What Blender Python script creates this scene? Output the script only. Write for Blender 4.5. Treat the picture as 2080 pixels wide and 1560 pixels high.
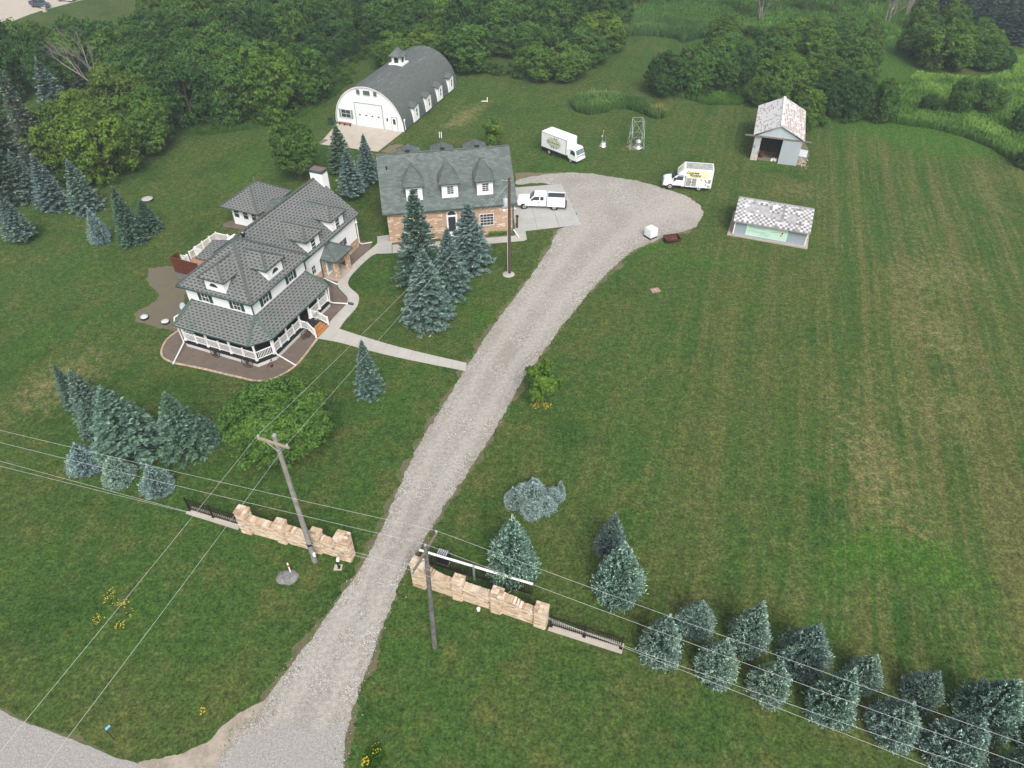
import bpy, bmesh, math, random
import numpy as np
from mathutils import Vector, Matrix
from mathutils.geometry import tessellate_polygon
random.seed(7); RNG=np.random.default_rng(11)
for o in list(bpy.data.objects): bpy.data.objects.remove(o)
SC=bpy.context.scene; COL=SC.collection
PI=math.pi; rad=math.radians
# ------------------------------------------------ camera (surveyed from the photograph)
CAM_H=45.5; PITCH=42.0; FPX=1430.0
cd=bpy.data.cameras.new('camera'); cam=bpy.data.objects.new('camera',cd); COL.objects.link(cam)
cam.location=(0,0,CAM_H); cam.rotation_euler=(rad(90-PITCH),0,0)
cd.sensor_width=36; cd.lens=36*FPX/2080; cd.clip_start=.5; cd.clip_end=3000
SC.camera=cam
# ------------------------------------------------ sky and sun: bright overcast
SUN_EL=rad(47); SUN_AZ=rad(166)      # compass-like: from behind-left of the camera
w=bpy.data.worlds.new("World"); SC.world=w; w.use_nodes=True
nt=w.node_tree; nt.nodes.clear()
sky=nt.nodes.new('ShaderNodeTexSky'); sky.sky_type='NISHITA'; sky.sun_disc=False
sky.sun_elevation=SUN_EL; sky.sun_rotation=SUN_AZ; sky.air_density=1.0; sky.dust_density=6.0; sky.ozone_density=1.0
hs=nt.nodes.new('ShaderNodeHueSaturation'); hs.inputs['Saturation'].default_value=.35
bg=nt.nodes.new('ShaderNodeBackground'); bg.inputs['Strength'].default_value=.15
wo=nt.nodes.new('ShaderNodeOutputWorld')
nt.links.new(sky.outputs[0],hs.inputs['Color']); nt.links.new(hs.outputs[0],bg.inputs[0]); nt.links.new(bg.outputs[0],wo.inputs[0])
sd=bpy.data.lights.new('sun','SUN'); sd.energy=1.6; sd.angle=rad(24); sd.color=(1,.975,.94)
sun=bpy.data.objects.new('sun',sd); COL.objects.link(sun)
sdir=Vector((math.sin(SUN_AZ)*math.cos(SUN_EL),math.cos(SUN_AZ)*math.cos(SUN_EL),math.sin(SUN_EL)))
sun.rotation_euler=sdir.to_track_quat('Z','Y').to_euler(); sun.location=(0,0,80)
SC.view_settings.view_transform='Standard'; SC.view_settings.look='None'
SC.view_settings.exposure=0.40; SC.view_settings.gamma=1
try: SC.view_settings.use_curve_mapping=False
except Exception: pass
SC.render.engine='CYCLES'
SC.cycles.max_bounces=6; SC.cycles.transparent_max_bounces=12; SC.cycles.volume_bounces=1
HAZE=.00036
# ------------------------------------------------ survey: a point of the photograph -> a point of the place
_t=rad(PITCH); _F=np.array([0,math.cos(_t),-math.sin(_t)]); _U=np.array([0,math.sin(_t),math.cos(_t)])
def G(px,py,z=0.0):
    d=_F*FPX+np.array([px-1040.,0,0])-_U*(py-780.)
    k=(z-CAM_H)/d[2]; return Vector((d[0]*k,d[1]*k,z))
def proj(P):
    v=np.array([P[0],P[1],P[2]-CAM_H]); q=v@_F
    return 1040+FPX*v[0]/q, 780-FPX*(v@_U)/q
def mpp(px,py): # metres per photo pixel at a ground point
    g=G(px,py); return (np.array([g.x,g.y,-CAM_H])@_F)/FPX
def tall(base,topy):
    B=G(*base); lo,hi=0.,40.
    for _ in range(40):
        m=(lo+hi)/2
        if proj((B.x,B.y,m))[1]>topy: lo=m
        else: hi=m
    return lo
# ------------------------------------------------ object helpers
def link(o,parent=None):
    COL.objects.link(o)
    if parent: o.parent=parent
    return o
def tag(o,label=None,cat=None,group=None,kind=None):
    if label: o['label']=label
    if cat: o['category']=cat
    if group: o['group']=group
    if kind: o['kind']=kind
    return o
def thing(name,label,cat,loc=(0,0,0),rz=0,group=None):
    o=bpy.data.objects.new(name,None); link(o); o.location=loc; o.rotation_euler=(0,0,rz); o.empty_display_size=.2
    return tag(o,label,cat,group)
def copy_tree(o,parent=None):
    c=o.copy(); link(c); c.parent=parent
    for ch in list(o.children): copy_tree(ch,c)
    return c
class MB:
    def __init__(s): s.v=[]; s.f=[]; s.m=[]; s.sm=[]
    def face(s,pts,m=0,sm=False):
        b=len(s.v); s.v+= [tuple(p) for p in pts]; s.f.append(tuple(range(b,b+len(pts)))); s.m.append(m); s.sm.append(sm)
    def mesh(s,vs,fs,m=0,sm=False):
        b=len(s.v); s.v+=[tuple(p) for p in vs]
        for f in fs: s.f.append(tuple(b+i for i in f)); s.m.append(m); s.sm.append(sm)
    def box(s,x0,x1,y0,y1,z0,z1,m=0,top=None):
        v=[(x0,y0,z0),(x1,y0,z0),(x1,y1,z0),(x0,y1,z0),(x0,y0,z1),(x1,y0,z1),(x1,y1,z1),(x0,y1,z1)]
        s.mesh(v,[(3,2,1,0),(0,1,5,4),(1,2,6,5),(2,3,7,6),(3,0,4,7)],m); s.mesh(v[4:],[(0,1,2,3)],m if top is None else top); return s
    def obox(s,o,a,b,c,m=0):
        o,a,b,c=map(Vector,(o,a,b,c))
        v=[o,o+a,o+a+b,o+b,o+c,o+a+c,o+a+b+c,o+b+c]
        fs=[(3,2,1,0),(4,5,6,7),(0,1,5,4),(1,2,6,5),(2,3,7,6),(3,0,4,7)]
        if a.cross(b).dot(c)<0: fs=[f[::-1] for f in fs]
        s.mesh(v,fs,m); return s
    def beam(s,p,q,w,h=None,m=0):
        p=Vector(p);q=Vector(q);h=h or w; d=(q-p)
        side=d.cross(Vector((0,0,1)));
        if side.length<1e-5: side=Vector((1,0,0))
        side.normalize(); up=side.cross(d).normalized()
        s.obox(p-side*w/2-up*h/2,d,side*w,up*h,m); return s
    def tube(s,p,q,r0,r1=None,n=8,m=0,cap=True):
        p=Vector(p);q=Vector(q); r1=r0 if r1 is None else r1; d=(q-p).normalized()
        a=d.orthogonal().normalized(); b=d.cross(a)
        vs=[]
        for P,r in ((p,r0),(q,r1)):
            for i in range(n):
                t=2*PI*i/n; vs.append(P+a*math.cos(t)*r+b*math.sin(t)*r)
        fs=[(i,(i+1)%n,n+(i+1)%n,n+i) for i in range(n)]
        s.mesh(vs,fs,m,True)
        if cap: s.mesh(vs,[tuple(range(n))[::-1],tuple(range(n,2*n))],m)
        return s
    def lathe(s,c,prof,n=16,m=0,sm=True):
        c=Vector(c); vs=[]
        for r,z in prof:
            for i in range(n): vs.append(c+Vector((r*math.cos(2*PI*i/n),r*math.sin(2*PI*i/n),z)))
        fs=[(k*n+i,k*n+(i+1)%n,(k+1)*n+(i+1)%n,(k+1)*n+i) for k in range(len(prof)-1) for i in range(n)]
        s.mesh(vs,fs,m,sm); s.mesh(vs,[tuple(range(n))[::-1],tuple(range((len(prof)-1)*n,len(prof)*n))],m); return s
    def prism(s,poly,z0,z1,m=0,mt=None):
        """poly: plan outline (ccw) extruded upright"""
        n=len(poly); 
        ar=sum(poly[i][0]*poly[(i+1)%n][1]-poly[(i+1)%n][0]*poly[i][1] for i in range(n))
        if ar<0: poly=poly[::-1]
        s.face([(x,y,z1) for x,y in poly],m if mt is None else mt); s.face([(x,y,z0) for x,y in poly[::-1]],m)
        for i in range(n):
            a=poly[i];b=poly[(i+1)%n]; s.face([(a[0],a[1],z0),(b[0],b[1],z0),(b[0],b[1],z1),(a[0],a[1],z1)],m)
        return s
    def slab(s,pts,t,m=0,ms=None):
        """planar polygon pts (ccw seen from its outside) given thickness t inward (straight down)"""
        ms=m if ms is None else ms; pts=[Vector(p) for p in pts]; n=len(pts)
        N=Vector((0,0,0))
        for i in range(n): N+=pts[i].cross(pts[(i+1)%n])
        if N.z<0: pts=pts[::-1]
        lo=[p-Vector((0,0,t)) for p in pts]
        s.face(pts,m); s.face(lo[::-1],ms)
        for i in range(n): s.face([lo[i],lo[(i+1)%n],pts[(i+1)%n],pts[i]],ms)
        return s
    def plate(s,pts,n,t,m=0):
        """polygon in any plane, thickness t along n (outwards)"""
        n=Vector(n).normalized(); pts=[Vector(p) for p in pts]; N=Vector((0,0,0))
        for i in range(len(pts)): N+=pts[i].cross(pts[(i+1)%len(pts)])
        c=sum(pts,Vector())/len(pts); N=Vector((0,0,0))
        for i in range(len(pts)): N+=(pts[i]-c).cross(pts[(i+1)%len(pts)]-c)
        if N.dot(n)<0: pts=pts[::-1]
        hi=[p+n*t for p in pts]; k=len(pts)
        s.face(hi,m); s.face(pts[::-1],m)
        for i in range(k): s.face([pts[i],pts[(i+1)%k],hi[(i+1)%k],hi[i]],m)
        return s
    def build(s,name,mats,parent=None,loc=None):
        me=bpy.data.meshes.new(name); me.from_pydata(s.v,[],s.f)
        if not isinstance(mats,(list,tuple)): mats=[mats]
        for m in mats: me.materials.append(m)
        me.polygons.foreach_set('material_index',s.m); me.polygons.foreach_set('use_smooth',s.sm)
        uv=me.uv_layers.new(name='UVMap'); co=np.array(s.v,dtype=np.float64); out=np.zeros((len(me.loops),2)); k=0
        for f in s.f:
            P=co[list(f)]; c=P.mean(0); Q=P-c
            N=np.zeros(3)
            for i in range(len(f)): N+=np.cross(Q[i],Q[(i+1)%len(f)])
            l=np.linalg.norm(N); N=N/l if l>1e-12 else np.array([0,0,1.])
            if abs(N[2])>.97: u=np.array([1.,0,0]); v=np.array([0,1.,0])
            else:
                u=np.array([-N[1],N[0],0]); u/=np.linalg.norm(u); v=np.cross(N,u)
            out[k:k+len(f),0]=P@u; out[k:k+len(f),1]=P@v; k+=len(f)
        uv.data.foreach_set('uv',out.ravel())
        me.update(); o=bpy.data.objects.new(name,me); link(o,parent)
        if loc is not None: o.location=loc
        return o
def quads(name,Q,T,mats,smooth=False,midx=None):
    """Q (n,4,3) -> mesh with a float attribute t per corner vertex"""
    n=len(Q); me=bpy.data.meshes.new(name)
    me.vertices.add(n*4); me.vertices.foreach_set('co',Q.reshape(-1).astype(np.float32))
    me.loops.add(n*4); me.loops.foreach_set('vertex_index',np.arange(n*4,dtype=np.int32))
    me.polygons.add(n); me.polygons.foreach_set('loop_start',np.arange(0,n*4,4,dtype=np.int32))
    try: me.polygons.foreach_set('loop_total',np.full(n,4,dtype=np.int32))
    except Exception: pass
    a=me.attributes.new('t','FLOAT','POINT'); T=np.asarray(T)
    a.data.foreach_set('value',(np.repeat(T,4) if T.ndim==1 else T.reshape(-1)).astype(np.float32))
    for m in (mats if isinstance(mats,(list,tuple)) else [mats]): me.materials.append(m)
    me.update(calc_edges=True); me.validate()
    return me
def caps(parent,segs,w,h,mat,name='ridge_cap',lift=.03):
    for a,b in segs: MB().beam(Vector(a)+Vector((0,0,lift)),Vector(b)+Vector((0,0,lift)),w,h).build(name,mat,parent)
# ------------------------------------------------ material helpers
def newmat(name):
    m=bpy.data.materials.new(name); m.use_nodes=True; nt=m.node_tree; nt.nodes.clear()
    o=nt.nodes.new('ShaderNodeOutputMaterial'); b=nt.nodes.new('ShaderNodeBsdfPrincipled'); nt.links.new(b.outputs[0],o.inputs[0])
    b.inputs['Specular IOR Level'].default_value=.3
    return m,nt,b
class N:
    def __init__(s,nt): s.nt=nt
    def node(s,t,**k):
        n=s.nt.nodes.new(t)
        for a,v in k.items(): setattr(n,a,v)
        return n
    def lk(s,a,b): s.nt.links.new(a,b)
    def val(s,inp,x):
        if isinstance(x,(int,float,tuple)):
            if isinstance(x,tuple) and len(x)==3 and inp.type=='RGBA': x=(*x,1)
            inp.default_value=x
        else: s.lk(x,inp)
    def math(s,op,a,b=0.0,c=None,clamp=False):
        n=s.node('ShaderNodeMath',operation=op,use_clamp=clamp); s.val(n.inputs[0],a); s.val(n.inputs[1],b)
        if c is not None: s.val(n.inputs[2],c)
        return n.outputs[0]
    def noise(s,vec,scale,detail=4,rough=.55,dist=0.0,out=0):
        n=s.node('ShaderNodeTexNoise'); s.lk(vec,n.inputs['Vector']); n.inputs['Scale'].default_value=scale
        n.inputs['Detail'].default_value=detail; n.inputs['Roughness'].default_value=rough; n.inputs['Distortion'].default_value=dist
        return n.outputs[out]
    def voro(s,vec,scale,feature='F1',out='Distance',rnd=1.0):
        n=s.node('ShaderNodeTexVoronoi',feature=feature); s.lk(vec,n.inputs['Vector']); n.inputs['Scale'].default_value=scale
        n.inputs['Randomness'].default_value=rnd
        return n.outputs[out]
    def mix(s,f,a,b,mode='MIX'):
        n=s.node('ShaderNodeMix',data_type='RGBA',blend_type=mode); s.val(n.inputs[0],f); s.val(n.inputs[6],a); s.val(n.inputs[7],b); return n.outputs[2]
    def ss(s,x,a,b,lo=0.,hi=1.):
        n=s.node('ShaderNodeMapRange',interpolation_type='SMOOTHSTEP'); s.val(n.inputs[0],x)
        for i,v in enumerate((a,b,lo,hi)): n.inputs[1+i].default_value=v
        return n.outputs[0]
    def ramp(s,x,stops):
        n=s.node('ShaderNodeValToRGB'); s.lk(x,n.inputs[0]); e=n.color_ramp.elements
        while len(e)<len(stops): e.new(.5)
        for k,(p,c) in enumerate(stops): e[k].position=p; e[k].color=(*c,1)
        return n.outputs[0]
    def coord(s,k='Object'): return s.node('ShaderNodeTexCoord').outputs[k]
    def pos(s): return s.node('ShaderNodeNewGeometry').outputs['Position']
    def sep(s,v): n=s.node('ShaderNodeSeparateXYZ'); s.lk(v,n.inputs[0]); return n.outputs
    def comb(s,x,y,z=0.0):
        n=s.node('ShaderNodeCombineXYZ'); s.val(n.inputs[0],x); s.val(n.inputs[1],y); s.val(n.inputs[2],z); return n.outputs[0]
    def mapping(s,v,rot=0,scale=(1,1,1)):
        n=s.node('ShaderNodeMapping'); s.lk(v,n.inputs[0]); n.inputs['Rotation'].default_value=(0,0,rot); n.inputs['Scale'].default_value=scale; return n.outputs[0]
    def bump(s,h,strength=.3,dist=.02):
        n=s.node('ShaderNodeBump'); s.val(n.inputs['Height'],h); n.inputs['Strength'].default_value=strength; n.inputs['Distance'].default_value=dist; return n.outputs[0]
    def attr(s,name,typ='GEOMETRY',out='Fac'):
        n=s.node('ShaderNodeAttribute',attribute_type=typ); n.attribute_name=name; return n.outputs[out]
    def info(s,out): return s.node('ShaderNodeObjectInfo').outputs[out]
def simple(name,col,rough=.6,var=.12,scale=3.0,metal=0.,spec=.3,bump=0.,dirt=None,objvar=0.):
    """plain coloured surface with procedural mottling and fine relief"""
    m,nt,b=newmat(name); n=N(nt); p=n.pos()
    a=n.noise(p,scale,5,.6); c2=tuple(x*(1-var*2) for x in col); c1=tuple(min(1,x*(1+var)) for x in col)
    c=n.mix(n.ss(a,.3,.7),c2,c1)
    if dirt: c=n.mix(n.math('MULTIPLY',n.ss(n.noise(p,scale*.35,6,.7),.52,.7),.7),c,dirt)
    if objvar:
        r=n.info('Random'); c=n.mix(r,n.mix(1.0,c,(1-objvar,)*3,'MULTIPLY'),c)
    n.val(b.inputs['Base Color'],c); b.inputs['Roughness'].default_value=rough; b.inputs['Metallic'].default_value=metal; b.inputs['Specular IOR Level'].default_value=spec
    if bump: n.lk(n.bump(n.noise(p,scale*8,4,.6),bump,.03),b.inputs['Normal'])
    return m
M={}
def dash_roof(name,base,alt,dark,bw,bh,dashw,dashh,dstr=.85,green=None):
    m,nt,b=newmat(name); n=N(nt); u,v,_=n.sep(n.coord('UV')); p=n.pos()
    row=n.math('FLOOR',n.math('DIVIDE',v,bh)); odd=n.math('MODULO',n.math('ABSOLUTE',row),2.0)
    uu=n.math('DIVIDE',n.math('ADD',u,n.math('MULTIPLY',odd,bw*.5)),bw)
    wn=n.node('ShaderNodeTexWhiteNoise',noise_dimensions='2D'); n.lk(n.comb(n.math('FLOOR',uu),row),wn.inputs['Vector'])
    r=wn.outputs['Value']
    fu=n.math('FRACT',uu); fv=n.math('FRACT',n.math('DIVIDE',v,bh))
    mask=n.math('MULTIPLY',n.math('LESS_THAN',fu,n.math('ADD',n.math('MULTIPLY',r,.25),dashw-.12)),n.math('LESS_THAN',fv,dashh))
    c=n.mix(r,base,alt); 
    if green: c=n.mix(n.ss(n.noise(p,.5,3),.5,.68),c,green)
    c=n.mix(n.math('MULTIPLY',n.noise(p,14.,3,.7),.55),c,tuple(x*.55 for x in base))
    c=n.mix(n.math('MULTIPLY',mask,dstr),c,dark)
    n.lk(c,b.inputs['Base Color']); b.inputs['Roughness'].default_value=.9
    n.lk(n.bump(n.math('ADD',n.math('MULTIPLY',fv,-1.),n.math('MULTIPLY',mask,-.5)),.5,.02),b.inputs['Normal'])
    return m
def brick(name,c1,c2,c3,mort,bw=.42,bh=.13,bump=.6):
    m,nt,b=newmat(name); n=N(nt); uv=n.coord('UV'); p=n.pos()
    wob=n.node('ShaderNodeVectorMath',operation='ADD'); n.lk(uv,wob.inputs[0]); 
    sc=n.node('ShaderNodeVectorMath',operation='SCALE'); n.lk(n.noise(p,2.5,2,.5,out=1),sc.inputs[0]); sc.inputs['Scale'].default_value=.05; n.lk(sc.outputs[0],wob.inputs[1])
    t=n.node('ShaderNodeTexBrick'); n.lk(wob.outputs[0],t.inputs['Vector']); t.inputs['Scale'].default_value=1
    t.inputs['Brick Width'].default_value=bw; t.inputs['Row Height'].default_value=bh; t.inputs['Mortar Size'].default_value=.012; t.inputs['Mortar Smooth'].default_value=.3
    t.inputs['Color1'].default_value=(*c1,1); t.inputs['Color2'].default_value=(*c2,1); t.inputs['Mortar'].default_value=(*mort,1); t.inputs['Bias'].default_value=0
    u,v,_=n.sep(uv); wn=n.node('ShaderNodeTexWhiteNoise',noise_dimensions='2D')
    n.lk(n.comb(n.math('FLOOR',n.math('DIVIDE',u,bw*.8)),n.math('FLOOR',n.math('DIVIDE',v,bh))),wn.inputs['Vector'])
    c=n.mix(n.math('GREATER_THAN',wn.outputs['Value'],.86),t.outputs['Color'],c3)
    c=n.mix(n.ss(n.noise(p,1.2,4),.35,.75,0,.35),c,tuple(x*.6 for x in c2))
    n.lk(c,b.inputs['Base Color']); b.inputs['Roughness'].default_value=.85
    n.lk(n.bump(n.math('ADD',n.math('MULTIPLY',t.outputs['Fac'],-1.),wn.outputs['Value']),bump,.02),b.inputs['Normal'])
    return m
def siding(name,col,pitch=.2,line=.72,vert=False):
    m,nt,b=newmat(name); n=N(nt); u,v,_=n.sep(n.coord('UV')); p=n.pos()
    f=n.math('FRACT',n.math('DIVIDE',u if vert else v,pitch))
    c=n.mix(n.ss(f,.0,.12),tuple(x*line for x in col),col)
    c=n.mix(n.ss(n.noise(p,.8,5,.6),.45,.8,0,.2),c,tuple(x*.8 for x in col))
    n.lk(c,b.inputs['Base Color']); b.inputs['Roughness'].default_value=.55
    n.lk(n.bump(f,.4,.02),b.inputs['Normal']); return m
# house and outbuilding materials
M['shingle']=dash_roof('weathered grey shingle',(.150,.158,.153),(.205,.212,.205),(.022,.022,.026),.56,.30,.52,.42,.9,green=(.135,.165,.15))
M['shingle_dark']=dash_roof('green grey shingle',(.088,.11,.105),(.175,.205,.195),(.055,.07,.068),.5,.24,.42,.34,.6,green=(.10,.13,.12))
M['ridgecap']=simple('ridge cap shingle',(.085,.095,.092),.9,.15,6)
M['green_trim']=simple('green painted trim',(.045,.085,.072),.5,.12,2)
M['green_cap']=simple('green metal hip flashing',(.075,.125,.105),.55,.12,2)
M['white']=siding('white clapboard siding',(.80,.81,.82),.2,.82)
M['whitep']=simple('white paint',(.80,.80,.79),.45,.04,2)
M['gutter']=simple('white aluminium gutter',(.72,.73,.72),.4,.06,3)
M['brick']=brick('tan brick veneer',(.54,.385,.27),(.42,.27,.18),(.68,.57,.45),(.40,.31,.23),.44,.15,.7)
M['glass']=None
def glass(name,c=(.02,.025,.03)):
    m,nt,b=newmat(name); n=N(nt); p=n.pos()
    n.lk(n.mix(n.noise(p,1.3,3),c,tuple(x*2.5 for x in c)),b.inputs['Base Color']); b.inputs['Roughness'].default_value=.08; b.inputs['Specular IOR Level'].default_value=.55
    return m
M['glass']=glass('window glass'); M['carglass']=glass('tinted car glass',(.02,.027,.03)); M['glass_pale']=glass('pale door glass',(.14,.2,.18))
M['black']=simple('black rubber',(.02,.02,.021),.8,.15,8); M['shutter']=simple('dark green shutter',(.02,.06,.05),.6,.1,4)
M['shutter_pale']=simple('pale green shutter',(.22,.30,.27),.6,.1,4)
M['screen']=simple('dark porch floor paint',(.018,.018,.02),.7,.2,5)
M['porch_shade']=simple('porch wall grey with painted shade',(.10,.10,.10),.8,.2,3)  # grey darkened to carry the shade under the porch roof
M['lattice']=None
m,nt,b=newmat('white diagonal lattice'); n=N(nt); u,v,_=n.sep(n.coord('UV'))
f1=n.math('FRACT',n.math('DIVIDE',n.math('ADD',u,v),.14)); f2=n.math('FRACT',n.math('DIVIDE',n.math('SUBTRACT',u,v),.14))
hole=n.math('MULTIPLY',n.math('GREATER_THAN',f1,.42),n.math('GREATER_THAN',f2,.42))
n.lk(n.mix(hole,(.78,.78,.76),(.12,.12,.12)),b.inputs['Base Color']); M['lattice']=m
def wood(name,c,c2,rough=.7,sc=1.):
    m,nt,b=newmat(name); n=N(nt); p=n.coord('Object'); g=n.noise(n.mapping(p,0,(3*sc,14*sc,3*sc)),1.,5,.6)
    c_=n.mix(n.ss(g,.3,.7),c,c2); r=n.info('Random'); c_=n.mix(n.math('MULTIPLY',r,.4),c_,c2)
    n.lk(c_,b.inputs['Base Color']); b.inputs['Roughness'].default_value=rough
    n.lk(n.bump(g,.4,.01),b.inputs['Normal']); return m
M['deck']=wood('weathered deck wood',(.42,.24,.15),(.32,.18,.11)); M['step']=wood('orange stained step wood',(.44,.21,.075),(.33,.15,.05))
M['redwood']=wood('red brown stained fence wood',(.14,.035,.018),(.075,.02,.012)); M['barnwood']=wood('grey old timber',(.22,.19,.16),(.13,.11,.09))
M['pole']=wood('grey weathered pole wood',(.27,.255,.235),(.17,.16,.15),.85,.6); M['pole_dark']=wood('dark creosoted pole wood',(.05,.035,.028),(.09,.06,.04),.85,.6)
M['pole_mid']=wood('grey split pole wood',(.17,.165,.16),(.08,.078,.075),.85,.6)
M['bark']=wood('tree bark',(.13,.10,.075),(.07,.055,.04),.9,2.); M['deadbark']=wood('grey bare bark',(.30,.27,.25),(.2,.175,.16),.9,2.)
M['iron']=simple('brown black iron',(.020,.012,.010),.55,.2,6); M['steel']=simple('galvanised steel',(.50,.52,.52),.4,.12,5,metal=.5)
M['rust']=simple('rusty iron',(.075,.025,.018),.8,.3,4,dirt=(.16,.06,.03)); M['ironwheel']=simple('rusty wagon wheel iron',(.06,.04,.035),.7,.2,6)
M['rail_white']=simple('white painted railing',(.80,.80,.79),.4,.03,3)
def concrete(name,c,sc=1.):
    m,nt,b=newmat(name); n=N(nt); p=n.pos(); r=n.info('Random')
    f=n.noise(p,.7*sc,6,.65); g=n.noise(p,22.,4,.7)
    c_=n.mix(n.ss(f,.3,.72),tuple(x*.82 for x in c),c); c_=n.mix(n.math('MULTIPLY',g,.35),c_,tuple(x*.7 for x in c))
    c_=n.mix(n.math('MULTIPLY',r,.22),c_,tuple(x*q*.85 for x,q in zip(c,(1,.96,.9))))
    n.lk(c_,b.inputs['Base Color']); b.inputs['Roughness'].default_value=.85; n.lk(n.bump(g,.25,.01),b.inputs['Normal']); return m
M['concrete']=concrete('pale concrete',(.46,.445,.41)); M['concrete2']=concrete('tan concrete',(.47,.42,.36)); M['concrete3']=concrete('grey slab concrete',(.42,.42,.40))
def mulch(name,c,c2):
    m,nt,b=newmat(name); n=N(nt); p=n.pos(); f=n.noise(p,9.,6,.85); k=n.voro(p,7.)
    c_=n.mix(n.ss(f,.35,.65),tuple(x*.45 for x in c),c); c_=n.mix(n.ss(k,.1,.5,0,.6),c_,tuple(x*.5 for x in c)); c_=n.mix(n.ss(n.noise(p,.9,5,.7),.42,.62),c_,c2)
    c_=n.mix(n.ss(n.noise(p,13.,3,.8),.60,.68,0,.8),c_,(.26,.22,.18))
    n.lk(c_,b.inputs['Base Color']); b.inputs['Roughness'].default_value=.95; n.lk(n.bump(f,.8,.05),b.inputs['Normal']); return m
M['mulch']=mulch('brown bark mulch',(.205,.16,.13),(.15,.115,.095)); M['dirt']=mulch('bare grey brown dirt',(.215,.175,.14),(.125,.12,.062))
M['verge']=mulch('worn grass verge',(.21,.175,.11),(.070,.098,.028))
M['soil']=mulch('sandy tan soil',(.25,.20,.13),(.15,.14,.065))
# stone of the entrance walls
m,nt,b=newmat('sandy ledge stone'); n=N(nt); p=n.pos(); r=n.info('Random'); wn=n.node('ShaderNodeTexWhiteNoise',noise_dimensions='1D'); n.lk(n.math('MULTIPLY',r,917.),wn.inputs['W'])
base=n.ramp(wn.outputs['Value'],[(0,(.33,.20,.12)),(.2,(.50,.36,.235)),(.5,(.57,.45,.32)),(.75,(.66,.57,.46)),(1,(.41,.30,.22))])
f=n.noise(p,9.,5,.7); c=n.mix(n.ss(f,.45,.75,0,.55),base,(.33,.22,.15)); c=n.mix(n.ss(n.noise(p,3.,4),.60,.72,0,.8),c,(.33,.30,.27))
n.lk(c,b.inputs['Base Color']); b.inputs['Roughness'].default_value=.9; n.lk(n.bump(f,.7,.04),b.inputs['Normal']); M['stone']=m
M['mortar']=simple('brown mortar core',(.15,.10,.07),.95,.2,5); M['stonecap']=m
# ------------------------------------------------ ground: mown lawn
m,nt,b=newmat('mown lawn'); n=N(nt); p=n.pos()
dry=n.attr('dry'); lush=n.attr('lush'); stripe=n.attr('stripe')
big=n.noise(p,.045,4,.55); mid=n.noise(p,.22,6,.62); fine=n.noise(p,1.6,6,.72); micro=n.noise(p,4.5,5,.85); tiny=n.voro(p,9.)
G1=(.042,.088,.020); G2=(.088,.125,.030); G3=(.026,.066,.014); TAN=(.200,.165,.085); OL=(.098,.100,.034)
c=n.mix(n.ss(big,.38,.64),G1,(.060,.088,.024)); c=n.mix(n.math('MULTIPLY',n.ss(n.noise(p,.35,7,.7),.46,.66),.75),c,OL); c=n.mix(n.math('MULTIPLY',n.ss(n.noise(p,.13,5,.6),.50,.68),.8),c,G3)
sx_,sy_,_z=n.sep(p); ac=n.math('SUBTRACT',n.math('MULTIPLY',sx_,math.sin(rad(72))),n.math('MULTIPLY',sy_,math.cos(rad(72)))); al=n.math('ADD',n.math('MULTIPLY',sx_,math.cos(rad(72))),n.math('MULTIPLY',sy_,math.sin(rad(72))))
ac=n.math('ADD',ac,n.math('MULTIPLY',n.math('SUBTRACT',n.noise(p,.05,2),.5),1.2))
def strp(fa,fb,sd_): return n.noise(n.comb(n.math('MULTIPLY',ac,fa),n.math('MULTIPLY',al,fb),sd_),1.,4,.6)
st=n.math('MULTIPLY',n.ss(strp(.9,.012,3.),.42,.60),stripe)
c=n.mix(n.math('MULTIPLY',st,.65),c,(.120,.122,.044))
c=n.mix(n.math('MULTIPLY',n.math('MULTIPLY',n.ss(strp(.42,.012,9.),.46,.60),stripe),.65),c,(.036,.082,.018))
c=n.mix(n.math('MULTIPLY',n.math('MULTIPLY',n.ss(strp(.30,.010,21.),.50,.64),stripe),.5),c,(.120,.105,.045))
dn=n.math('ADD',n.math('MULTIPLY',dry,1.15),n.math('MULTIPLY',n.math('SUBTRACT',n.noise(p,.9,6,.78),.5),2.6))
c=n.mix(n.math('MULTIPLY',n.ss(dn,.35,1.15),.8),c,TAN)
c=n.mix(n.math('MULTIPLY',n.ss(n.math('ADD',lush,n.math('MULTIPLY',n.math('SUBTRACT',mid,.5),.9)),.20,.85),.85),c,(.046,.112,.016))
strk=strp(2.2,.11,5.); c=n.mix(n.math('MULTIPLY',n.math('MULTIPLY',n.ss(strk,.52,.72),stripe),.5),c,(.17,.145,.068))
c=n.mix(n.ss(fine,.30,.70),n.mix(1.0,c,(.58,.62,.58),'MULTIPLY'),n.mix(1.0,c,(1.38,1.32,1.26),'MULTIPLY'))
c=n.mix(n.ss(micro,.36,.66,0,1),n.mix(1.0,c,(.38,.42,.38),'MULTIPLY'),n.mix(1.0,c,(1.45,1.40,1.38),'MULTIPLY'))
c=n.mix(1.0,c,(.98,1.06,.98),'MULTIPLY'); c=n.mix(n.math('MULTIPLY',n.ss(tiny,.04,.16,1,0),n.ss(n.noise(p,.16,4),.56,.68,0,.75)),c,(.30,.36,.26))
n.lk(c,b.inputs['Base Color']); b.inputs['Roughness'].default_value=.95; b.inputs['Specular IOR Level'].default_value=.1
n.lk(n.bump(n.math('ADD',n.math('MULTIPLY',micro,.5),fine),.35,.05),b.inputs['Normal']); M['lawn']=m
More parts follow.
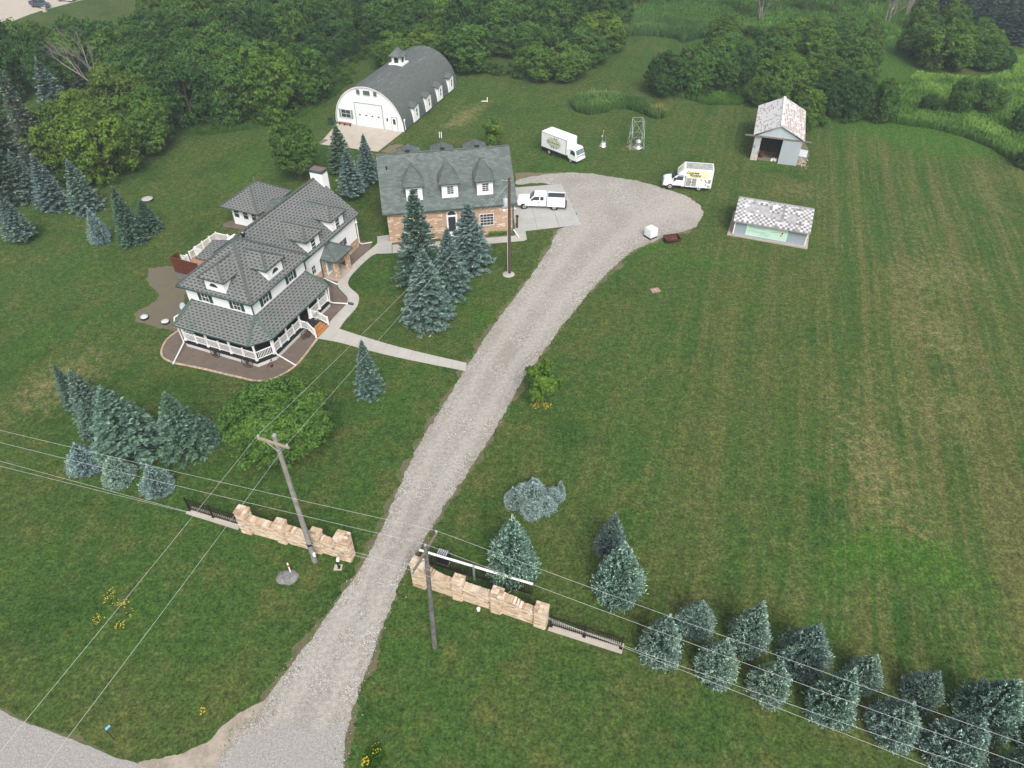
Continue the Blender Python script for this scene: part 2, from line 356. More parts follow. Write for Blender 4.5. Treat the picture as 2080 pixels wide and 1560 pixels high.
# gravel
m,nt,b=newmat('crushed limestone gravel'); n=N(nt); p=n.pos(); u=n.attr('across')
big=n.noise(p,.10,5,.6); mid=n.noise(p,.6,6,.7); fine=n.noise(p,3.,5,.8); v1=n.voro(p,15.,'F1','Color'); v2=n.voro(p,15.)
c=n.mix(n.ss(big,.35,.65),(.305,.282,.246),(.36,.347,.322)); c=n.mix(n.math('MULTIPLY',n.ss(mid,.40,.66),.8),c,(.31,.275,.235)); 
wn=n.sep(v1)[0]; loose=n.math('ADD',n.ss(n.noise(p,.30,6,.7),.40,.62),n.ss(u_edge:=n.math('ABSOLUTE',u),.5,.9,0,.35))
c=n.mix(n.math('MULTIPLY',n.math('GREATER_THAN',wn,.70),n.math('MULTIPLY',loose,.75),clamp=True),c,(.56,.55,.53)); c=n.mix(n.math('MULTIPLY',n.math('LESS_THAN',wn,.22),n.math('MULTIPLY',loose,.6),clamp=True),c,(.20,.18,.155))
tr=n.math('ABSOLUTE',n.math('SUBTRACT',n.math('ABSOLUTE',u),.45)); c=n.mix(n.math('MULTIPLY',n.ss(n.math('ADD',tr,n.math('MULTIPLY',n.math('SUBTRACT',mid,.5),.5)),.05,.30,1,0),.7),c,(.42,.385,.345))
c=n.mix(n.math('MULTIPLY',n.ss(n.math('ADD',u_edge,n.math('MULTIPLY',n.math('SUBTRACT',mid,.5),1.1)),.78,1.15),.75),c,(.24,.20,.145))
c=n.mix(n.ss(fine,.3,.7),n.mix(1.0,c,(.74,.74,.74),'MULTIPLY'),n.mix(1.0,c,(1.14,1.14,1.14),'MULTIPLY'))
n.lk(c,b.inputs['Base Color']); b.inputs['Roughness'].default_value=.95; n.lk(n.bump(n.math('ADD',n.math('MULTIPLY',v2,-1.),fine),.8,.06),b.inputs['Normal']); M['gravel']=m
m,nt,b=newmat('worn grey asphalt'); n=N(nt); p=n.pos(); f=n.noise(p,9.,4,.9); g=n.noise(p,.5,5,.6); cr=n.voro(n.mapping(p,0,(1,1,1)),.35,'DISTANCE_TO_EDGE')
c=n.mix(n.ss(f,.38,.62),(.20,.19,.178),(.37,.352,.325)); c=n.mix(n.ss(g,.4,.7,0,.5),c,(.29,.28,.27)); 
n.lk(c,b.inputs['Base Color']); b.inputs['Roughness'].default_value=.9; n.lk(n.bump(f,.5,.02),b.inputs['Normal']); M['asphalt']=m
# foliage
def leafmat(name,dark,light,tip=None,trans=.25,rough=.6):
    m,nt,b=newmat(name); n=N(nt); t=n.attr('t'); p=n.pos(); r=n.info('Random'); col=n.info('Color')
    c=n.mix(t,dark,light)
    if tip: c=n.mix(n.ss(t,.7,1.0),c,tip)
    c=n.mix(1.0,c,col,'MULTIPLY')
    c=n.mix(n.ss(n.noise(p,.35,3),.4,.7,0,.3),c,n.mix(1.0,c,(1.25,1.15,.7),'MULTIPLY'))
    n.lk(c,b.inputs['Base Color']); b.inputs['Roughness'].default_value=rough; b.inputs['Specular IOR Level'].default_value=.18
    if trans:
        tr=n.node('ShaderNodeBsdfTranslucent'); n.lk(n.mix(1.0,c,(1.3,1.4,.6),'MULTIPLY'),tr.inputs[0]); mx=n.node('ShaderNodeMixShader'); mx.inputs[0].default_value=trans
        out=[x for x in nt.nodes if x.type=='OUTPUT_MATERIAL'][0]; n.lk(b.outputs[0],mx.inputs[1]); n.lk(tr.outputs[0],mx.inputs[2]); n.lk(mx.outputs[0],out.inputs[0])
    return m
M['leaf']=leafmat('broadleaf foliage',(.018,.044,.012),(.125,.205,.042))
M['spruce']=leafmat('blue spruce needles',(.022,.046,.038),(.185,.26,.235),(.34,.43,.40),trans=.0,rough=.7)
M['reed']=leafmat('tall green reeds',(.05,.10,.03),(.15,.24,.07),(.27,.29,.13),trans=.2)
M['flower']=simple('yellow petals',(.60,.46,.02),.6,.1,5)
# ================================================ GROUND
def spots(pts,P):
    out=np.zeros(len(P))
    for x,y,rx,ry,s in pts:
        g=G(x,y); k=mpp(x,y); sy=k/ max(.15,math.sin(math.atan2(CAM_H,math.hypot(g.x,g.y))))
        dx=(P[:,0]-g.x)/(rx*k); dy=(P[:,1]-g.y)/(ry*sy)
        out+=s*np.exp(-(dx*dx+dy*dy))
    return out
DRY=[(985,212,12,8,.9),(965,224,14,9,.9),(942,238,15,10,.9),(918,254,14,9,.8),(897,270,12,8,.7),(1240,262,40,8,.4),(470,330,60,10,.4),(420,360,60,8,.3),(1988,350,9,30,.7),(2008,400,8,30,.7),(2030,450,8,30,.7),(2052,510,8,30,.6),(2070,570,8,30,.6),(1975,320,10,14,.6),(860,1240,50,60,.25),(1000,1480,90,40,.35),(1120,1330,60,40,.3),(150,760,90,60,.75),(60,820,80,50,.5),(1320,740,60,60,.35),(1860,560,60,40,.6),(1930,690,60,60,.55),(1850,650,50,60,.4),(1800,920,60,110,.6),(1760,1000,60,90,.4),(1920,860,70,70,.45),(1900,1120,70,70,.4),
 (1440,940,70,50,.3),(960,1350,60,40,.4),(1150,1420,90,60,.4),(1250,1340,60,30,.6),(520,1170,90,50,.3),(330,1180,60,40,.35),(880,560,40,20,.5),(740,740,40,20,.45),(1010,560,40,15,.5),(900,190,60,20,.4),(930,235,50,30,.55),
 (1290,150,60,25,.35),(1250,180,60,10,.4),(1600,380,60,20,.65),(1650,395,30,15,.5),(1800,320,40,12,.4),(1560,760,50,60,.3),(400,790,60,20,.3),(250,640,90,60,.25),(760,600,40,30,.3),(620,1060,40,25,.35),(1340,430,60,30,.2),
 (620,740,60,15,.3),(50,1330,70,40,.4),(1560,1250,50,40,.3),(1800,1420,60,30,.4),(1650,1230,50,30,.35),(1380,1500,80,40,.4),(1700,1560,80,40,.4),(1100,870,30,15,.6),(1780,760,50,50,.35),(1690,800,30,160,.35),(1700,1050,25,120,.35),
 (400,300,60,20,.4),(340,460,40,20,.3),(140,470,40,20,.3),(1200,260,30,20,.4),(1130,240,40,10,.3),(1300,330,80,12,.2),(1870,480,60,80,.35),(1960,820,60,60,.3),(700,1240,40,60,.3),(1980,560,60,40,.35),(870,340,50,8,.5),(1500,1000,60,60,.2)]
LUSH=[(1780,1110,110,50,.9),(1700,1200,90,40,.6),(1940,1160,80,50,.7),(250,1290,120,80,.5),(540,1460,110,60,.6),(60,1150,80,70,.5),(1450,530,120,30,.6),(1330,600,60,30,.5),(1570,330,60,15,.7),(1190,345,60,12,.5),(1130,330,60,12,.5),
 (860,1420,60,90,.6),(800,1290,40,60,.7),(950,1130,30,60,.7),(1000,1000,60,50,.5),(650,570,80,60,.1),(780,560,40,20,.6),(1000,650,60,30,.6),(800,820,80,60,.5),(500,350,90,50,.5),(620,440,90,50,.4),(1000,300,80,15,.5),(1100,300,50,10,.5),
 (60,700,70,50,.6),(350,560,40,20,.5),(180,560,90,40,.4),(480,1060,120,40,.4),(700,1040,60,60,.5),(1060,720,60,40,.4),(1540,620,50,50,.4),(1760,420,50,80,.4),(1650,480,20,80,.5),(1760,330,60,30,.3),(1950,400,60,60,.2),(1500,180,60,20,.6),
 (1900,250,200,50,1.2),(1500,60,150,50,1.),(1750,120,150,80,1.),(650,290,40,30,.4),(830,290,60,15,.4),(760,190,60,40,.5),(1320,500,40,15,.9),(1700,1300,60,40,.3),(1100,620,40,40,.4)]
xs=np.concatenate([np.linspace(-440,-130,16),np.arange(-125,126,2.5),np.linspace(130,440,16)])
ys=np.concatenate([np.linspace(-200,0,8),np.arange(4,215,2.5),np.linspace(220,640,20)])
X,Y=np.meshgrid(xs,ys); P=np.stack([X.ravel(),Y.ravel()],1); nx=len(xs)
gm=bpy.data.meshes.new('ground'); fs=[(j*nx+i,j*nx+i+1,(j+1)*nx+i+1,(j+1)*nx+i) for j in range(len(ys)-1) for i in range(nx-1)]
gm.from_pydata([(x,y,0.) for x,y in P],[],fs); gm.materials.append(M['lawn'])
dry=spots(DRY,P)*.78; lush=spots(LUSH,P)
g0=G(1655,1100); sa,ca=math.sin(rad(72)),math.cos(rad(72)); acr=(P[:,0]-g0.x)*sa-(P[:,1]-g0.y)*ca
stripe=1/(1+np.exp(-acr/.5)); stripe=np.where(P[:,1]>112,stripe*.3,stripe); g1=G(1180,900); acr1=(P[:,0]-g1.x)*sa-(P[:,1]-g1.y)*ca; stripe=np.maximum(stripe,.5/(1+np.exp(-acr1/1.))); stripe=np.maximum(stripe,.22)
q0=G(700,1110); q1=G(1990,1520); sd_=(P[:,0]-q0.x)*(-(q1.y-q0.y))+(P[:,1]-q0.y)*(q1.x-q0.x); stripe*=1/(1+np.exp(-sd_/(q1-q0).length/1.)); stripe=np.maximum(stripe,.08)
dry=dry+.16*stripe*(P[:,1]<95)
for nme,arr in (('dry',dry),('lush',lush),('stripe',stripe)):
    a=gm.attributes.new(nme,'FLOAT','POINT'); a.data.foreach_set('value',arr.astype(np.float32))
ground=bpy.data.objects.new('ground',gm); link(ground); tag(ground,kind='structure')

def vnoise(x,seed=0):
    i=math.floor(x); f=x-i; f=f*f*(3-2*f)
    h=lambda k:(math.sin((k+seed*57.3)*127.1)*43758.5453)%1
    return h(i)*(1-f)+h(i+1)*f
def fbm(x,seed=0,o=4):
    s=0;a=1;t=0
    for k in range(o): s+=a*(vnoise(x*2**k,seed+k)-.5); t+=a; a*=.6
    return s/t*2
def smooth(pts,n=2):
    pts=[Vector(p) for p in pts]
    for _ in range(n):
        q=[pts[0]]
        for a,b in zip(pts,pts[1:]): q+=[a*.75+b*.25,a*.25+b*.75]
        q.append(pts[-1]); pts=q
    return pts
def resample(pts,step):
    out=[pts[0].copy()]
    for a,b in zip(pts,pts[1:]):
        d=(b-a).length
        if d<1e-6: continue
        k=max(1,int(d/step))
        for i in range(1,k+1): out.append(a.lerp(b,i/k))
    return out
def ragged(pts,step,amp,off=0.,seed=0,freq=.7,side=1):
    """outline in plan -> the same line, irregular, pushed out by off"""
    r=resample(pts,step); out=[]; L=0
    for i,p in enumerate(r):
        a=r[max(0,i-1)]; b=r[min(len(r)-1,i+1)]; d=(b-a)
        if d.length<1e-6: out.append(p); continue
        if i: L+=(p-r[i-1]).length
        n=Vector((d.y,-d.x,0)).normalized()*side
        out.append(p+n*(off+amp*fbm(L*freq,seed,5)))
    return out
def sheet(name,outline,z,mat,parent=None,attr=None):
    me=bpy.data.meshes.new(name); vs=[(p.x,p.y,z) for p in outline]
    tr=tessellate_polygon([[Vector(v) for v in vs]]); me.from_pydata(vs,[],[tuple(t) for t in tr]); me.materials.append(mat)
    bm=bmesh.new(); bm.from_mesh(me)
    for f in bm.faces:
        if f.normal.z<0: f.normal_flip()
    bm.to_mesh(me); bm.free()
    o=bpy.data.objects.new(name,me); link(o,parent); return o
GP=lambda L:[G(*p) for p in L]
DL=[(455,1600),(435,1560),(470,1500),(520,1452),(545,1420),(577,1367),(598,1340),(613,1322),(657,1266),(698,1206),(744,1132),(777,1072),(800,1015),(816,980),(835,935),(856,893),(882,853),(915,800),(952,738),(990,680),(1030,625),(1071,572),(1100,530),(1119,500),(1133,466)]
DT=[(1150,461),(1181,456.5),(1168,430),(1152,400),(1141,377),(1090,371),(1050,376),(1046,366),(1075,359),(1112,354),(1160,351),(1200,352),(1250,360),(1290,366),(1330,376),(1350,384),(1385,394),(1412,408),(1428,425),(1427,445),(1412,460)]
DR=[(1395,470),(1362,476),(1340,486),(1312,497),(1288,508),(1270,522),(1240,548),(1200,590),(1175,620),(1151,650),(1120,692),(1092,731),(1060,772),(1045,805),(1028,836),(1000,882),(965,935),(934,982),(905,1025),(883,1061),(862,1100),(840,1133),(823,1160),(804,1201),(786,1250),(766,1300),(742,1369),(715,1446),(700,1496),(697,1560),(695,1600)]
dl=smooth(GP(DL)); dt=smooth(GP(DT),1); dr=smooth(GP(DR))
gout=ragged(dl,.08,.21,0,1,1.5,-1)+ragged(dt,.1,.35,0,2,1.1)+ragged(dr,.08,.21,0,3,1.5,-1)
# dirt verge, wider and more ragged
vout=ragged(dl,.10,.9,.30,11,.8,-1)+ragged(GP([(1133,466)]+DT[1:]),.15,.3,.1,12)+ragged(dr,.10,.9,.25,13,.8,-1)
verge=sheet('dirt_verge',vout,.004,M['verge']); tag(verge,kind='structure')
# gravel drive as a ribbon with an 'across' attribute + yard
def ribbon_attr(o,L,R):
    me=o.data; a=me.attributes.new('across','FLOAT','POINT'); Ls=np.array([[p.x,p.y] for p in resample(L,1.)]); Rs=np.array([[p.x,p.y] for p in resample(R,1.)])
    co=np.array([v.co[:2] for v in me.vertices]); 
    d1=np.sqrt(((co[:,None]-Ls[None])**2).sum(2)).min(1); d2=np.sqrt(((co[:,None]-Rs[None])**2).sum(2)).min(1)
    a.data.foreach_set('value',((d1-d2)/(d1+d2+.01)).astype(np.float32))
def grid_fill(name,outline,z,mat,step=.6):
    """sheet with interior vertices so that attributes can vary inside"""
    me=bpy.data.meshes.new(name); o=sheet(name,outline,z,mat); bm=bmesh.new(); bm.from_mesh(o.data)
    xs=[v.co.x for v in bm.verts]; ys=[v.co.y for v in bm.verts]
    for ax,lo,hi in ((0,min(xs),max(xs)),(1,min(ys),max(ys))):
        k=lo+step
        while k<hi:
            nrm=Vector((1,0,0)) if ax==0 else Vector((0,1,0)); co=nrm*k
            bmesh.ops.bisect_plane(bm,geom=bm.verts[:]+bm.edges[:]+bm.faces[:],plane_co=co,plane_no=nrm); k+=step
    bm.to_mesh(o.data); bm.free(); return o
drive=grid_fill('gravel_driveway',gout,.010,M['gravel'],1.6); tag(drive,kind='structure')
ribbon_attr(drive,dl,list(reversed(dr)))
# county road and its sandy shoulder
ROAD=[(-900,1130),(-300,1320),(0,1443),(50,1466),(135,1497),(185,1516),(231,1539),(269,1551),(330,1590),(900,1790),(2600,2300)]
rt=GP(ROAD[:0])+[G(*p) for p in ROAD[2:9]]
d0=(rt[3]-rt[0]).normalized(); pn=Vector((d0.y,-d0.x,0))
if pn.y>0: pn=-pn
a0=rt[0]-d0*160; 
edge=[a0]+rt[:6]+[rt[5]+d0*200]
rag=ragged(edge,.2,.16,0,21,.6,-1)
road=sheet('road',rag+[edge[-1]+pn*7,edge[0]+pn*7],.016,M['asphalt']); tag(road,kind='structure')
sh=ragged(edge,.2,.4,.12,22,.5,1 if pn.dot(Vector((d0.y,-d0.x,0)))<0 else -1)
shoulder=sheet('road_shoulder',sh+[edge[-1]+pn*2,edge[0]+pn*2],.007,M['verge']); tag(shoulder,kind='structure')
# sandy flare and asphalt apron where the drive meets the road
fl=ragged(GP([(280,1552),(330,1545),(372,1530),(423,1503),(469,1459),(535,1425),(575,1372)]),.15,.3,0,23,.6,1)
flare=sheet('sandy_flare',fl+GP([(640,1420),(600,1620),(380,1700)]),.0075,mulch('pale sand',(.46,.40,.32),(.38,.33,.27))); tag(flare,kind='structure')
ap=ragged(GP([(400,1620),(450,1556),(490,1516),(530,1480),(575,1462),(640,1470),(708,1478)]),.12,.9,0,24,.6,1)
aps=sheet('drive_apron',ap+GP([(702,1490),(697,1560),(696,1640)]),.0128,M['asphalt']); tag(aps,kind='structure')
# barn-side track of tan dirt, bare patches
def patch(name,pts,mat,z,seed,amp=.4,step=.2,sm=1,kind='structure'):
    q=[G(*p) for p in pts]; q=smooth(q+[q[0]],sm)
    ar=sum(q[i].x*q[(i+1)%len(q)].y-q[(i+1)%len(q)].x*q[i].y for i in range(len(q)))
    return tag(sheet(name,ragged(q,step,amp,0,seed,.8,1),z,mat),kind=kind)
patch('bare_dirt_track',[(1044,352),(1070,350),(1110,352),(1150,350),(1170,360),(1130,366),(1090,371),(1050,375)],M['soil'],.006,31,.3)
patch('bare_dirt',[(300,545),(330,541),(361,541),(384,560),(372,600),(385,640),(372,675),(340,672),(325,668),(300,655),(272,650),(273,636),(300,622),(325,606),(321,590),(298,572)],M['dirt'],.005,32,.45)
patch('bare_sand',[(770,308),(800,292),(826,296),(830,305),(790,312)],M['soil'],.005,33,.3)
# ------------------------------------------------ paths: concrete slabs laid one by one
def path_slabs(name,Lp,Rp,step,mat,z=.06,joint=.02):
    L=smooth(GP(Lp),2); R=smooth(GP(Rp),2)
    def at(P,t):
        ds=[0]
        for a,b in zip(P,P[1:]): ds.append(ds[-1]+(b-a).length)
        x=t*ds[-1]
        for i in range(len(ds)-1):
            if ds[i+1]>=x-1e-9: return P[i].lerp(P[i+1],(x-ds[i])/max(1e-9,ds[i+1]-ds[i]))
        return P[-1]
    tot=(sum((b-a).length for a,b in zip(L,L[1:]))+sum((b-a).length for a,b in zip(R,R[1:])))/2
    n=max(1,round(tot/step)); root=thing(name,None,None); tag(root,kind='structure'); j=joint/tot/1.
    for k in range(n):
        mb=MB(); t0=k/n+j/2; t1=(k+1)/n-j/2; mid=3
        q=[at(R,t0+(t1-t0)*i/mid) for i in range(mid+1)]+[at(L,t1-(t1-t0)*i/mid) for i in range(mid+1)]
        mb.prism([(p.x,p.y) for p in q],0.002,z+random.uniform(-.006,.006)); mb.build('slab',mat,root)
    return root
path_slabs('concrete_path',[(946,754),(860,737),(800,724.6),(740,710),(692,696),(647,688)],[(948,738),(860,718),(800,703),(740,685),(700,672),(666,661)],1.45,M['concrete'])
path_slabs('garden_path',[(646,687),(664,661),(692,631),(705,618),(707.5,607),(703,600),(695,594),(686,583),(685,573),(697,560),(720,535),(745,513),(765,497),(768,493)],
 [(690,667),(700,652),(715,636),(725,625),(730,610),(729,600),(722,594),(709,584),(706,573),(713,560),(734,538),(752,522),(762,516),(771,514)],1.5,M['concrete'],.066)
path_slabs('front_path',[(797,498),(830,496),(880,492),(930,488),(988,484),(1044,479.5)],[(797,514.5),(830,512),(880,507),(930,502),(990,495.5),(1067,489)],1.5,M['concrete'],.062)
# landing between the two houses
mb=MB(); mb.prism([(p.x,p.y) for p in GP([(768,515.5),(796,514.5),(796,477),(766,481)])],.002,.058); lp=mb.build('landing',M['concrete3']); tag(lp,kind='structure')
# garage forecourt (joints between poured slabs)
def court(name,corners,nu,nv,mat,z=.055,gap=.03):
    A,B,C,D=GP(corners); root=thing(name,None,None); tag(root,kind='structure')
    for i in range(nu):
        for k in range(nv):
            f=lambda u,v:(A.lerp(B,u)).lerp(D.lerp(C,u),v)
            gu=gap/(B-A).length/2; gv=gap/(D-A).length/2
            q=[f(i/nu+gu,k/nv+gv),f((i+1)/nu-gu,k/nv+gv),f((i+1)/nu-gu,(k+1)/nv-gv),f(i/nu+gu,(k+1)/nv-gv)]
            MB().prism([(p.x,p.y) for p in q],.002,z+random.uniform(-.004,.004)).build('slab',mat,root)
    return root
court('garage_forecourt',[(1046,472),(1181,456.3),(1140.5,374),(1038,382)],3,4,M['concrete3'])
court('forecourt_step',[(1044,490),(1070.5,487.2),(1067.3,469.5),(1045.5,472.2)],1,1,M['concrete3'],.052)
court('barn_forecourt',[(648.5,293),(767.7,308.5),(821,266.3),(686,250)],3,3,M['concrete2'])
# mulch beds
def bed(name,pts,mat,z,seed,amp=.05): 
    return tag(sheet(name,ragged(smooth([G(*p) for p in pts]+[G(*pts[0])],1),.2,amp,0,seed),z,mat),kind='structure')
BEDF=[(363.5,672),(339.4,688.5),(327,712.6),(330,727.6),(351.5,738),(384.6,744),(426.8,753),(456.9,760.8),(490,768),(517,775),(541,774),(565,766.8),(595.5,748.7),(613.5,730.6),(631.6,706.5),(645,688.5)]
bed('mulch_bed',BEDF+[(640,650),(560,640),(480,640),(400,650)],M['mulch'],.020,41)
bed('garden_bed',[(664,661),(692,631),(704,619),(706.5,607),(702,600),(694,595),(685,584),(684,577),(692,565),(707,548),(640,560),(600,600),(620,640)],M['mulch'],.021,42)
bed('rear_garden_bed',[(706,549),(764,497),(729,488),(700,492),(690,520)],M['mulch'],.022,43)
bed('garage_bed_west',[(796,497.5),(832,495),(880,490),(880,480),(793,488)],M['mulch'],.023,44)
bed('garage_bed_east',[(986,484),(1043,478.5),(1043,470),(985,476)],M['mulch'],.024,45)
bed('summerhouse_bed',[(453.7,461),(453,452),(520,440),(560,470),(505,469)],M['mulch'],.025,46,.1)
# edging pavers round the front bed: every block its own
ed=smooth(GP(BEDF),2); ed=resample(ed,.05); acc=0; edging=thing('bed_edging','curved row of tan paving blocks edging the brown mulch bed below the porch','edging')
pv=[]; 
for k in range(3):
    mb=MB(); mb.box(-.15,.15,-.10,.10,0,.09); o=mb.build('paver',concrete('tan paver %d'%k,[(.48,.36,.26),(.42,.31,.23),(.52,.42,.32)][k])); pv.append(o.data); bpy.data.objects.remove(o)
last=ed[0]; nxt=0.
L=0
for a,b in zip(ed,ed[1:]):
    L+=(b-a).length
    if L>=nxt:
        nxt+=.335; o=bpy.data.objects.new('paver',random.choice(pv)); link(o,edging); o.location=(b.x,b.y,.018); o.rotation_euler=(0,0,math.atan2((b-a).y,(b-a).x)+random.uniform(-.08,.08)); o.scale=(random.uniform(.92,1.02),random.uniform(.9,1.1),random.uniform(.9,1.1))
# loose stones thrown to the edges of the drive
Q=[];T=[]
def pebble(x,y,s,z=.01):
    a=random.uniform(0,PI); h=s*random.uniform(.5,.9); c,d=math.cos(a)*s,math.sin(a)*s
    p=[(x+c,y+d,z),(x-d,y+c,z),(x-c,y-d,z),(x+d,y-c,z)]; t=(x+random.uniform(-.3,.3)*s,y,z+h)
    for i in range(4): Q.append([p[i],p[(i+1)%4],t,t])
peb=[]
for src,side in ((dl,-1),(dr,-1)):
    r=resample(src,.05)
    for i in range(1,len(r)-1):
        if vnoise(i*.02,5)<.25: continue
        d=(r[i+1]-r[i-1]); n_=Vector((d.y,-d.x,0)).normalized()*side
        q=r[i]+n_*random.gauss(-.25,.30); peb.append((q.x,q.y))
for x,y in peb[::1][:9000]: pebble(x,y,random.uniform(.015,.035) if random.random()<.9 else random.uniform(.035,.06),.012)
Qa=np.array(Q); me=bpy.data.meshes.new('scattered_gravel'); 
me=quads('scattered_gravel',Qa,np.zeros(len(Qa)),simple('pale limestone chips',(.50,.49,.46),.9,.2,9))
o=bpy.data.objects.new('scattered_gravel',me); link(o); tag(o,'pale limestone chips scattered along both edges of the gravel driveway','gravel',kind='stuff')
# ================================================ BUILDINGS
Z=Vector((0,0,1))
def window(parent,c,nrm,w,h,cols=2,rows=2,frame=None,pane=None,shut=None,shutw=.40,fw=.055,name='window',lip=.05):
    """c: middle of the opening on the wall plane (local), nrm: outward"""
    frame=frame or M['whitep']; pane=pane or M['glass']; nrm=Vector(nrm).normalized(); r=Z.cross(nrm).normalized(); up=nrm.cross(r); c=Vector(c)
    mb=MB(); o=c-r*(w/2+fw)-up*(h/2+fw)
    W=w+2*fw; H=h+2*fw
    mb.obox(o,r*W,up*fw,nrm*lip); mb.obox(o+up*(H-fw),r*W,up*fw,nrm*lip); mb.obox(o+up*fw,r*fw,up*h,nrm*lip); mb.obox(o+up*fw+r*(W-fw),r*fw,up*h,nrm*lip)
    for i in range(1,cols): mb.obox(o+r*(fw+w*i/cols-.013)+up*fw,r*.026,up*h,nrm*lip*.7)
    for i in range(1,rows): mb.obox(o+r*fw+up*(fw+h*i/rows-.02),r*w,up*.04,nrm*lip*.8)
    f=mb.build(name,frame,parent)
    q=c-r*w/2-up*h/2; k=0
    for i in range(rows):
        for j in range(cols):
            MB().obox(q+r*w*j/cols+up*h*i/rows,r*w/cols,up*h/rows,nrm*.018).build('pane',pane,f)
    if shut:
        for s in (-1,1):
            mb=MB(); a=c+r*s*(w/2+fw+shutw/2+.02)-r*shutw/2-up*(h/2+fw); mb.obox(a,r*shutw,up*H,nrm*.045)
            for i in range(7): mb.obox(a+r*.05+up*(.06+i*(H-.12)/7),r*(shutw-.1),up*.05,nrm*.065)
            mb.build('shutter',shut,parent)
    return f
def dormer(parent,face,wallL,wallR,wz0,wz1,ewL,ewR,ez,eo,peak,ridge,back,axis,roofm,wallm,capm=None):
    """gablet with hipped front. axis: 'v' (faces -v) or 'u' (faces +u). face: coordinate of its wall; eo: of the front eave;
       peak: (coord, z) where the hip ends; ridge z; back: coord where ridge and eaves run into the main roof"""
    def P(a,b,z): return (a,b,z) if axis=='v' else (b,a,z)
    s=-1 if axis=='v' else 1
    mid=(ewL+ewR)/2; be,br=back
    q=lambda a,b,z: Vector((a,b,z)) if axis=='v' else Vector((b,a,z))
    mb=MB(); t=.14
    mb.slab([q(ewL,eo,ez),q(ewR,eo,ez),q(mid,peak,ridge)],t,0,1)
    mb.slab([q(ewL,eo,ez),q(mid,peak,ridge),q(mid,br,ridge),q(ewL,be,ez)],t,0,1)
    mb.slab([q(ewR,eo,ez),q(ewR,be,ez),q(mid,br,ridge),q(mid,peak,ridge)],t,0,1)
    d=mb.build('dormer',[roofm,M['green_trim']],parent)
    mb=MB(); x0,x1=min(face,be),max(face,be)
    if axis=='v': mb.box(wallL,wallR,x0,x1,wz0,wz1)
    else: mb.box(x0,x1,wallL,wallR,wz0,wz1)
    mb.build('dormer_wall',wallm,d)
    caps(d,[(q(*a),q(*b)) for a,b in (((ewL,eo,ez),(mid,peak,ridge)),((ewR,eo,ez),(mid,peak,ridge)),((mid,peak,ridge),(mid,br,ridge)))],.2,.05,capm or M['ridgecap'],lift=.02)
    return d
def gutter(mb,pts,w=.1):
    for a,b in zip(pts,pts[1:]): mb.beam(Vector(a),Vector(b),w,.1)
# ------------------------------------------------ main house (local u right, v back)
HO=(-24.228,52.657,0); HA=rad(-21.8)
house=thing('farmhouse','white farmhouse with grey shingle hip roofs, green trim and a wraparound porch','house',HO,HA)
# walls
mb=MB(); mb.box(-10.4,-2.3,2.7,11.4,.55,5.75); mb.build('wall',M['white'],house)
mb=MB(); mb.prism([(-3.65,11.42),(-3.65,23.5),(-13.3,23.5),(-13.3,11.42)],1.25,4.3); mb.build('wall',M['white'],house)
mb=MB(); mb.prism([(-3.6,11.6),(-3.6,23.55),(-13.35,23.55),(-13.35,11.6)],0,1.25); mb.prism([(-3.62,15.9),(-3.55,15.9),(-3.55,19.2),(-3.62,19.2)],1.25,2.55); mb.build('brick_base',M['brick'],house)
# gable end of the wing (rear) and front
for v in (23.5,11.7):
    mb=MB(); mb.plate([(-3.65,v,4.3),(-13.3,v,4.3),(-8.5,v,7.75)],(0,-1,0),.1); mb.build('gable_wall',M['white'],house)
# porch
fl=[(-9.85,.02),(-1.0,.02),(-.02,1.62),(-.02,11.5),(-2.25,11.5),(-2.25,2.65),(-9.85,2.65)]
mb=MB(); mb.prism(fl,.62,.76); mb.build('porch_floor',M['screen'],house)
mb=MB(); sk=[(-9.85,0),(-1.0,0),(0,1.6),(0,11.5)]
for a,b in zip(sk,sk[1:]):
    A=Vector((*a,0)); B=Vector((*b,0)); d=(B-A); n_=Vector((d.y,-d.x,0)).normalized()
    mb.obox(A-n_*.06,d,n_*.06,Z*.42)
mb.obox((-9.85,0.06,0),(0,2.6,0),(.06,0,0),(0,0,.42)); mb.obox((-2.2,11.44,0),(2.2,0,0),(0,.06,0),(0,0,.42))
mb.build('lattice_skirt',M['lattice'],house)
mb=MB()
for a,b in zip(sk,sk[1:]):
    A=Vector((*a,.42)); B=Vector((*b,.42)); d=(B-A); n_=Vector((d.y,-d.x,0)).normalized(); mb.obox(A+d.normalized()*.005-n_*.05,d*.999,n_*.07,Z*.34)
mb.build('porch_rim',M['screen'],house)
mb=MB(); mb.box(-2.3,-2.26,2.6,11.4,.76,2.8); mb.box(-10.4,-2.26,2.62,2.66,.76,2.8); mb.build('porch_inner_wall',M['porch_shade'],house)  # dark sheets over the white wall, porch shade put into their colour
# porch roof: eave line z 2.9, top z 4.1
ez=2.9; tz=4.12
EF=[(-10.15,-.3),(-1.15,-.3),(.3,1.5),(.3,11.3)]
mb=MB()
mb.slab([(-10.15,-.3,ez),(-1.15,-.3,ez),(-2.3,2.72,tz),(-9.9,2.72,tz)],.13,0,1)
mb.slab([(-1.15,-.3,ez),(.3,1.5,ez),(-2.3,2.72,tz)],.13,0,1)
mb.slab([(.3,1.5,ez),(.3,11.3,ez),(-2.32,11.3,tz),(-2.32,2.72,tz)],.13,0,1)
mb.slab([(-10.15,-.3,ez),(-9.9,2.72,tz),(-10.95,1.5,ez)],.13,0,1)
mb.slab([(-10.95,1.5,ez),(-9.9,2.72,tz),(-10.95,4.2,ez)],.13,0,1)
mb.slab([(.3,11.3,ez),(-.9,12.3,ez),(-2.32,11.3,tz)],.13,0,1)
pr=mb.build('porch_roof',[M['shingle'],M['gutter']],house)
